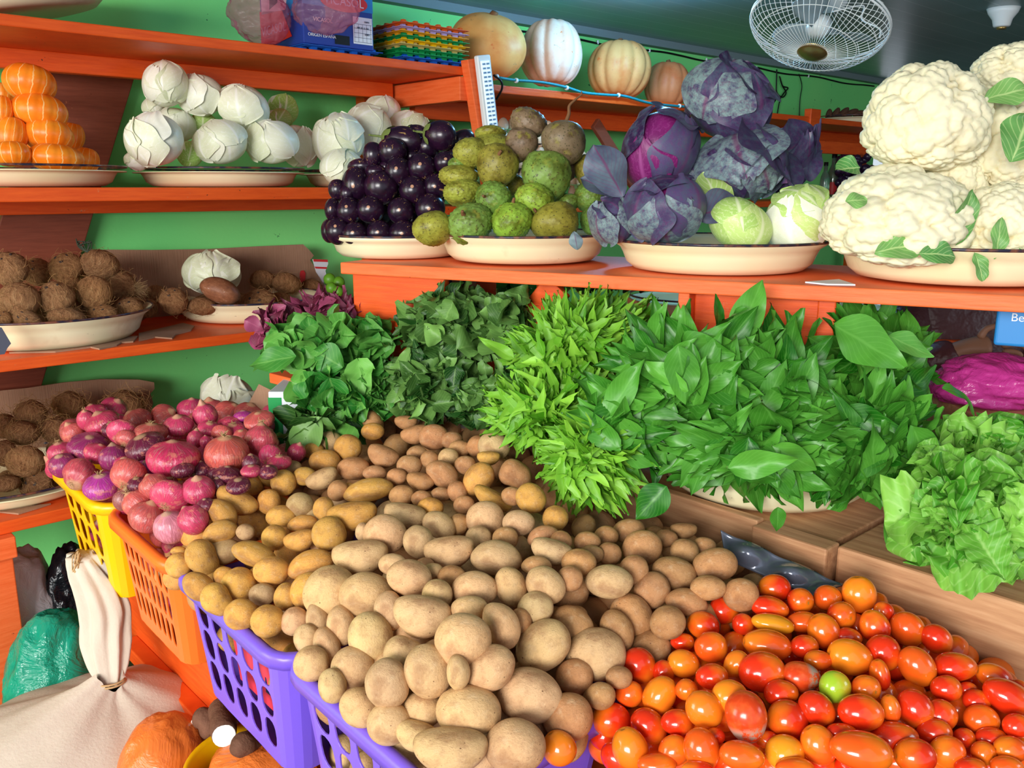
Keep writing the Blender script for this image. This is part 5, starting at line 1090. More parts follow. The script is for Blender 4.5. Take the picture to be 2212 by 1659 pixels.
for n_, (x, y, w, h, a, dy, k, cl, st, lb) in enumerate(S2):
    px, py = C2(x, y); Y = D2[1] + dy * .8 - .01; w *= 1.08; h *= 1.08
    o = put('soursop', SOU[k], px, py, w / 2.962, h / 2.962, a, Y, jit(SC[cl], .05), axis='z', tilt=[0, 10, 20][n_ % 3] if k != 3 else 5, spin=n_ * 1.7, thick=1)
    if st:
        s = kid('long_stalk' if st == 2 else 'stalk', SSTL if st == 2 else SST, o)
        if st == 1:
            # stub turned towards the viewer
            d = {9: (-1, .3, .2), 13: (-.3, -.9, .5), 11: (0, -.9, -.5), 10: (-.5, -.9, .1), 14: (0, -.2, 1), 6: (.2, -.9, .5)}.get(n_, (0, -1, .2))
            R3 = o.matrix_world.to_3x3().normalized().inverted() @ Vector(d); s.rotation_mode = 'QUATERNION'; s.rotation_quaternion = R3.to_track_quat('Z', 'Y')
        else: s.rotation_euler = (0, 0, 0); o.matrix_world = o.matrix_world @ Matrix.Rotation(-n_ * 1.7 + .2, 4, 'Z')
    tag(o, lb, 'soursop', 'soursops heaped in the counter basin')

# red cabbages and green cabbages
Y3 = D3[1]
cabbage('red_cabbage', 1570, 222, 182, 150, Y3 + .02, 'red', 0, 'topmost red cabbage with grey-green torn outer leaves', [(-35, 5, .95, .06, .02, 'cab_blue'), (40, 0, 1.0, .05, .03, 'cab_red'), (5, 10, .8, .10, .03, 'cab_red'), (10, 60, .7, .18, .06, 'cab_red'), (-80, 0, .9, .05, .02, 'cab_red'), (90, -5, .8, .10, .06, 'cab_red')], group='red cabbages on the counter')
cabbage('red_cabbage', 1424, 322, 150, 165, Y3 - .02, 'redin', 0, 'red cabbage showing a bright magenta inner head', [(40, 5, 1.0, .04, .02, 'cab_red'), (-10, -50, .9, .04, .02, 'cab_redin'), (0, 75, .7, .12, .05, 'cab_red'), (-85, 0, .8, .10, .03, 'cab_red'), (85, 0, .9, .08, .04, 'cab_red')], group='red cabbages on the counter')
cabbage('red_cabbage', 1610, 360, 160, 130, Y3 - .04, 'red', 1, 'upturned red cabbage with its cut stem facing down', [(-20, 45, 1.05, .22, .03, 'cab_blue'), (10, -10, .8, .05, .06, 'cab_blue'), (60, 20, 1.05, .40, .09, 'cab_red'), (95, 10, 1.1, .55, .10, 'cab_red'), (-60, -10, .9, .15, .05, 'cab_red'), (40, -30, .9, .15, .06, 'cab_blue')], up=(0, 0, -1), group='red cabbages on the counter')
cabbage('red_cabbage', 1440, 452, 158, 130, Y3 - .15, 'redin', 1, 'red cabbage in front with cupped grey leaves parted over a purple heart', [(-20, -30, .95, .06, .02, 'cab_blue'), (45, 0, 1.05, .08, .02, 'cab_red'), (-60, 10, 1.0, .15, .04, 'cab_red'), (35, -35, .8, .05, .02, 'cab_blue'), (0, 78, .75, .15, .04, 'cab_red')], group='red cabbages on the counter')
cabbage('red_cabbage', 1328, 478, 92, 92, Y3 - .08, 'red', 1, 'shiny dark red cabbage at the lower left rim of the basin', [(-60, 0, 1.0, .2, .04, 'cab_blue'), (60, 10, .9, .12, .04, 'cab_blue'), (0, 60, .8, .2, .06, 'cab_red')], group='red cabbages on the counter')
cabbage('red_cabbage', 1690, 345, 120, 140, Y3 + .12, 'red', 0, 'dark red cabbage at the back right with spreading frilly leaves', [(80, 10, 1.1, .35, .10, 'cab_red'), (40, 0, 1.0, .2, .08, 'cab_red'), (20, 40, .9, .2, .08, 'cab_red')], group='red cabbages on the counter')
cabbage('red_cabbage', 1510, 400, 130, 120, Y3 + .02, 'red', 1, 'shaded red cabbage hidden at the middle of the basin', [(0, 20, 1.0, .15, .05, 'cab_red'), (-50, 0, .9, .1, .04, 'cab_blue')], group='red cabbages on the counter')
cabbage('green_cabbage', 1597, 486, 144, 104, Y3 - .15, 'green', 0, 'yellow-green cabbage in front, left of the paler one', [(30, 0, 1.1, .01, .006, 'cab_green'), (-30, 30, .9, .01, .006, 'cab_green')])
cabbage('green_cabbage', 1727, 474, 148, 136, Y3 - .13, 'green', 1, 'pale green cabbage with a broad white rib beside the cauliflowers', [(-35, -10, 1.1, .01, .01, 'cab_white'), (35, 15, 1.0, .04, .03, 'cab_green'), (0, 60, .8, .06, .03, 'cab_green')])
# loose cabbage leaves
def loose(label, lst, mat, name='cabbage_leaf', cat='cabbage leaf', **kw):
    for i, (px, py, Y, gx, gy, L, Wd, lb) in enumerate(lst):
        g = RV * gx - UV_ * gy + BV * .15; sets = leaves([P(px, py, Y)], [g], [BV + UP * .3], L, Wd, seed=i + int(px), nu=14, nv=11, shape='round', wave=.07, **kw)
        tag(leafobj(name, [(sets, 0)], [M[mat]]), lb, cat)
loose('', [(1345,425,Y3 - .10,-.55,-1,.12,.09,'pale grey-green cabbage leaf standing between soursops and red cabbages'),(1330,425,Y3 - .08,-.7,-.5,.09,.08,'curled bluish cabbage leaf leaning over the soursops'),(1500,470,Y3 - .16,.9,-.35,.12,.08,'small grey cabbage leaf lying under the upturned red cabbage'),
  (1240,500,Y3 - .2,.2,1,.05,.03,'small withered cabbage leaf hanging over the soursop basin rim')], 'cab_blue')
loose('', [(1560,470,Y3 - .13,-.3,-1,.13,.10,'pale green loose leaf tucked behind the yellow-green cabbage')], 'cab_green')

# cauliflowers
Y4 = D4[1]
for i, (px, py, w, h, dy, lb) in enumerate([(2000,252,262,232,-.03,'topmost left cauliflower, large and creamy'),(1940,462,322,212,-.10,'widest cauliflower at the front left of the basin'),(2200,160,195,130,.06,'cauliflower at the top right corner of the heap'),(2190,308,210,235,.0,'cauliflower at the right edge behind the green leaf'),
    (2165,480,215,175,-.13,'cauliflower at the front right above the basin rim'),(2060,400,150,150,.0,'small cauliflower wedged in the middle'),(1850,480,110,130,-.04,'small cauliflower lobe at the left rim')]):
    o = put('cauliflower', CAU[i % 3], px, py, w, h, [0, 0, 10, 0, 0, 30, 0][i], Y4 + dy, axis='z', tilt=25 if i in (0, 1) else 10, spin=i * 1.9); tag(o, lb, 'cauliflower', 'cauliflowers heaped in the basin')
CL = [(1858,362,Y4 - .10,-.9,.1,.06,.05,'curled green leaf at the left between the two big cauliflowers'),(1826,435,Y4 - .25,.8,-.1,.055,.045,'small green leaf stuck on the wide cauliflower'),(2185,350,Y4 - .20,.3,-.9,.12,.10,'broad cupped green leaf over the right cauliflower'),
  (2125,215,Y4 - .10,.8,-.2,.08,.06,'green leaf between the two upper cauliflowers'),(2150,560,Y4 - .24,.1,-1,.08,.035,'thick green leaf stub at the front right rim'),(2060,530,Y4 - .2,.3,-1,.10,.06,'green leaf rising between the front cauliflowers'),
  (1890,545,Y4 - .22,.9,-.2,.09,.05,'green leaf along the basin rim, left'),(1985,548,Y4 - .24,.9,0,.09,.045,'green leaf along the basin rim, middle'),(2105,545,Y4 - .25,.3,1,.06,.03,'small leaf sprig hanging over the basin rim'),(2195,555,Y4 - .22,.9,-.3,.08,.05,'dark green leaf at the right frame edge')]
loose('', CL, 'leaf_cauli', name='cauliflower_leaf', cat='leaf')

# green peppers, eggs, cucumbers below/behind
lab = []
v, f = ico(4); th = np.arctan2(v[:, 1], v[:, 0]); PEP = mesh('green_pepper', v * (1 - .10 * np.abs(np.sin(th * 1.5)) * np.sqrt(v[:, 0] ** 2 + v[:, 1] ** 2))[:, None], f, M['pepper'])
for i, (px, py) in enumerate([(1080,607),(1100,595),(1160,598),(1180,612),(1205,600),(1228,608),(1195,590),(1250,605),(1215,618),(1120,615),(1150,622),(1260,618),(1240,592),(1090,625)]):
    o = put('green_pepper', PEP, px, py, 40, 34, i * 40, F1[1] - .02 + .03 * (i % 3), axis='z', tilt=50, spin=i); lab.append((o, px, py, 'glossy green pepper'))
label_all(lab, [(1085, 605, 'left of the slanting brace'), (1170, 605, 'right of the slanting brace'), (1235, 605, 'behind the light green leaf tips')], 'green peppers in the basin below the counter', 'green pepper')
lab = []
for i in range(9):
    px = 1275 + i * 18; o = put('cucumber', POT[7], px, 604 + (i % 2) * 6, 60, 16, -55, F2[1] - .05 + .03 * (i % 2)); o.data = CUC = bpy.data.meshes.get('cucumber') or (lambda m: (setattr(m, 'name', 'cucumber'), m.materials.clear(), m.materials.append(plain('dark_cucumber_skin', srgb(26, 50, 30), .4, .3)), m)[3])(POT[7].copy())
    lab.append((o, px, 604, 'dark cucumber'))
label_all(lab, [(1300, 604, 'in the shaded basin, left half'), (1390, 604, 'in the shaded basin, right half')], 'cucumbers in the shaded basin', 'cucumber')
lab = []; _cm = None
for i, (px, py) in enumerate([(1690,655),(1712,648),(1735,652),(1758,660),(1780,676),(1700,675),(1725,678),(1750,684),(1690,695),(1712,700),(1740,702),(1700,640),(1726,636)]):
    o = put('chayote', POT[i % 3], px, py, 34, 28, 15, 2.35 + .02 * (i % 2)); _cm = _cm or [(lambda m: (m.materials.clear(), m.materials.append(plain('pale_green_skin', srgb(122, 158, 104), .4, .4)), m)[2])(POT[k].copy()) for k in range(3)]; o.data = _cm[i % 3]
    lab.append((o, px, py, 'pale green chayote'))
label_all(lab, [(1700, 650, 'piled beside the orange post, upper left'), (1760, 665, 'piled beside the orange post, right'), (1710, 695, 'piled beside the orange post, low')], 'chayotes behind the counter', 'chayote')
v, f = crate(0, 0, .1, .1, 0, .1, .005, 'card')
c = P(1725, 720, 2.36); v, f = boxvf(c[0] - .10, c[1] - .06, .98, c[0] + .12, c[1] + .12, c[2] - .02); tag(obj('vegetable_crate', mesh('vegetable_crate', v, f, M['card'], smooth=False)), 'low carton under the pale green chayotes', 'carton')
# grapes: dark bunch behind the bottle
GV, GF = [], []
g3 = np.random.default_rng(12); parts = []
for i in range(110):
    px, py = g3.uniform(1808, 1885), g3.uniform(338, 425); v, f = ico(2); parts.append((v * .022 + P(px, py, 5.15 + g3.uniform(-.05, .05)), f))
o = tag(obj('grapes', mesh('grapes', *join(parts), plain('grape_skin', srgb(44, 26, 50), .3, .4))), 'dark purple grapes seen between the red cabbage and the cauliflowers', 'grapes', kind='stuff')

# ================= leafy greens =================
def bunch(name, label, cx, cy, Y, rx, ry, rd, A, n, L, Wd, mat, seed, group=None, cat='greens', spread=100, up=.15, out_=.75, fill=.35, stems=True, pos=None, jitter=.28, stemmat='stem', **kw):
    rg = np.random.default_rng(seed); C = P(cx, cy, Y); A = np.array(A, float); A /= np.linalg.norm(A)
    RX, RZ = msize(rx, Y, cy), msize(ry, Y, cy)
    ref = np.cross(A, UP); ref /= np.linalg.norm(ref); v2 = np.cross(ref, A)
    u = rg.uniform(0, 1, n); cm = math.cos(math.radians(spread)); cph = 1 - u * (1 - cm); sph = np.sqrt(np.clip(1 - cph ** 2, 0, 1)); th = rg.uniform(0, 6.283, n)
    perp = np.cos(th)[:, None] * ref + np.sin(th)[:, None] * v2; d = cph[:, None] * A + sph[:, None] * perp
    rho = np.where(rg.random(n) < fill, rg.uniform(.45, .8, n), rg.uniform(.82, 1.03, n))
    # ellipsoid aligned with the picture: right, up, depth
    E = np.stack([(d @ RV) * RX, (d @ BV) * rd, (d @ UV_) * RZ], 1) * rho[:, None]; tip = C + E[:, :1] * RV + E[:, 1:2] * BV + E[:, 2:] * UV_
    g = d * .45 + perp * out_ * sph[:, None] + A * .18 + UP * up + rg.normal(size=(n, 3)) * jitter; g /= np.linalg.norm(g, axis=1)[:, None]
    nr = A * 1.0 + d * .5 + UP * .35 + rg.normal(size=(n, 3)) * .5
    Lr = L * rg.uniform(.75, 1.15, n)
    base = tip - g * Lr[:, None] * .92
    st = leaves(base, g, nr, Lr, Wd * Lr / L, seed=seed, **kw)
    root = obj(name, None); root.location = C - A * rd * .2; tag(root, label, cat, group); root.empty_display_size = .05
    leafobj('leaves', [(st, 0)], [M[mat]], root)
    if stems:
        parts = []; q0 = C - A * (rd * .9)
        for i in range(26):
            b = base[rg.integers(0, n)]; parts.append(tube([q0 + rg.normal(size=3) * .012, (q0 + b) / 2 + rg.normal(size=3) * .01, b], [.003, .0028, .0018], 5, False))
        v, f = join(parts); v = v - np.array(root.location); s = obj('stems', mesh('stems', v, f, M[stemmat]), root)
    return root
DG = 'dark green leafy bunches on the middle shelf'
dk = dict(curl=.4, fold=.22, wave=.06, nu=11, nv=7)
bunch('greens_bunch', 'dark green bunch at the upper left of the pile, tall leaf on top', 1500, 812, 1.66, 205, 155, .16, (-.25, -1, .1), 150, .15, .066, 'leaf_dark', 1, DG, **dk)
bunch('greens_bunch', 'dark green bunch at the centre of the pile, in front of the orange post', 1660, 855, 1.66, 190, 165, .16, (0, -1, .05), 150, .14, .066, 'leaf_dark', 2, DG, curl=.6, fold=.25, wave=.08)
bunch('greens_bunch', 'dark green bunch with large flat leaves at the upper right, before the person', 1880, 790, 1.74, 165, 150, .15, (.35, -1, .35), 130, .15, .07, 'leaf_dark', 3, DG, **dk)
bunch('greens_bunch', 'dark green bunch at the left, overlapping the light green feathery leaves', 1370, 900, 1.64, 160, 140, .14, (-.5, -1, .0), 100, .15, .062, 'leaf_dark', 4, DG, **dk)
bunch('greens_bunch', 'dark green bunch drooping over the cream basin rim', 1650, 990, 1.56, 225, 125, .13, (-.0, -1, -.45), 150, .135, .052, 'leaf_dark', 5, DG, up=-.35, **dk)
bunch('greens_bunch', 'dark green bunch at the lower right beside the curly lettuce', 1880, 960, 1.60, 195, 165, .14, (.25, -1, -.2), 140, .145, .056, 'leaf_dark', 6, DG, up=-.15, **dk)
LG = 'light green feathery bunches left of the dark leaves'
lt = dict(shape='lance', curl=.3, fold=.35, wave=.05, nu=8, nv=5, wfreq=16, jitter=.22)
bunch('greens_bunch', 'light green feathery bunch at the upper left, below the counter brace', 1240, 745, 1.86, 165, 120, .15, (-.45, -1, .45), 300, .11, .030, 'leaf_light', 11, LG, up=.25, **lt)
bunch('greens_bunch', 'light green feathery bunch in the middle, its tips pointing left', 1200, 890, 1.78, 180, 120, .15, (-.9, -1, .0), 340, .105, .026, 'leaf_light', 12, LG, up=-.02, **lt)
bunch('greens_bunch', 'light green feathery bunch hanging down over the potatoes', 1275, 1000, 1.62, 130, 130, .12, (-.6, -1, -.5), 260, .10, .026, 'leaf_light', 13, LG, up=-.35, **lt)
bunch('greens_bunch', 'light green bunch with tall pointed leaves reaching the counter edge', 1290, 680, 1.98, 130, 70, .12, (-.15, -.6, .8), 120, .14, .042, 'leaf_light', 14, LG, up=.7, **lt)
WG = 'wilted dark green bunches'
wl_ = dict(curl=.8, fold=.5, wave=.14, nu=9, nv=7, wfreq=11, jitter=.45)
bunch('greens_bunch', 'wilted dark green bunch at the back, under the left end of the counter', 985, 705, 2.18, 140, 92, .15, (-.2, -1, .45), 170, .10, .068, 'leaf_wilt', 21, WG, **wl_)
bunch('greens_bunch', 'wilted crumpled bunch in the middle, above the back potatoes', 940, 830, 2.12, 130, 85, .14, (-.1, -1, .0), 170, .085, .055, 'leaf_wilt', 22, WG, **wl_)
bunch('greens_bunch', 'small wilted bunch between the dark bundles and the feathery leaves', 1065, 860, 2.02, 95, 70, .11, (0, -1, -.1), 120, .07, .045, 'leaf_wilt', 23, WG, **wl_)
bunch('greens_bunch', 'wilted bunch at the right back, touching the slanting brace', 1095, 690, 2.10, 70, 70, .10, (0, -1, .4), 70, .09, .06, 'leaf_wilt', 26, WG, **wl_)
bunch('greens_bunch', 'green wilted bunch at the lower left, beside the red onions', 745, 850, 2.14, 125, 75, .13, (-.2, -1, .0), 110, .115, .075, 'leaf_round', 24, None, **wl_)
bunch('greens_bunch', 'flat green bunch lying lowest between onions and potatoes', 690, 925, 2.08, 85, 50, .08, (-.2, -1, -.1), 45, .10, .08, 'leaf_wilt', 25, None, **wl_)
bunch('greens_bunch', 'smooth round-leaved green bunch below the purple-red leaves', 710, 740, 2.20, 150, 72, .14, (-.35, -1, .35), 130, .115, .085, 'leaf_round', 31, None, shape='round', curl=.5, fold=.4, wave=.10, nu=10, nv=7, out_=.5)
bunch('greens_bunch', 'dark purple-red amaranth bunch at the back, under the orange panel', 715, 668, 2.36, 118, 46, .10, (.1, -1, .5), 120, .09, .04, 'leaf_red', 41, 'purple-red leafy bunches', shape='lance', curl=.3, wave=.06, up=.3, cat='amaranth')
bunch('greens_bunch', 'pinkish purple leafy bunch at the left, hanging before the orange shelf', 588, 706, 2.30, 46, 52, .07, (-.5, -1, .0), 40, .085, .055, 'leaf_red', 42, 'purple-red leafy bunches', shape='ovate', curl=.4, wave=.10, cat='amaranth')
le = dict(shape='fan', curl=.5, fold=.25, wave=.13, nu=18, nv=13, wfreq=24, jitter=.4)
bunch('lettuce', 'bright curly green lettuce at the right edge, overhanging the plank', 2110, 1120, 1.36, 155, 150, .11, (-.25, -1, .1), 85, .12, .10, 'leaf_lett', 51, None, cat='lettuce', **le)
bunch('lettuce', 'shaded curly lettuce behind the bright one', 2150, 985, 1.52, 150, 75, .10, (0, -1, .5), 60, .11, .10, 'leaf_lett', 52, None, cat='lettuce', **le)
bunch('lettuce', 'frilly pale lettuce head at the left, against the dark bunches', 2045, 1025, 1.42, 62, 65, .07, (-.2, -1, .5), 40, .085, .07, 'leaf_lett', 53, None, cat='lettuce', **le)
def single(label, px, py, Y, gx, gy, L, Wd, mat, nrm=None, seed=0, shape='ovate', curl=.3):
    g = RV * gx - UV_ * gy; s = leaves([P(px, py, Y)], [g], [nrm if nrm is not None else BV + UP * .4], L, Wd, seed=seed, nu=16, nv=9, shape=shape, curl=curl, fold=.15, wave=.04)
    return tag(leafobj('loose_leaf', [(s, 0)], [M[mat]]), label, 'leaf')
single('long green leaf bending over the pink plastic bag', 2035, 838, 1.50, 1, .1, .11, .034, 'leaf_dark', UP + BV * .3, 3, curl=.9)
single('single light green leaf pointing left above the wilted bunches', 1110, 775, 1.74, -.85, -.55, .075, .028, 'leaf_light', None, 4, 'lance', .1)
single('broad pale green leaf sticking out to the far left over the shelf', 640, 770, 2.06, -1, .15, .11, .06, 'leaf_round', None, 5)
single('large green leaf spread out between the onions and the potatoes', 690, 900, 2.0, -.55, .9, .10, .085, 'leaf_wilt', None, 6, 'round')
single('large dark green leaf standing upright at the top of the pile', 1590, 735, 1.66, .45, -1, .13, .055, 'leaf_dark', None, 7)
single('big veined green leaf slanting down at the upper right of the pile', 1800, 700, 1.58, 1, .6, .17, .075, 'leaf_dark', None, 8)
single('broad pale leaf tip at the right, in front of the maroon sleeve', 1920, 725, 1.60, 1, .5, .08, .05, 'leaf_round', None, 9)
single('long green leaf hanging down at the lower right of the pile', 1940, 1080, 1.45, -.2, 1, .075, .045, 'leaf_dark', None, 10)
single('long leaf hanging lowest, over the bare plank', 1680, 1095, 1.46, .05, 1, .06, .03, 'leaf_dark', None, 11)
single('broad leaf hanging down over the brown potatoes', 1440, 1050, 1.50, -.7, .75, .10, .05, 'leaf_dark', None, 12)

# ================= fan, lamps, cables =================
A = RV * -.26 - UV_ * .95 + BV * .12; A /= np.linalg.norm(A); Xa = RV - A * (RV @ A); Xa /= np.linalg.norm(Xa); Ya = np.cross(A, Xa)
fc = P(1768, 58, 2.85); fan = empty('oscillating_fan', tuple(fc), 'white caged fan hanging from the ceiling, its front facing down', 'fan')
def fl(v): v = np.asarray(v, float); return np.outer(v[:, 0], Xa) + np.outer(v[:, 1], Ya) + np.outer(v[:, 2], A)
def fpart(name, vf, mat, parent=None, smooth=True): return obj(name, mesh(name, fl(vf[0]), vf[1], mat, smooth=smooth), parent or fan)
def ring(r, z, th_, n=72):
    a = np.linspace(0, 2 * math.pi, n + 1); return tube(np.stack([r * np.cos(a), r * np.sin(a), np.full(n + 1, z)], 1), th_, 6, False)
RF = .205; parts = []
for k in range(66):
    a = 2 * math.pi * k / 66; pr = [(.045, .088), (.10, .080), (.16, .055), (.195, .022), (RF, 0)]
    parts.append(tube(smooth_path([(r * math.cos(a), r * math.sin(a), z) for r, z in pr], 3), .0011, 4, False))
parts += [ring(.125, .072, .0013), ring(.175, .042, .0013)]
fpart('front_guard', join(parts), M['pl_white'])
parts = []
for k in range(32):
    a = 2 * math.pi * k / 32; pr = [(.05, -.075), (.12, -.065), (.18, -.045), (RF, -.012)]
    parts.append(tube(smooth_path([(r * math.cos(a), r * math.sin(a), z) for r, z in pr], 3), .0012, 4, False))
fpart('rear_guard', join(parts), M['pl_white']); fpart('guard_rim', join([ring(RF, 0, .0035), ring(RF, -.012, .0035)]), M['pl_white'])
b_ = lathe([(.001, .094), (.03, .094), (.036, .090), (.044, .088), (.046, .083)], 40); bd = fpart('badge', b_, M['gold']); bd['label'] = 'gold centre badge'
for k in range(3):
    a0 = 2 * math.pi * k / 3; u = np.linspace(0, 1, 10); w = np.linspace(-1, 1, 7); V = []
    for uu in u:
        for ww in w:
            r = .035 + .135 * uu; wd_ = .62 * math.sin(math.pi * (.15 + .8 * uu)) ** .6; an = a0 + ww * wd_ * .75; V.append((r * math.cos(an), r * math.sin(an), ww * .022 * (1 - .3 * uu)))
    Fq = [(i * 7 + j, i * 7 + j + 1, (i + 1) * 7 + j + 1, (i + 1) * 7 + j) for i in range(9) for j in range(6)]
    o = fpart('blade', (V, Fq), plain('grey_blade_plastic', srgb(150, 168, 174), .3, .4, Alpha=.8) if k == 0 else bpy.data.materials['grey_blade_plastic']); s = o.modifiers.new('s', 'SOLIDIFY'); s.thickness = .002
fpart('hub', lathe([(.001, .03), (.025, .028), (.035, .01), (.036, -.02), (.001, -.02)], 32), M['pl_white'])
fpart('motor_housing', lathe([(.001, -.20), (.04, -.195), (.062, -.17), (.068, -.12), (.066, -.09), (.05, -.078), (.001, -.078)], 40), M['pl_white'])
mt = fc - A * .14; top = np.array([mt[0] + .05, mt[1] + .03, CEIL]); v, f = tube(smooth_path([mt - fc, mt - fc + np.array([.02, .02, .05]), top - fc], 5), .018, 12); obj('mount_arm', mesh('mount_arm', v, f, M['pl_white']), fan)
v, f = lathe([(.001, 0), (.07, 0), (.066, -.03), (.03, -.045), (.001, -.045)], 32); v = v + (top - fc); obj('ceiling_plate', mesh('ceiling_plate', v, f, M['pl_white']), fan)
cg = [(1800,25,2.86),(1865,12,2.9),(1862,42,2.9),(1900,62,2.84),(1900,82,2.82)]; v, f = tube(smooth_path([P(*q) - fc for q in cg], 4), .003, 6); obj('speed_wire', mesh('speed_wire', v, f, M['pl_white']), fan)
def ceil_at(px, py): return PZ(px, py, CEIL)
q = ceil_at(2168, 18); v, f = lathe([(.001, -.075), (.030, -.075), (.034, -.07), (.040, -.045), (.058, -.02), (.066, 0), (.001, 0)], 40)
o = obj('ceiling_lamp_holder', mesh('ceiling_lamp_holder', v, f, M['pl_white'])); o.location = q; tag(o, 'white ceramic bulb holder on the ceiling at the right', 'lamp holder')
v, f = lathe([(.001, -.085), (.018, -.085), (.020, -.076), (.001, -.076)], 24); obj('socket', mesh('socket', v, f, M['gold']), o)
# the blue-white tube light on the ceiling, just above the frame
q = ceil_at(1425, -52); a = q + D * .13 - UP * .035; b = q - D * .13 - UP * .035; o = tag(obj('tube_light', mesh('tube_light', *join([boxvf(*(z_ - [.015, .015, .0]), *(z_ + [.015, .015, .04])) for z_ in (a, b)]), M['pl_white'], smooth=False)), 'blue-white tube light on the planked ceiling', 'lamp')
obj('tube', mesh('tube', *tube([a, b], .013, 12), M['tubelight']), o)
for k_ in (-.06, 0, .06):
    l = bpy.data.lights.new('tube_glow', 'POINT'); l.energy = 5; l.color = (.22, .6, 1.0); l.shadow_soft_size = .03; lo = bpy.data.objects.new('tube_glow', l); COL.objects.link(lo); lo.location = q + D * k_ - UP * .12

# rechargeable LED lamp strapped to the leaning post
a = PC(1041, 119, 2.435); b = PC(1062, 296, 2.435); ax = (b - a) / np.linalg.norm(b - a); sd = np.cross(ax, N); sd /= np.linalg.norm(sd)
o = bevel(tag(obj('led_lamp', mesh('led_lamp', *beam(a, b, .06, .022, -N), M['pl_white'], smooth=False)), 'white rechargeable strip lamp fixed on the leaning orange post', 'lamp'), .006, 3)
v, f = beam(a + ax * .02 - N * .0125, b - ax * .02 - N * .0125, .038, .003, -N); obj('light_panel', mesh('light_panel', v, f, M['led'], smooth=False), o)
parts = []; L_ = np.linalg.norm(b - a)
for i in range(16):
    for j in (-1, 1):
        c = a + ax * (.03 + (L_ - .06) * i / 15) - N * .015 + sd * j * .009; parts.append(beam(c - sd * .006, c + sd * .006, .003, .006, ax))
obj('led_rows', mesh('led_rows', *join(parts), plain('led_grey', srgb(120, 150, 175), .3), smooth=False), o)
def cable(label, pts, r, mat, cat='cable', name='cable'):
    return tag(obj(name, mesh(name, *tube(smooth_path(pts, 8), r, 6), M[mat])), label, cat)
F2_ = FRONT - .012
o = cable('teal cable clipped along the upper shelf edge under the pumpkins', [PC(x, y, F2_) for x, y in ((1078,168),(1110,173),(1170,178),(1220,188),(1260,200),(1310,205),(1350,208),(1400,222),(1450,228),(1500,232))], .0055, 'cable_teal')
for x, y in ((1073, 166), (1115, 174), (1224, 190), (1336, 206), (1468, 229)):
    c = PC(x, y, F2_); v, f = tube([c - D * .004, c + D * .004], .009, 8); obj('clip', mesh('clip', v, f, M['white']), o)
cable('short black cable dropping beside the strip lamp', [PC(1066, 162, F2_), PC(1082, 175, F2_ - .01), PC(1084, 192, F2_), PC(1072, 215, F2_ + .03)], .004, 'black')
o = cable('dark cable running along the top of the green wall below the ceiling batten', [W(t, WALLC - .008, CEIL - .05 - .012 * math.sin(t * 4) ** 2) for t in np.linspace(2.6, 6.3, 26)], .005, 'black')
for t in (3.0, 3.4, 3.8, 4.3, 4.8, 5.4): v, f = tube([W(t, WALLC - .01, CEIL - .045), W(t, WALLC - .01, CEIL - .062)], .006, 6); obj('clip', mesh('clip', v, f, M['white']), o)
cable('tangled dark wire hanging on the green wall beside the red cabbage', [PC(x, y, WALLC - .015) for x, y in ((1678,150),(1677,180),(1678,200),(1690,210),(1698,200),(1690,185),(1684,165),(1690,185),(1702,190),(1694,200),(1685,215),(1678,250))], .004, 'black')
cable('thin wire hanging straight down the green wall at the right', [PC(x, y, WALLC - .012) for x, y in ((1726,160),(1732,185),(1728,215),(1726,258))], .003, 'black')

# ================= egg trays and eggs =================
def tray_mesh(mat):
    nx = 49; p = .29 / 6; g = np.linspace(-.145, .145, nx); X, Y_ = np.meshgrid(g, g, indexing='ij'); Z = .5 * (np.cos(2 * np.pi * X / p) * np.cos(2 * np.pi * Y_ / p)); Z = np.clip(Z * 2.4, -.5, .5) * .028 + .014; _b = (np.abs(X) > .138) | (np.abs(Y_) > .138); Z = np.where(_b, .018, Z)
    edge = (np.abs(X) > .1449) | (np.abs(Y_) > .1449); v = np.stack([X, Y_, Z], 2).reshape(-1, 3)
    f = [(i * nx + j, (i + 1) * nx + j, (i + 1) * nx + j + 1, i * nx + j + 1) for i in range(nx - 1) for j in range(nx - 1)]
    return mesh('egg_tray', v, f, M[mat], smooth=False)
_tr = {}
def tray(mat, c, label, grp, rot=0, tilt=0):
    if mat not in _tr: _tr[mat] = tray_mesh(mat)
    o = obj('egg_tray', _tr[mat]); o.matrix_world = Matrix.Translation(Vector(tuple(c))) @ Matrix.Rotation(math.atan2(D[1], D[0]) + rot, 4, 'Z') @ Matrix.Rotation(tilt, 4, 'Y'); s = o.modifiers.new('s', 'SOLIDIFY'); s.thickness = .0018
    return tag(o, label, 'egg tray', grp)
c0 = on(889, 100, 2.67, 2.009)
for i, (m, nm) in enumerate((('pl_blue', 'bright blue egg tray, lowest of the stack on the top shelf'), ('pl_green', 'green egg tray second from the bottom'), ('pl_green', 'green egg tray third from the bottom, with a dark rim below'), ('pl_tan', 'tan egg tray in the middle of the stack'),
        ('pl_yellow', 'yellow egg tray above the tan one'), ('pl_green', 'green egg tray directly above the yellow one'), ('pl_amber', 'amber egg tray third from the top'), ('pl_lilac', 'thin lilac egg tray second from the top'), ('pl_egg_orange', 'orange egg tray on top of the stack'))):
    tray(m, c0 + UP * (.0135 * i) + D * random.uniform(-.004, .004), nm, 'empty egg trays stacked on the top shelf')
v, f = ico(3); EG = mesh('egg', v * np.stack([1 - .10 * v[:, 2]] * 2 + [np.ones(len(v))], 1) * [.0215, .0215, .028], f, M['egg'])
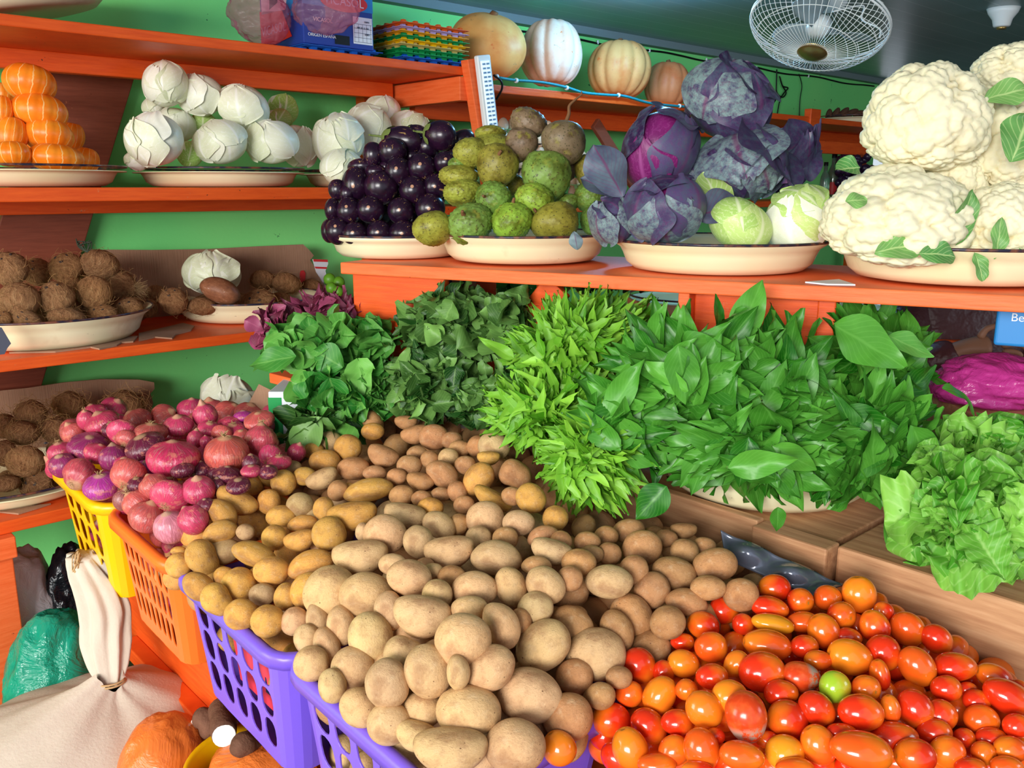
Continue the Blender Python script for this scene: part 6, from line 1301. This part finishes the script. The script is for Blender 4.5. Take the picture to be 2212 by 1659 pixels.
def eggstack(px, py, c, ztop, mats, names, rows):
    base = on(px, py, c, 0); lab = []
    for i, (m, nm) in enumerate(zip(mats, names)):
        z = ztop - .048 * (len(mats) - 1 - i); tray(m, base + UP * z, nm, None)
        for a in range(6):
            for b in range(rows):
                if i == len(mats) - 1 and (rows < 3 and b > 0) : continue
                q = base + D * ((a - 2.5) * .0483) + N * (-.121 + b * .0483) + UP * (z + .034); o = obj('egg', EG); o.location = q; o.rotation_euler = (random.uniform(-.1, .1), 0, random.uniform(0, 6)); o.scale = (1.0,) * 3
                tag(o, ('brown egg in the ' + nm.split(' egg tray')[0] + ' tray, ' + ORD[a] + (' at the front' if b == 0 else ' behind the front ones')), 'egg', 'eggs in the trays behind the orange post')
v, f = boxtc(2.08, 2.55, 1.50, 2.5, BACK, 1.53); v = v - np.array(rk2.location); obj('shelf_board', mesh('shelf_board', v, f, M['orange'], smooth=False), rk2)
eggstack(1092, 240, 2.74, 1.80, ['pl_mint', 'pl_black', 'pl_black', 'pl_black', 'pl_mint'], ['mint egg tray at the foot of the left stack', 'black lower egg tray of the left stack', 'black middle egg tray of the left stack', 'black upper egg tray behind the strip lamp', 'pale mint egg tray on top of the left stack'], 1)
eggstack(1255, 290, 2.76, 1.69, ['pl_green', 'pl_mint', 'pl_green', 'pl_green'], ['green lowest egg tray of the right stack', 'mint second egg tray of the right stack', 'green third egg tray of the right stack', 'green top egg tray beside the soursops'], 2)

# ================= printed carton and film =================
def text(body, c, size, xd, yd, mat, parent, extr=.0004, name='lettering'):
    cu = bpy.data.curves.new(name, 'FONT'); cu.body = body; cu.size = size; cu.align_x = 'CENTER'; cu.align_y = 'CENTER'; cu.extrude = extr; cu.materials.append(M[mat])
    _t = bpy.data.objects.new('t', cu); COL.objects.link(_t); _m = bpy.data.meshes.new_from_object(_t); bpy.data.objects.remove(_t); _m.materials.clear(); _m.materials.append(M[mat]); o = obj(name, _m); z = np.cross(xd, yd); m = frame_from(xd, yd, z, c, (1, 1, 1)); o.parent = parent
    o.matrix_world = m; o.matrix_parent_inverse = parent.matrix_world.inverted() if parent else Matrix.Identity(4); return o
a = on(655, 60, 2.53, 2.035); b = on(806, 60, 2.53, 2.035); t0, t1 = a @ D, b @ D; zb_, zt_ = 2.03, 2.30
o = bevel(tag(obj('printed_carton', mesh('printed_carton', *boxtc(t0, 2.53, zb_, t1, 2.80, zt_), M['boxblue'], smooth=False)), 'blue printed vegetable carton on the top shelf, half under clear film', 'carton'), .003)
tray('pl_blue', W((t0 + t1) / 2 + .01, 2.665, 2.009), 'blue egg tray squeezed under the printed carton', 'empty egg trays stacked on the top shelf')
def quad(name, u0, v0, u1, v1, mat, off=.001, parent=o, c=2.53):  # on the front: t, z fractions
    ta, tb2 = t0 + (t1 - t0) * u0, t0 + (t1 - t0) * u1; za, zb2 = zb_ + (zt_ - zb_) * v0, zb_ + (zt_ - zb_) * v1
    vv, ff = boxtc(ta, c - off, za, tb2, c - off * .3, zb2); return obj(name, mesh(name, vv, ff, M[mat], smooth=False), parent)
fc_ = lambda u, v: W(t0 + (t1 - t0) * u, 2.53 - .002, zb_ + (zt_ - zb_) * v)
th = np.linspace(0, 2 * math.pi, 33)[:-1]; V = [fc_(.58 + .34 * math.cos(k), .50 + .11 * math.sin(k)) for k in th]; obj('red_oval', mesh('red_oval', V, [tuple(range(32))], M['boxred'], smooth=False), o)
quad('light_blue_band', 0, .42, 1, .9, 'boxlight', .0008); quad('hand_hole', .43, .03, .64, .13, 'black', .0015); quad('printed_label', .70, .06, .98, .36, 'boxwhite', .0015)
text('VICASOL', fc_(.58, .50), .036, D, UP, 'boxwhite', o); text('VICASOL', fc_(.27, .27), .017, D, UP, 'boxwhite', o); text('ORIGEN ESPAÑA', fc_(.25, .10), .013, D, UP, 'boxwhite', o)
text('EXPO', fc_(.90, .31) - N * .001, .007, D, UP, 'boxnavy', o); text('MM  M  G  GG', fc_(.84, .24) - N * .001, .007, D, UP, 'boxnavy', o); text('EXPO', fc_(.90, .17) - N * .001, .007, D, UP, 'boxnavy', o)
parts = []
for k in range(5): parts.append(boxtc(t0 + (t1 - t0) * .71, 2.5282, zb_ + .27 * (.08 + .05 * k), t0 + (t1 - t0) * .97, 2.5285, zb_ + .27 * (.084 + .05 * k)))
for k in range(5): parts.append(boxtc(t0 + (t1 - t0) * (.715 + .06 * k), 2.5282, zb_ + .27 * .08, t0 + (t1 - t0) * (.718 + .06 * k), 2.5285, zb_ + .27 * .28))
obj('label_grid', mesh('label_grid', *join(parts), M['boxnavy'], smooth=False), o)
sd_ = lambda u, v: W(t0 - .002, 2.80 - .27 * u, zb_ + .27 * v)
for nm, m_, pl in (('white_patch', 'boxwhite', [(.05, .42), (.7, .40), (.9, .95), (.05, .95)]), ('red_corner', 'boxred', [(.0, .02), (.75, .10), (.55, .40), (.0, .46)]), ('navy_leaf', 'boxnavy', [(.25, .45), (.45, .5), (.5, .85), (.3, .8)]), ('light_blue_leaf', 'boxlight', [(.62, .35), (.85, .3), (.98, .8), (.8, .9)])):
    obj(nm, mesh(nm, [sd_(*q) - D * (.0006 if 'leaf' in nm else 0) for q in pl], [(0, 1, 2, 3)], M[m_], smooth=False), o)
text('VICASOL', sd_(.33, .22) - D * .001, .04, -N, UP, 'boxwhite', o)
def bag(name, label, cx, cy, Y, w, h, d, mat, seed, cat='plastic bag', crumple=.10, zrange=None, peak=None, lv=5):
    v, f = ico(lv); n1 = noise(v, 3, seed, 3, .6); n2 = np.abs(noise(v, 7, seed + 3, 3, .6)); r = 1 + crumple * n1 - crumple * .9 * n2
    v = v * r[:, None]
    if peak is not None:
        pk = np.array(peak, float); pk /= np.linalg.norm(pk); a = (v @ pk).clip(-1, 2); v = v + pk * (np.exp(-((1 - a) / .12) ** 2) * .45)[:, None]
    c = P(cx, cy, Y); s = np.array([msize(w, Y, cy) / 2, d, msize(h, Y, cy) / 2])
    if zrange: s[2] = (zrange[1] - zrange[0]) / 2; c[2] = (zrange[0] + zrange[1]) / 2; v[:, 2] = np.where(v[:, 2] < -.86, -.86 + (v[:, 2] + .86) * .1, v[:, 2])
    o = obj(name, mesh(name, v * s, f, M[mat])); o.location = c; return tag(o, label, cat)
bag('plastic_film', 'crumpled clear pink plastic bag at the left of the blue carton', 560, 35, on(560, 60, 2.62, 2)[1], 135, 125, .09, 'bag_clear', 3, 'plastic bag', .14)
bag('plastic_film', 'clear plastic film draped over the front of the blue carton', 705, 15, on(705, 60, 2.50, 2)[1], 150, 105, .035, 'bag_clear', 5, 'plastic film', .16)

# ================= things behind the counter =================
q = on(1796, 430, 2.62, 1.53); v, f = lathe([(.001, 0), (.030, 0), (.034, .01), (.034, .13), (.030, .16), (.014, .20), (.012, .24), (.001, .24)], 28); bt = obj('bottle', mesh('bottle', v, f, M['glass'])); bt.location = q; tag(bt, 'glass bottle with a red label seen right of the red cabbages', 'bottle')
v, f = lathe([(.015, .235), (.015, .262), (.001, .262)], 20); obj('cap', mesh('cap', v, f, M['black']), bt)
v, f = lathe([(.001, .008), (.029, .008), (.029, .15), (.001, .155)], 24); obj('contents', mesh('contents', v, f, plain('golden_spice', srgb(176, 126, 50), .6)), bt)
v, f = lathe([(.0347, .03), (.0347, .10)], 28); k = [q_ for q_ in f if v[q_[0]][0] < .012]; obj('label', mesh('label', v, k, M['boxred']), bt)
q = on(1779, 430, 2.60, 1.53); b2 = obj('bottle', bt.data); b2.location = q; b2.scale = (.8, .8, .8); tag(b2, 'smaller dark bottle standing left of the red-labelled bottle', 'bottle'); obj('cap', bpy.data.meshes['cap'], b2)
# roots on the far basin
lab = []
for i, (px, py) in enumerate([(1790,250),(1805,246),(1822,243),(1840,243),(1858,245),(1872,248),(1830,250),(1812,253),(1850,252),(1800,255)]):
    o = put('brown_root', POT[i % 7], px, py, 30, 13, i * 20 - 80, G1[1] - .02); o.data = bpy.data.meshes.get('brown_root') or (lambda m: (setattr(m, 'name', 'brown_root'), m.materials.clear(), m.materials.append(M['bark']), m)[3])(POT[2].copy()); lab.append((o, px, py, 'shrivelled brown root'))
label_all(lab, [(1800, 250, 'in the far upper basin, left'), (1860, 250, 'in the far upper basin, right')], 'brown roots in the far upper basin', 'root')
# newspaper under the cauliflower basin
q = [onk(1742, 573, .035), onk(1790, 582, .012), onk(1850, 588, .03), onk(1815, 570, .12)]; v = np.vstack([q, [p + UP * .003 for p in q]])
tag(obj('newspaper', mesh('newspaper', v, [(3, 2, 1, 0), (4, 5, 6, 7), (0, 1, 5, 4), (1, 2, 6, 5), (2, 3, 7, 6), (3, 0, 4, 7)], M['boxwhite'], smooth=False)), 'folded white paper on the counter between two basins', 'paper')
# slotted carton seen under the counter
a = P(972, 605, 2.75); o = tag(obj('slotted_carton', mesh('slotted_carton', *boxvf(a[0] - .085, a[1], 1.191, a[0] + .085, a[1] + .2, 1.40), M['card'], smooth=False)), 'tan carton with dark slots, in the gap under the counter', 'carton')
v, f = join([boxvf(a[0] + x - .006, a[1] - .001, 1.24, a[0] + x + .006, a[1] + .001, 1.36) for x in (-.045, .0, .045)]); obj('slots', mesh('slots', v, f, M['boxnavy'], smooth=False), o)
v, f = boxvf(P(1030, 600, 2.55)[0], 2.5, 0, P(1072, 600, 2.55)[0], 2.54, 1.375); v = v - np.array(counter.location); obj('post', mesh('post', v, f, M['orange'], smooth=False), counter)
# white and green carton at the end of the greens shelf
a = P(620, 892, 2.16); o = bevel(tag(obj('printed_carton', mesh('printed_carton', *boxvf(a[0] - .045, a[1], .80, a[0] + .16, a[1] + .16, a[2] + .055), M['boxwhite'], smooth=False)), 'white and green printed carton under the leafy greens', 'carton'))
obj('green_stripe', mesh('green_stripe', *boxvf(a[0] - .046, a[1] - .001, .80, a[0] - .012, a[1] + .1, a[2] + .04), M['pl_green'], smooth=False), o)
v, f = beam(P(566, 905, 2.28), P(596, 848, 2.30), .10, .004, (0, 1, 0)); tag(obj('cardboard_sheet', mesh('cardboard_sheet', v, f, M['card'], smooth=False)), 'small brown cardboard flap right of the bright white cabbage', 'cardboard')
# dark plastic corner at the left frame edge
V = [PC(x, y, 2.44) for x, y in ((-30, 700), (4, 708), (24, 742), (16, 752), (10, 765), (-30, 770))]; v = np.vstack([V, [p + N * .004 for p in V]]); n_ = 6
tag(obj('plastic_tray', mesh('plastic_tray', v, [tuple(range(n_)), tuple(range(n_, 12))[::-1]] + [(i, i + 6, (i + 1) % 6 + 6, (i + 1) % 6) for i in range(6)], plain('slate_plastic', srgb(84, 88, 104), .35), smooth=False)), 'dark grey plastic corner at the left end of the coconut shelf', 'tray')
# pink bag, carton below it, blue pack
X0 = P(2090, 900, 1.80); o = bevel(tag(obj('wooden_box', mesh('wooden_box', *boxvf(X0[0], 1.76, .966, X0[0] + .45, 2.02, X0[2] + .01), M['timber'], smooth=False)), 'low bare wooden box under the pink plastic bag', 'box'))
bag('plastic_bag', 'stuffed magenta pink plastic bag at the right edge', 2150, 825, 1.88, 290, 118, .11, 'bag_pink', 9, 'plastic bag', .12)
a, b = K(1.38, .10, 0), K(1.38, .10, 0)
r_ = ray(2152, 690)[0]; k = ((CA + CV * .10) @ CV) / (r_ @ CV); p = r_ * k; s0 = (p - CA) @ CU
bp = tag(obj('tissue_pack', mesh('tissue_pack', *boxk(s0, .10, CZ - .03 - .078, s0 + .11, .15, CZ - .031), M['boxlight'], smooth=False)), 'bright blue tissue pack hanging under the counter at the right', 'pack'); bevel(bp, .006, 3)
text('Bella', K(s0 + .045, .0995, CZ - .052) - CV * .001, .022, CU, UP, 'boxwhite', bp)

# person standing behind the counter
def skin(name, verts, edges, rad, mat, parent=None, sub=2):
    me = bpy.data.meshes.new(name); me.from_pydata([tuple(v) for v in verts], edges, []); me.materials.append(M[mat]); o = obj(name, me, parent)
    m = o.modifiers.new('skin', 'SKIN'); sk = me.skin_vertices[0].data
    for i, r in enumerate(rad): sk[i].radius = (r, r) if not isinstance(r, tuple) else r
    sk[0].use_root = True; m.use_smooth_shade = True; s = o.modifiers.new('sub', 'SUBSURF'); s.levels = sub; s.render_levels = sub; return o
px0 = 2075; B0 = P(px0, 690, 2.50); bx, by = B0[0], B0[1]
hnd = P(2145, 742, 2.22); elb = P(1960, 812, 2.30); wr = P(2090, 752, 2.24)
V = [(bx, by, .92), (bx, by, 1.10), (bx, by, 1.27), (bx, by, 1.37), (bx, by - .01, 1.45), (bx, by - .02, 1.54), (bx, by - .02, 1.61),
     (bx - .17, by, 1.31), tuple(elb), tuple(wr), tuple(hnd), (bx + .17, by, 1.31), (bx + .21, by - .06, 1.08), (bx + .10, by - .24, 1.12),
     (bx - .09, by, .88), (bx - .10, by - .01, .48), (bx - .10, by, .07), (bx + .09, by, .88), (bx + .10, by - .01, .48), (bx + .10, by, .07), (bx - .10, by - .15, .04), (bx + .10, by - .15, .04)]
E = [(0, 1), (1, 2), (2, 3), (3, 4), (4, 5), (5, 6), (2, 7), (7, 8), (8, 9), (9, 10), (2, 11), (11, 12), (12, 13), (0, 14), (14, 15), (15, 16), (0, 17), (17, 18), (18, 19), (16, 20), (19, 21)]
Rr = [(.15, .11), (.14, .10), (.15, .11), .055, .05, (.075, .09), (.07, .085), .06, .043, .028, (.038, .018), .06, .043, .028, .08, .055, .04, .08, .055, .04, .035, .035]
pers = skin('person', V, E, Rr, 'skin'); tag(pers, 'person in a dark maroon shirt behind the counter, one hand reaching out', 'person')
inv = [(bx, by, .90), (bx, by, 1.10), (bx, by, 1.27), (bx, by, 1.33), (bx - .17, by, 1.30), tuple(elb), tuple(elb + (wr - elb) * .92), (bx + .17, by, 1.30), (bx + .21, by - .06, 1.08), (bx + .12, by - .20, 1.115)]
skin('shirt', inv, [(0, 1), (1, 2), (2, 3), (2, 4), (4, 5), (5, 6), (2, 7), (7, 8), (8, 9)], [(.185, .14), (.175, .13), (.18, .13), .07, .078, .062, .05, .078, .062, .05], 'maroon', pers)
skin('trousers', [(bx, by, .93), (bx - .09, by, .86), (bx - .10, by - .01, .48), (bx - .10, by, .12), (bx + .09, by, .86), (bx + .10, by - .01, .48), (bx + .10, by, .12)], [(0, 1), (1, 2), (2, 3), (0, 4), (4, 5), (5, 6)], [(.16, .12), .10, .075, .065, .10, .075, .065], 'black', pers)
hd = (hnd - wr) / np.linalg.norm(hnd - wr); side = np.cross(hd, UP); side /= np.linalg.norm(side); fwd = np.cross(side, hd)
FV = []; 
for i, (o_, L_, sp) in enumerate(((-.026, .060, -.16), (-.009, .070, -.04), (.009, .066, .06), (.025, .052, .18))):
    s = hnd + fwd * (-o_) + hd * .015; d1 = hd * math.cos(sp) - fwd * math.sin(sp); p1 = s + d1 * L_ * .5; p2 = p1 + (d1 * .9 - UP * .3) * L_ * .32; p3 = p2 + (d1 * .6 - UP * .75) * L_ * .28
    skin('finger', [s, p1, p2, p3], [(0, 1), (1, 2), (2, 3)], [.0095, .009, .008, .006], 'skin', pers, 2)
s = wr + hd * .03 + fwd * .018; skin('thumb', [s, s + fwd * .028 + hd * .02 - UP * .005, s + fwd * .036 + hd * .05 - UP * .01], [(0, 1), (1, 2)], [.012, .010, .007], 'skin', pers, 2)
v, f = ico(4); k = [q_ for q_ in f if np.mean([v[i][2] * .8 + v[i][1] * .75 for i in q_]) > .12]; o = obj('hair', mesh('hair', v * [.098, .108, .115] + [bx, by - .005, 1.60], k, M['hair']), pers)
for s_ in (-1, 1):
    v, f = ico(2); obj('eye', mesh('eye', v * .011 + [bx + s_ * .032, by - .105, 1.585], f, M['white']), pers)
v, f = ico(2); obj('nose', mesh('nose', v * [.014, .018, .024] + [bx, by - .112, 1.56], f, M['skin']), pers)
v, f = ico(2); obj('mouth', mesh('mouth', v * [.024, .008, .007] + [bx, by - .10, 1.522], f, M['boxred']), pers)

# ================= near the floor at the left =================
c0 = np.array([-1.06, 1.74, 0]); V = []; nz, na = 34, 72; zt = .50
tie = P(236, 1466, 1.82)
for i in range(nz):
    u = i / (nz - 1); z = .50 * u; r = (1 if u < .8 else (1 - (u - .8) / .2) ** .6) * .345 * (1 - (abs(u - .42) / .60) ** 2.6) ** .5 if abs(u - .42) < .6 else .02
    cx = c0 + (np.array([tie[0], tie[1], 0]) - c0) * u ** 3
    for k in range(na):
        th_ = 2 * math.pi * k / na; fold = 1 + .05 * (u ** 3) * math.sin(th_ * 11 + 2 * math.sin(u * 4)) + .03 * math.sin(th_ * 3 + u * 5) + .02 * math.sin(th_ * 7 - u * 9)
        rr = max(r, .03) * fold; V.append((cx[0] + rr * math.cos(th_), cx[1] + rr * math.sin(th_) * .92, z * (1 + .04 * math.sin(th_ * 2))))
V = np.array(V); V[:, 2] += np.repeat(np.linspace(0, 1, nz) ** 6, na) * (tie[2] - .50)
Fq = [(i * na + k, i * na + (k + 1) % na, (i + 1) * na + (k + 1) % na, (i + 1) * na + k) for i in range(nz - 1) for k in range(na)] + [tuple(range(na))[::-1]]
sk_ = tag(obj('woven_sack', mesh('woven_sack', V, Fq, M['sack'])), 'big full off-white woven sack tied at the neck, on the floor', 'sack')
pth = smooth_path([P(236, 1470, 1.82), P(232, 1435, 1.84), P(225, 1370, 1.87), P(222, 1310, 1.89), P(205, 1260, 1.91), P(185, 1222, 1.93), P(174, 1200, 1.94)], 8); rad = np.interp(np.linspace(0, 1, len(pth)), [0, .12, .3, .5, .75, 1], [.026, .036, .052, .054, .046, .032])
V = []; 
for i, p in enumerate(pth):
    for k in range(64):
        th_ = 2 * math.pi * k / 64; r = rad[i] * (1 + .16 * math.sin(th_ * 7 + .8 * math.sin(i * .15)) + .06 * math.sin(th_ * 13)); V.append(p + RV * r * math.cos(th_) + np.array([0, .6, .25]) * r * math.sin(th_))
obj('sack_neck', mesh('sack_neck', V, [(i * 64 + k, i * 64 + (k + 1) % 64, (i + 1) * 64 + (k + 1) % 64, (i + 1) * 64 + k) for i in range(len(pth) - 1) for k in range(64)] + [tuple(range((len(pth) - 1) * 64, len(pth) * 64))], M['sack']), sk_)
a_ = np.linspace(0, 12.6, 40); obj('tie_string', mesh('tie_string', *tube([tie + RV * .036 * math.cos(x) + np.array([0, .03, 0]) * math.sin(x) + UP * (x * .001 - .012) for x in a_], .0025, 5), M['root']), sk_)
v, f = join([tube(smooth_path([P(174 + random.uniform(-8, 8), 1200, 1.93), P(168 + random.uniform(-12, 6), 1215 + random.uniform(-25, 5), 1.92), P(163 + random.uniform(-10, 10), 1235 + random.uniform(-30, 40), 1.91)]), .0015, 4, False) for _ in range(12)]); obj('frayed_threads', mesh('frayed_threads', v, f, M['root']), sk_)
bag('plastic_bag', 'shiny green plastic bag on the floor behind the sack', 125, 1420, 2.10, 225, 200, .17, 'bag_green', 21, 'plastic bag', .10, zrange=(0, .53))
bag('plastic_bag', 'white plastic bag under the shelf beside the black one', 45, 1260, 2.34, 185, 200, .14, 'bag_white', 22, 'plastic bag', .10, zrange=(0, .62))
bag('plastic_bag', 'crumpled black plastic bag between the white bag and the sack', 150, 1260, 2.40, 110, 200, .12, 'bag_black', 23, 'plastic bag', .14, zrange=(0, .60))
bag('plastic_bag', 'round orange plastic bag in front of the cassava', 362, 1690, 1.66, 262, 250, .15, 'bag_orange', 24, 'plastic bag', .05, zrange=(0, .50))
bag('plastic_bag', 'cloudy whitish plastic bag beside the blue cassava bin', 455, 1560, 1.98, 120, 160, .09, 'bag_white', 25, 'plastic bag', .05, zrange=(0, .44))
v, f = crate(.60, 1.34, .92, 1.70, 0, .40, .006, 'pl_teal'); tag(obj('plastic_bin', mesh('plastic_bin', v, f, M['pl_teal'], smooth=False)), 'teal plastic bin of cassava roots under the purple basket', 'bin')
v, f = crate(.606, 1.346, .914, 1.694, .20, .22, .004, 'pl_teal')
def cassava(label, a, b, r, cut=True):
    a, b = np.array(a), np.array(b); u = np.linspace(0, 1, 14); pts = a + np.outer(u, b - a) + np.outer(np.sin(u * 3.1) * .01, UP); rr = r * (1 + .06 * np.sin(u * 9)) * np.interp(u, [0, .12, .8, 1], [.9, 1, .95, .5 if not cut else .88])
    o = tag(obj('cassava_root', mesh('cassava_root', *tube(pts, rr, 18), M['bark'])), label, 'cassava', 'cassava roots in the teal bin')
    if cut: d = (b - a) / np.linalg.norm(b - a); k = obj('cut_end', mesh('cut_end', *tube([b - d * .01, b + d * .004, b + d * .0045], [r * .9, r * .84, r * .80], 18), M['cassflesh'], smooth=False), o); k['label'] = 'white cut end'
    return o
cassava('thick cassava root with a broad white cut end facing out', P(478, 1532, 1.72), P(484, 1588, 1.58), .027)
cassava('cassava root with a peeled white tip at the back left', P(462, 1585, 1.68), P(432, 1550, 1.70), .024)
cassava('cassava root with a white end beside the orange bag', P(385, 1585, 1.72), P(346, 1572, 1.68), .026)
cassava('thin cassava root with a small pale end under the basket', P(560, 1560, 1.72), P(560, 1600, 1.60), .026)
cassava('dark pointed cassava root lying lowest above the yellow tub', P(580, 1605, 1.62), P(508, 1620, 1.52), .026, False)
cassava('dark cassava root hidden deepest in the bin', P(520, 1590, 1.74), P(440, 1600, 1.70), .034, False)
q = P(565, 1700, 1.55); v, f = lathe([(.001, 0), (.10, 0), (.13, .40), (.142, .47), (.148, .475), (.146, .485), (.136, .48), (.12, .40), (.09, .01), (.001, .01)], 48); o = obj('plastic_tub', mesh('plastic_tub', v, f, M['pl_yellow'])); o.location = (q[0], q[1], 0); tag(o, 'yellow plastic tub at the bottom edge beside the orange bag', 'tub')
v, f = ico(4); v = v * (1 + .12 * noise(v, 4, 5, 3))[:, None] * [.115, .115, .10] + [q[0], q[1], .42]; tag(obj('plastic_bag', mesh('plastic_bag', v, f, M['bag_orange'])), 'crumpled orange plastic bag inside the yellow tub', 'plastic bag')
bag('plastic_bag', 'dark green plastic bag under the table between the purple baskets', 735, 1655, 1.40, 150, 120, .10, 'bag_green', 27, 'plastic bag', .08, zrange=(.18, .52))
v, f = boxtc(.78, .95, 0, 1.1, 1.25, .19); tag(obj('carton', mesh('carton', v, f, M['card'], smooth=False)), 'brown carton on the floor under the display table', 'carton')
# red printed bag lining the farther purple basket
V = [W(.650, 1.25, .655), W(.650, 1.50, .665), W(.640, 1.50, .765), W(.640, 1.25, .755)]; v = np.vstack([V, [p + D * .002 for p in V]]); ln = tag(obj('printed_bag', mesh('printed_bag', v, [(0, 1, 2, 3), (7, 6, 5, 4), (0, 4, 5, 1), (1, 5, 6, 2), (2, 6, 7, 3), (3, 7, 4, 0)], plain('pink_red_film', srgb(244, 70, 90), .3), smooth=False)), 'pink-red printed bag showing through the slots of the purple basket', 'plastic bag')
text('L', W(.644, 1.37, .71), .045, -N, UP, 'boxnavy', ln, .0008); text('U', W(.644, 1.30, .71), .06, -N, UP, 'pl_green', ln, .0008)
# bent foam tray between the potatoes, plank and tomatoes
c00, c01, c10, c11 = P(1556, 1143, 1.49), P(1822, 1262, 1.385), P(1566, 1205, 1.455), P(1768, 1296, 1.355); nu, nv_ = 40, 14; V = []
nn = np.cross(c01 - c00, c10 - c00); nn /= np.linalg.norm(nn)
for i in range(nu):
    for j in range(nv_):
        u, w = i / (nu - 1), j / (nv_ - 1); p = (1 - w) * ((1 - u) * c00 + u * c01) + w * ((1 - u) * c10 + u * c11); V.append(p + nn * (.013 * math.sin(u * 15.5 + w * 2) * math.sin(math.pi * min(1, w * 1.05 + .05)) + .006 * math.cos(w * 6)))
o = tag(obj('foam_tray', mesh('foam_tray', V, [(i * nv_ + j, (i + 1) * nv_ + j, (i + 1) * nv_ + j + 1, i * nv_ + j + 1) for i in range(nu - 1) for j in range(nv_ - 1)], M['foam'])), 'bent shiny dark grey foam tray between potatoes, plank and tomatoes', 'tray'); s = o.modifiers.new('s', 'SOLIDIFY'); s.thickness = .003
# a sprig on the coconuts
v, f = join([tube(smooth_path([P(188, 545, 2.56), P(188 + random.uniform(-22, 14), 528 + random.uniform(-8, 8), 2.56), P(178 + random.uniform(-26, 22), 520 + random.uniform(-6, 12), 2.55)]), .0016, 4, False) for _ in range(9)]); tag(obj('dry_sprig', mesh('dry_sprig', v, f, plain('dark_sprig', srgb(52, 60, 44), .8))), 'small dark sprig on top of the coconuts by the cardboard', 'sprig')
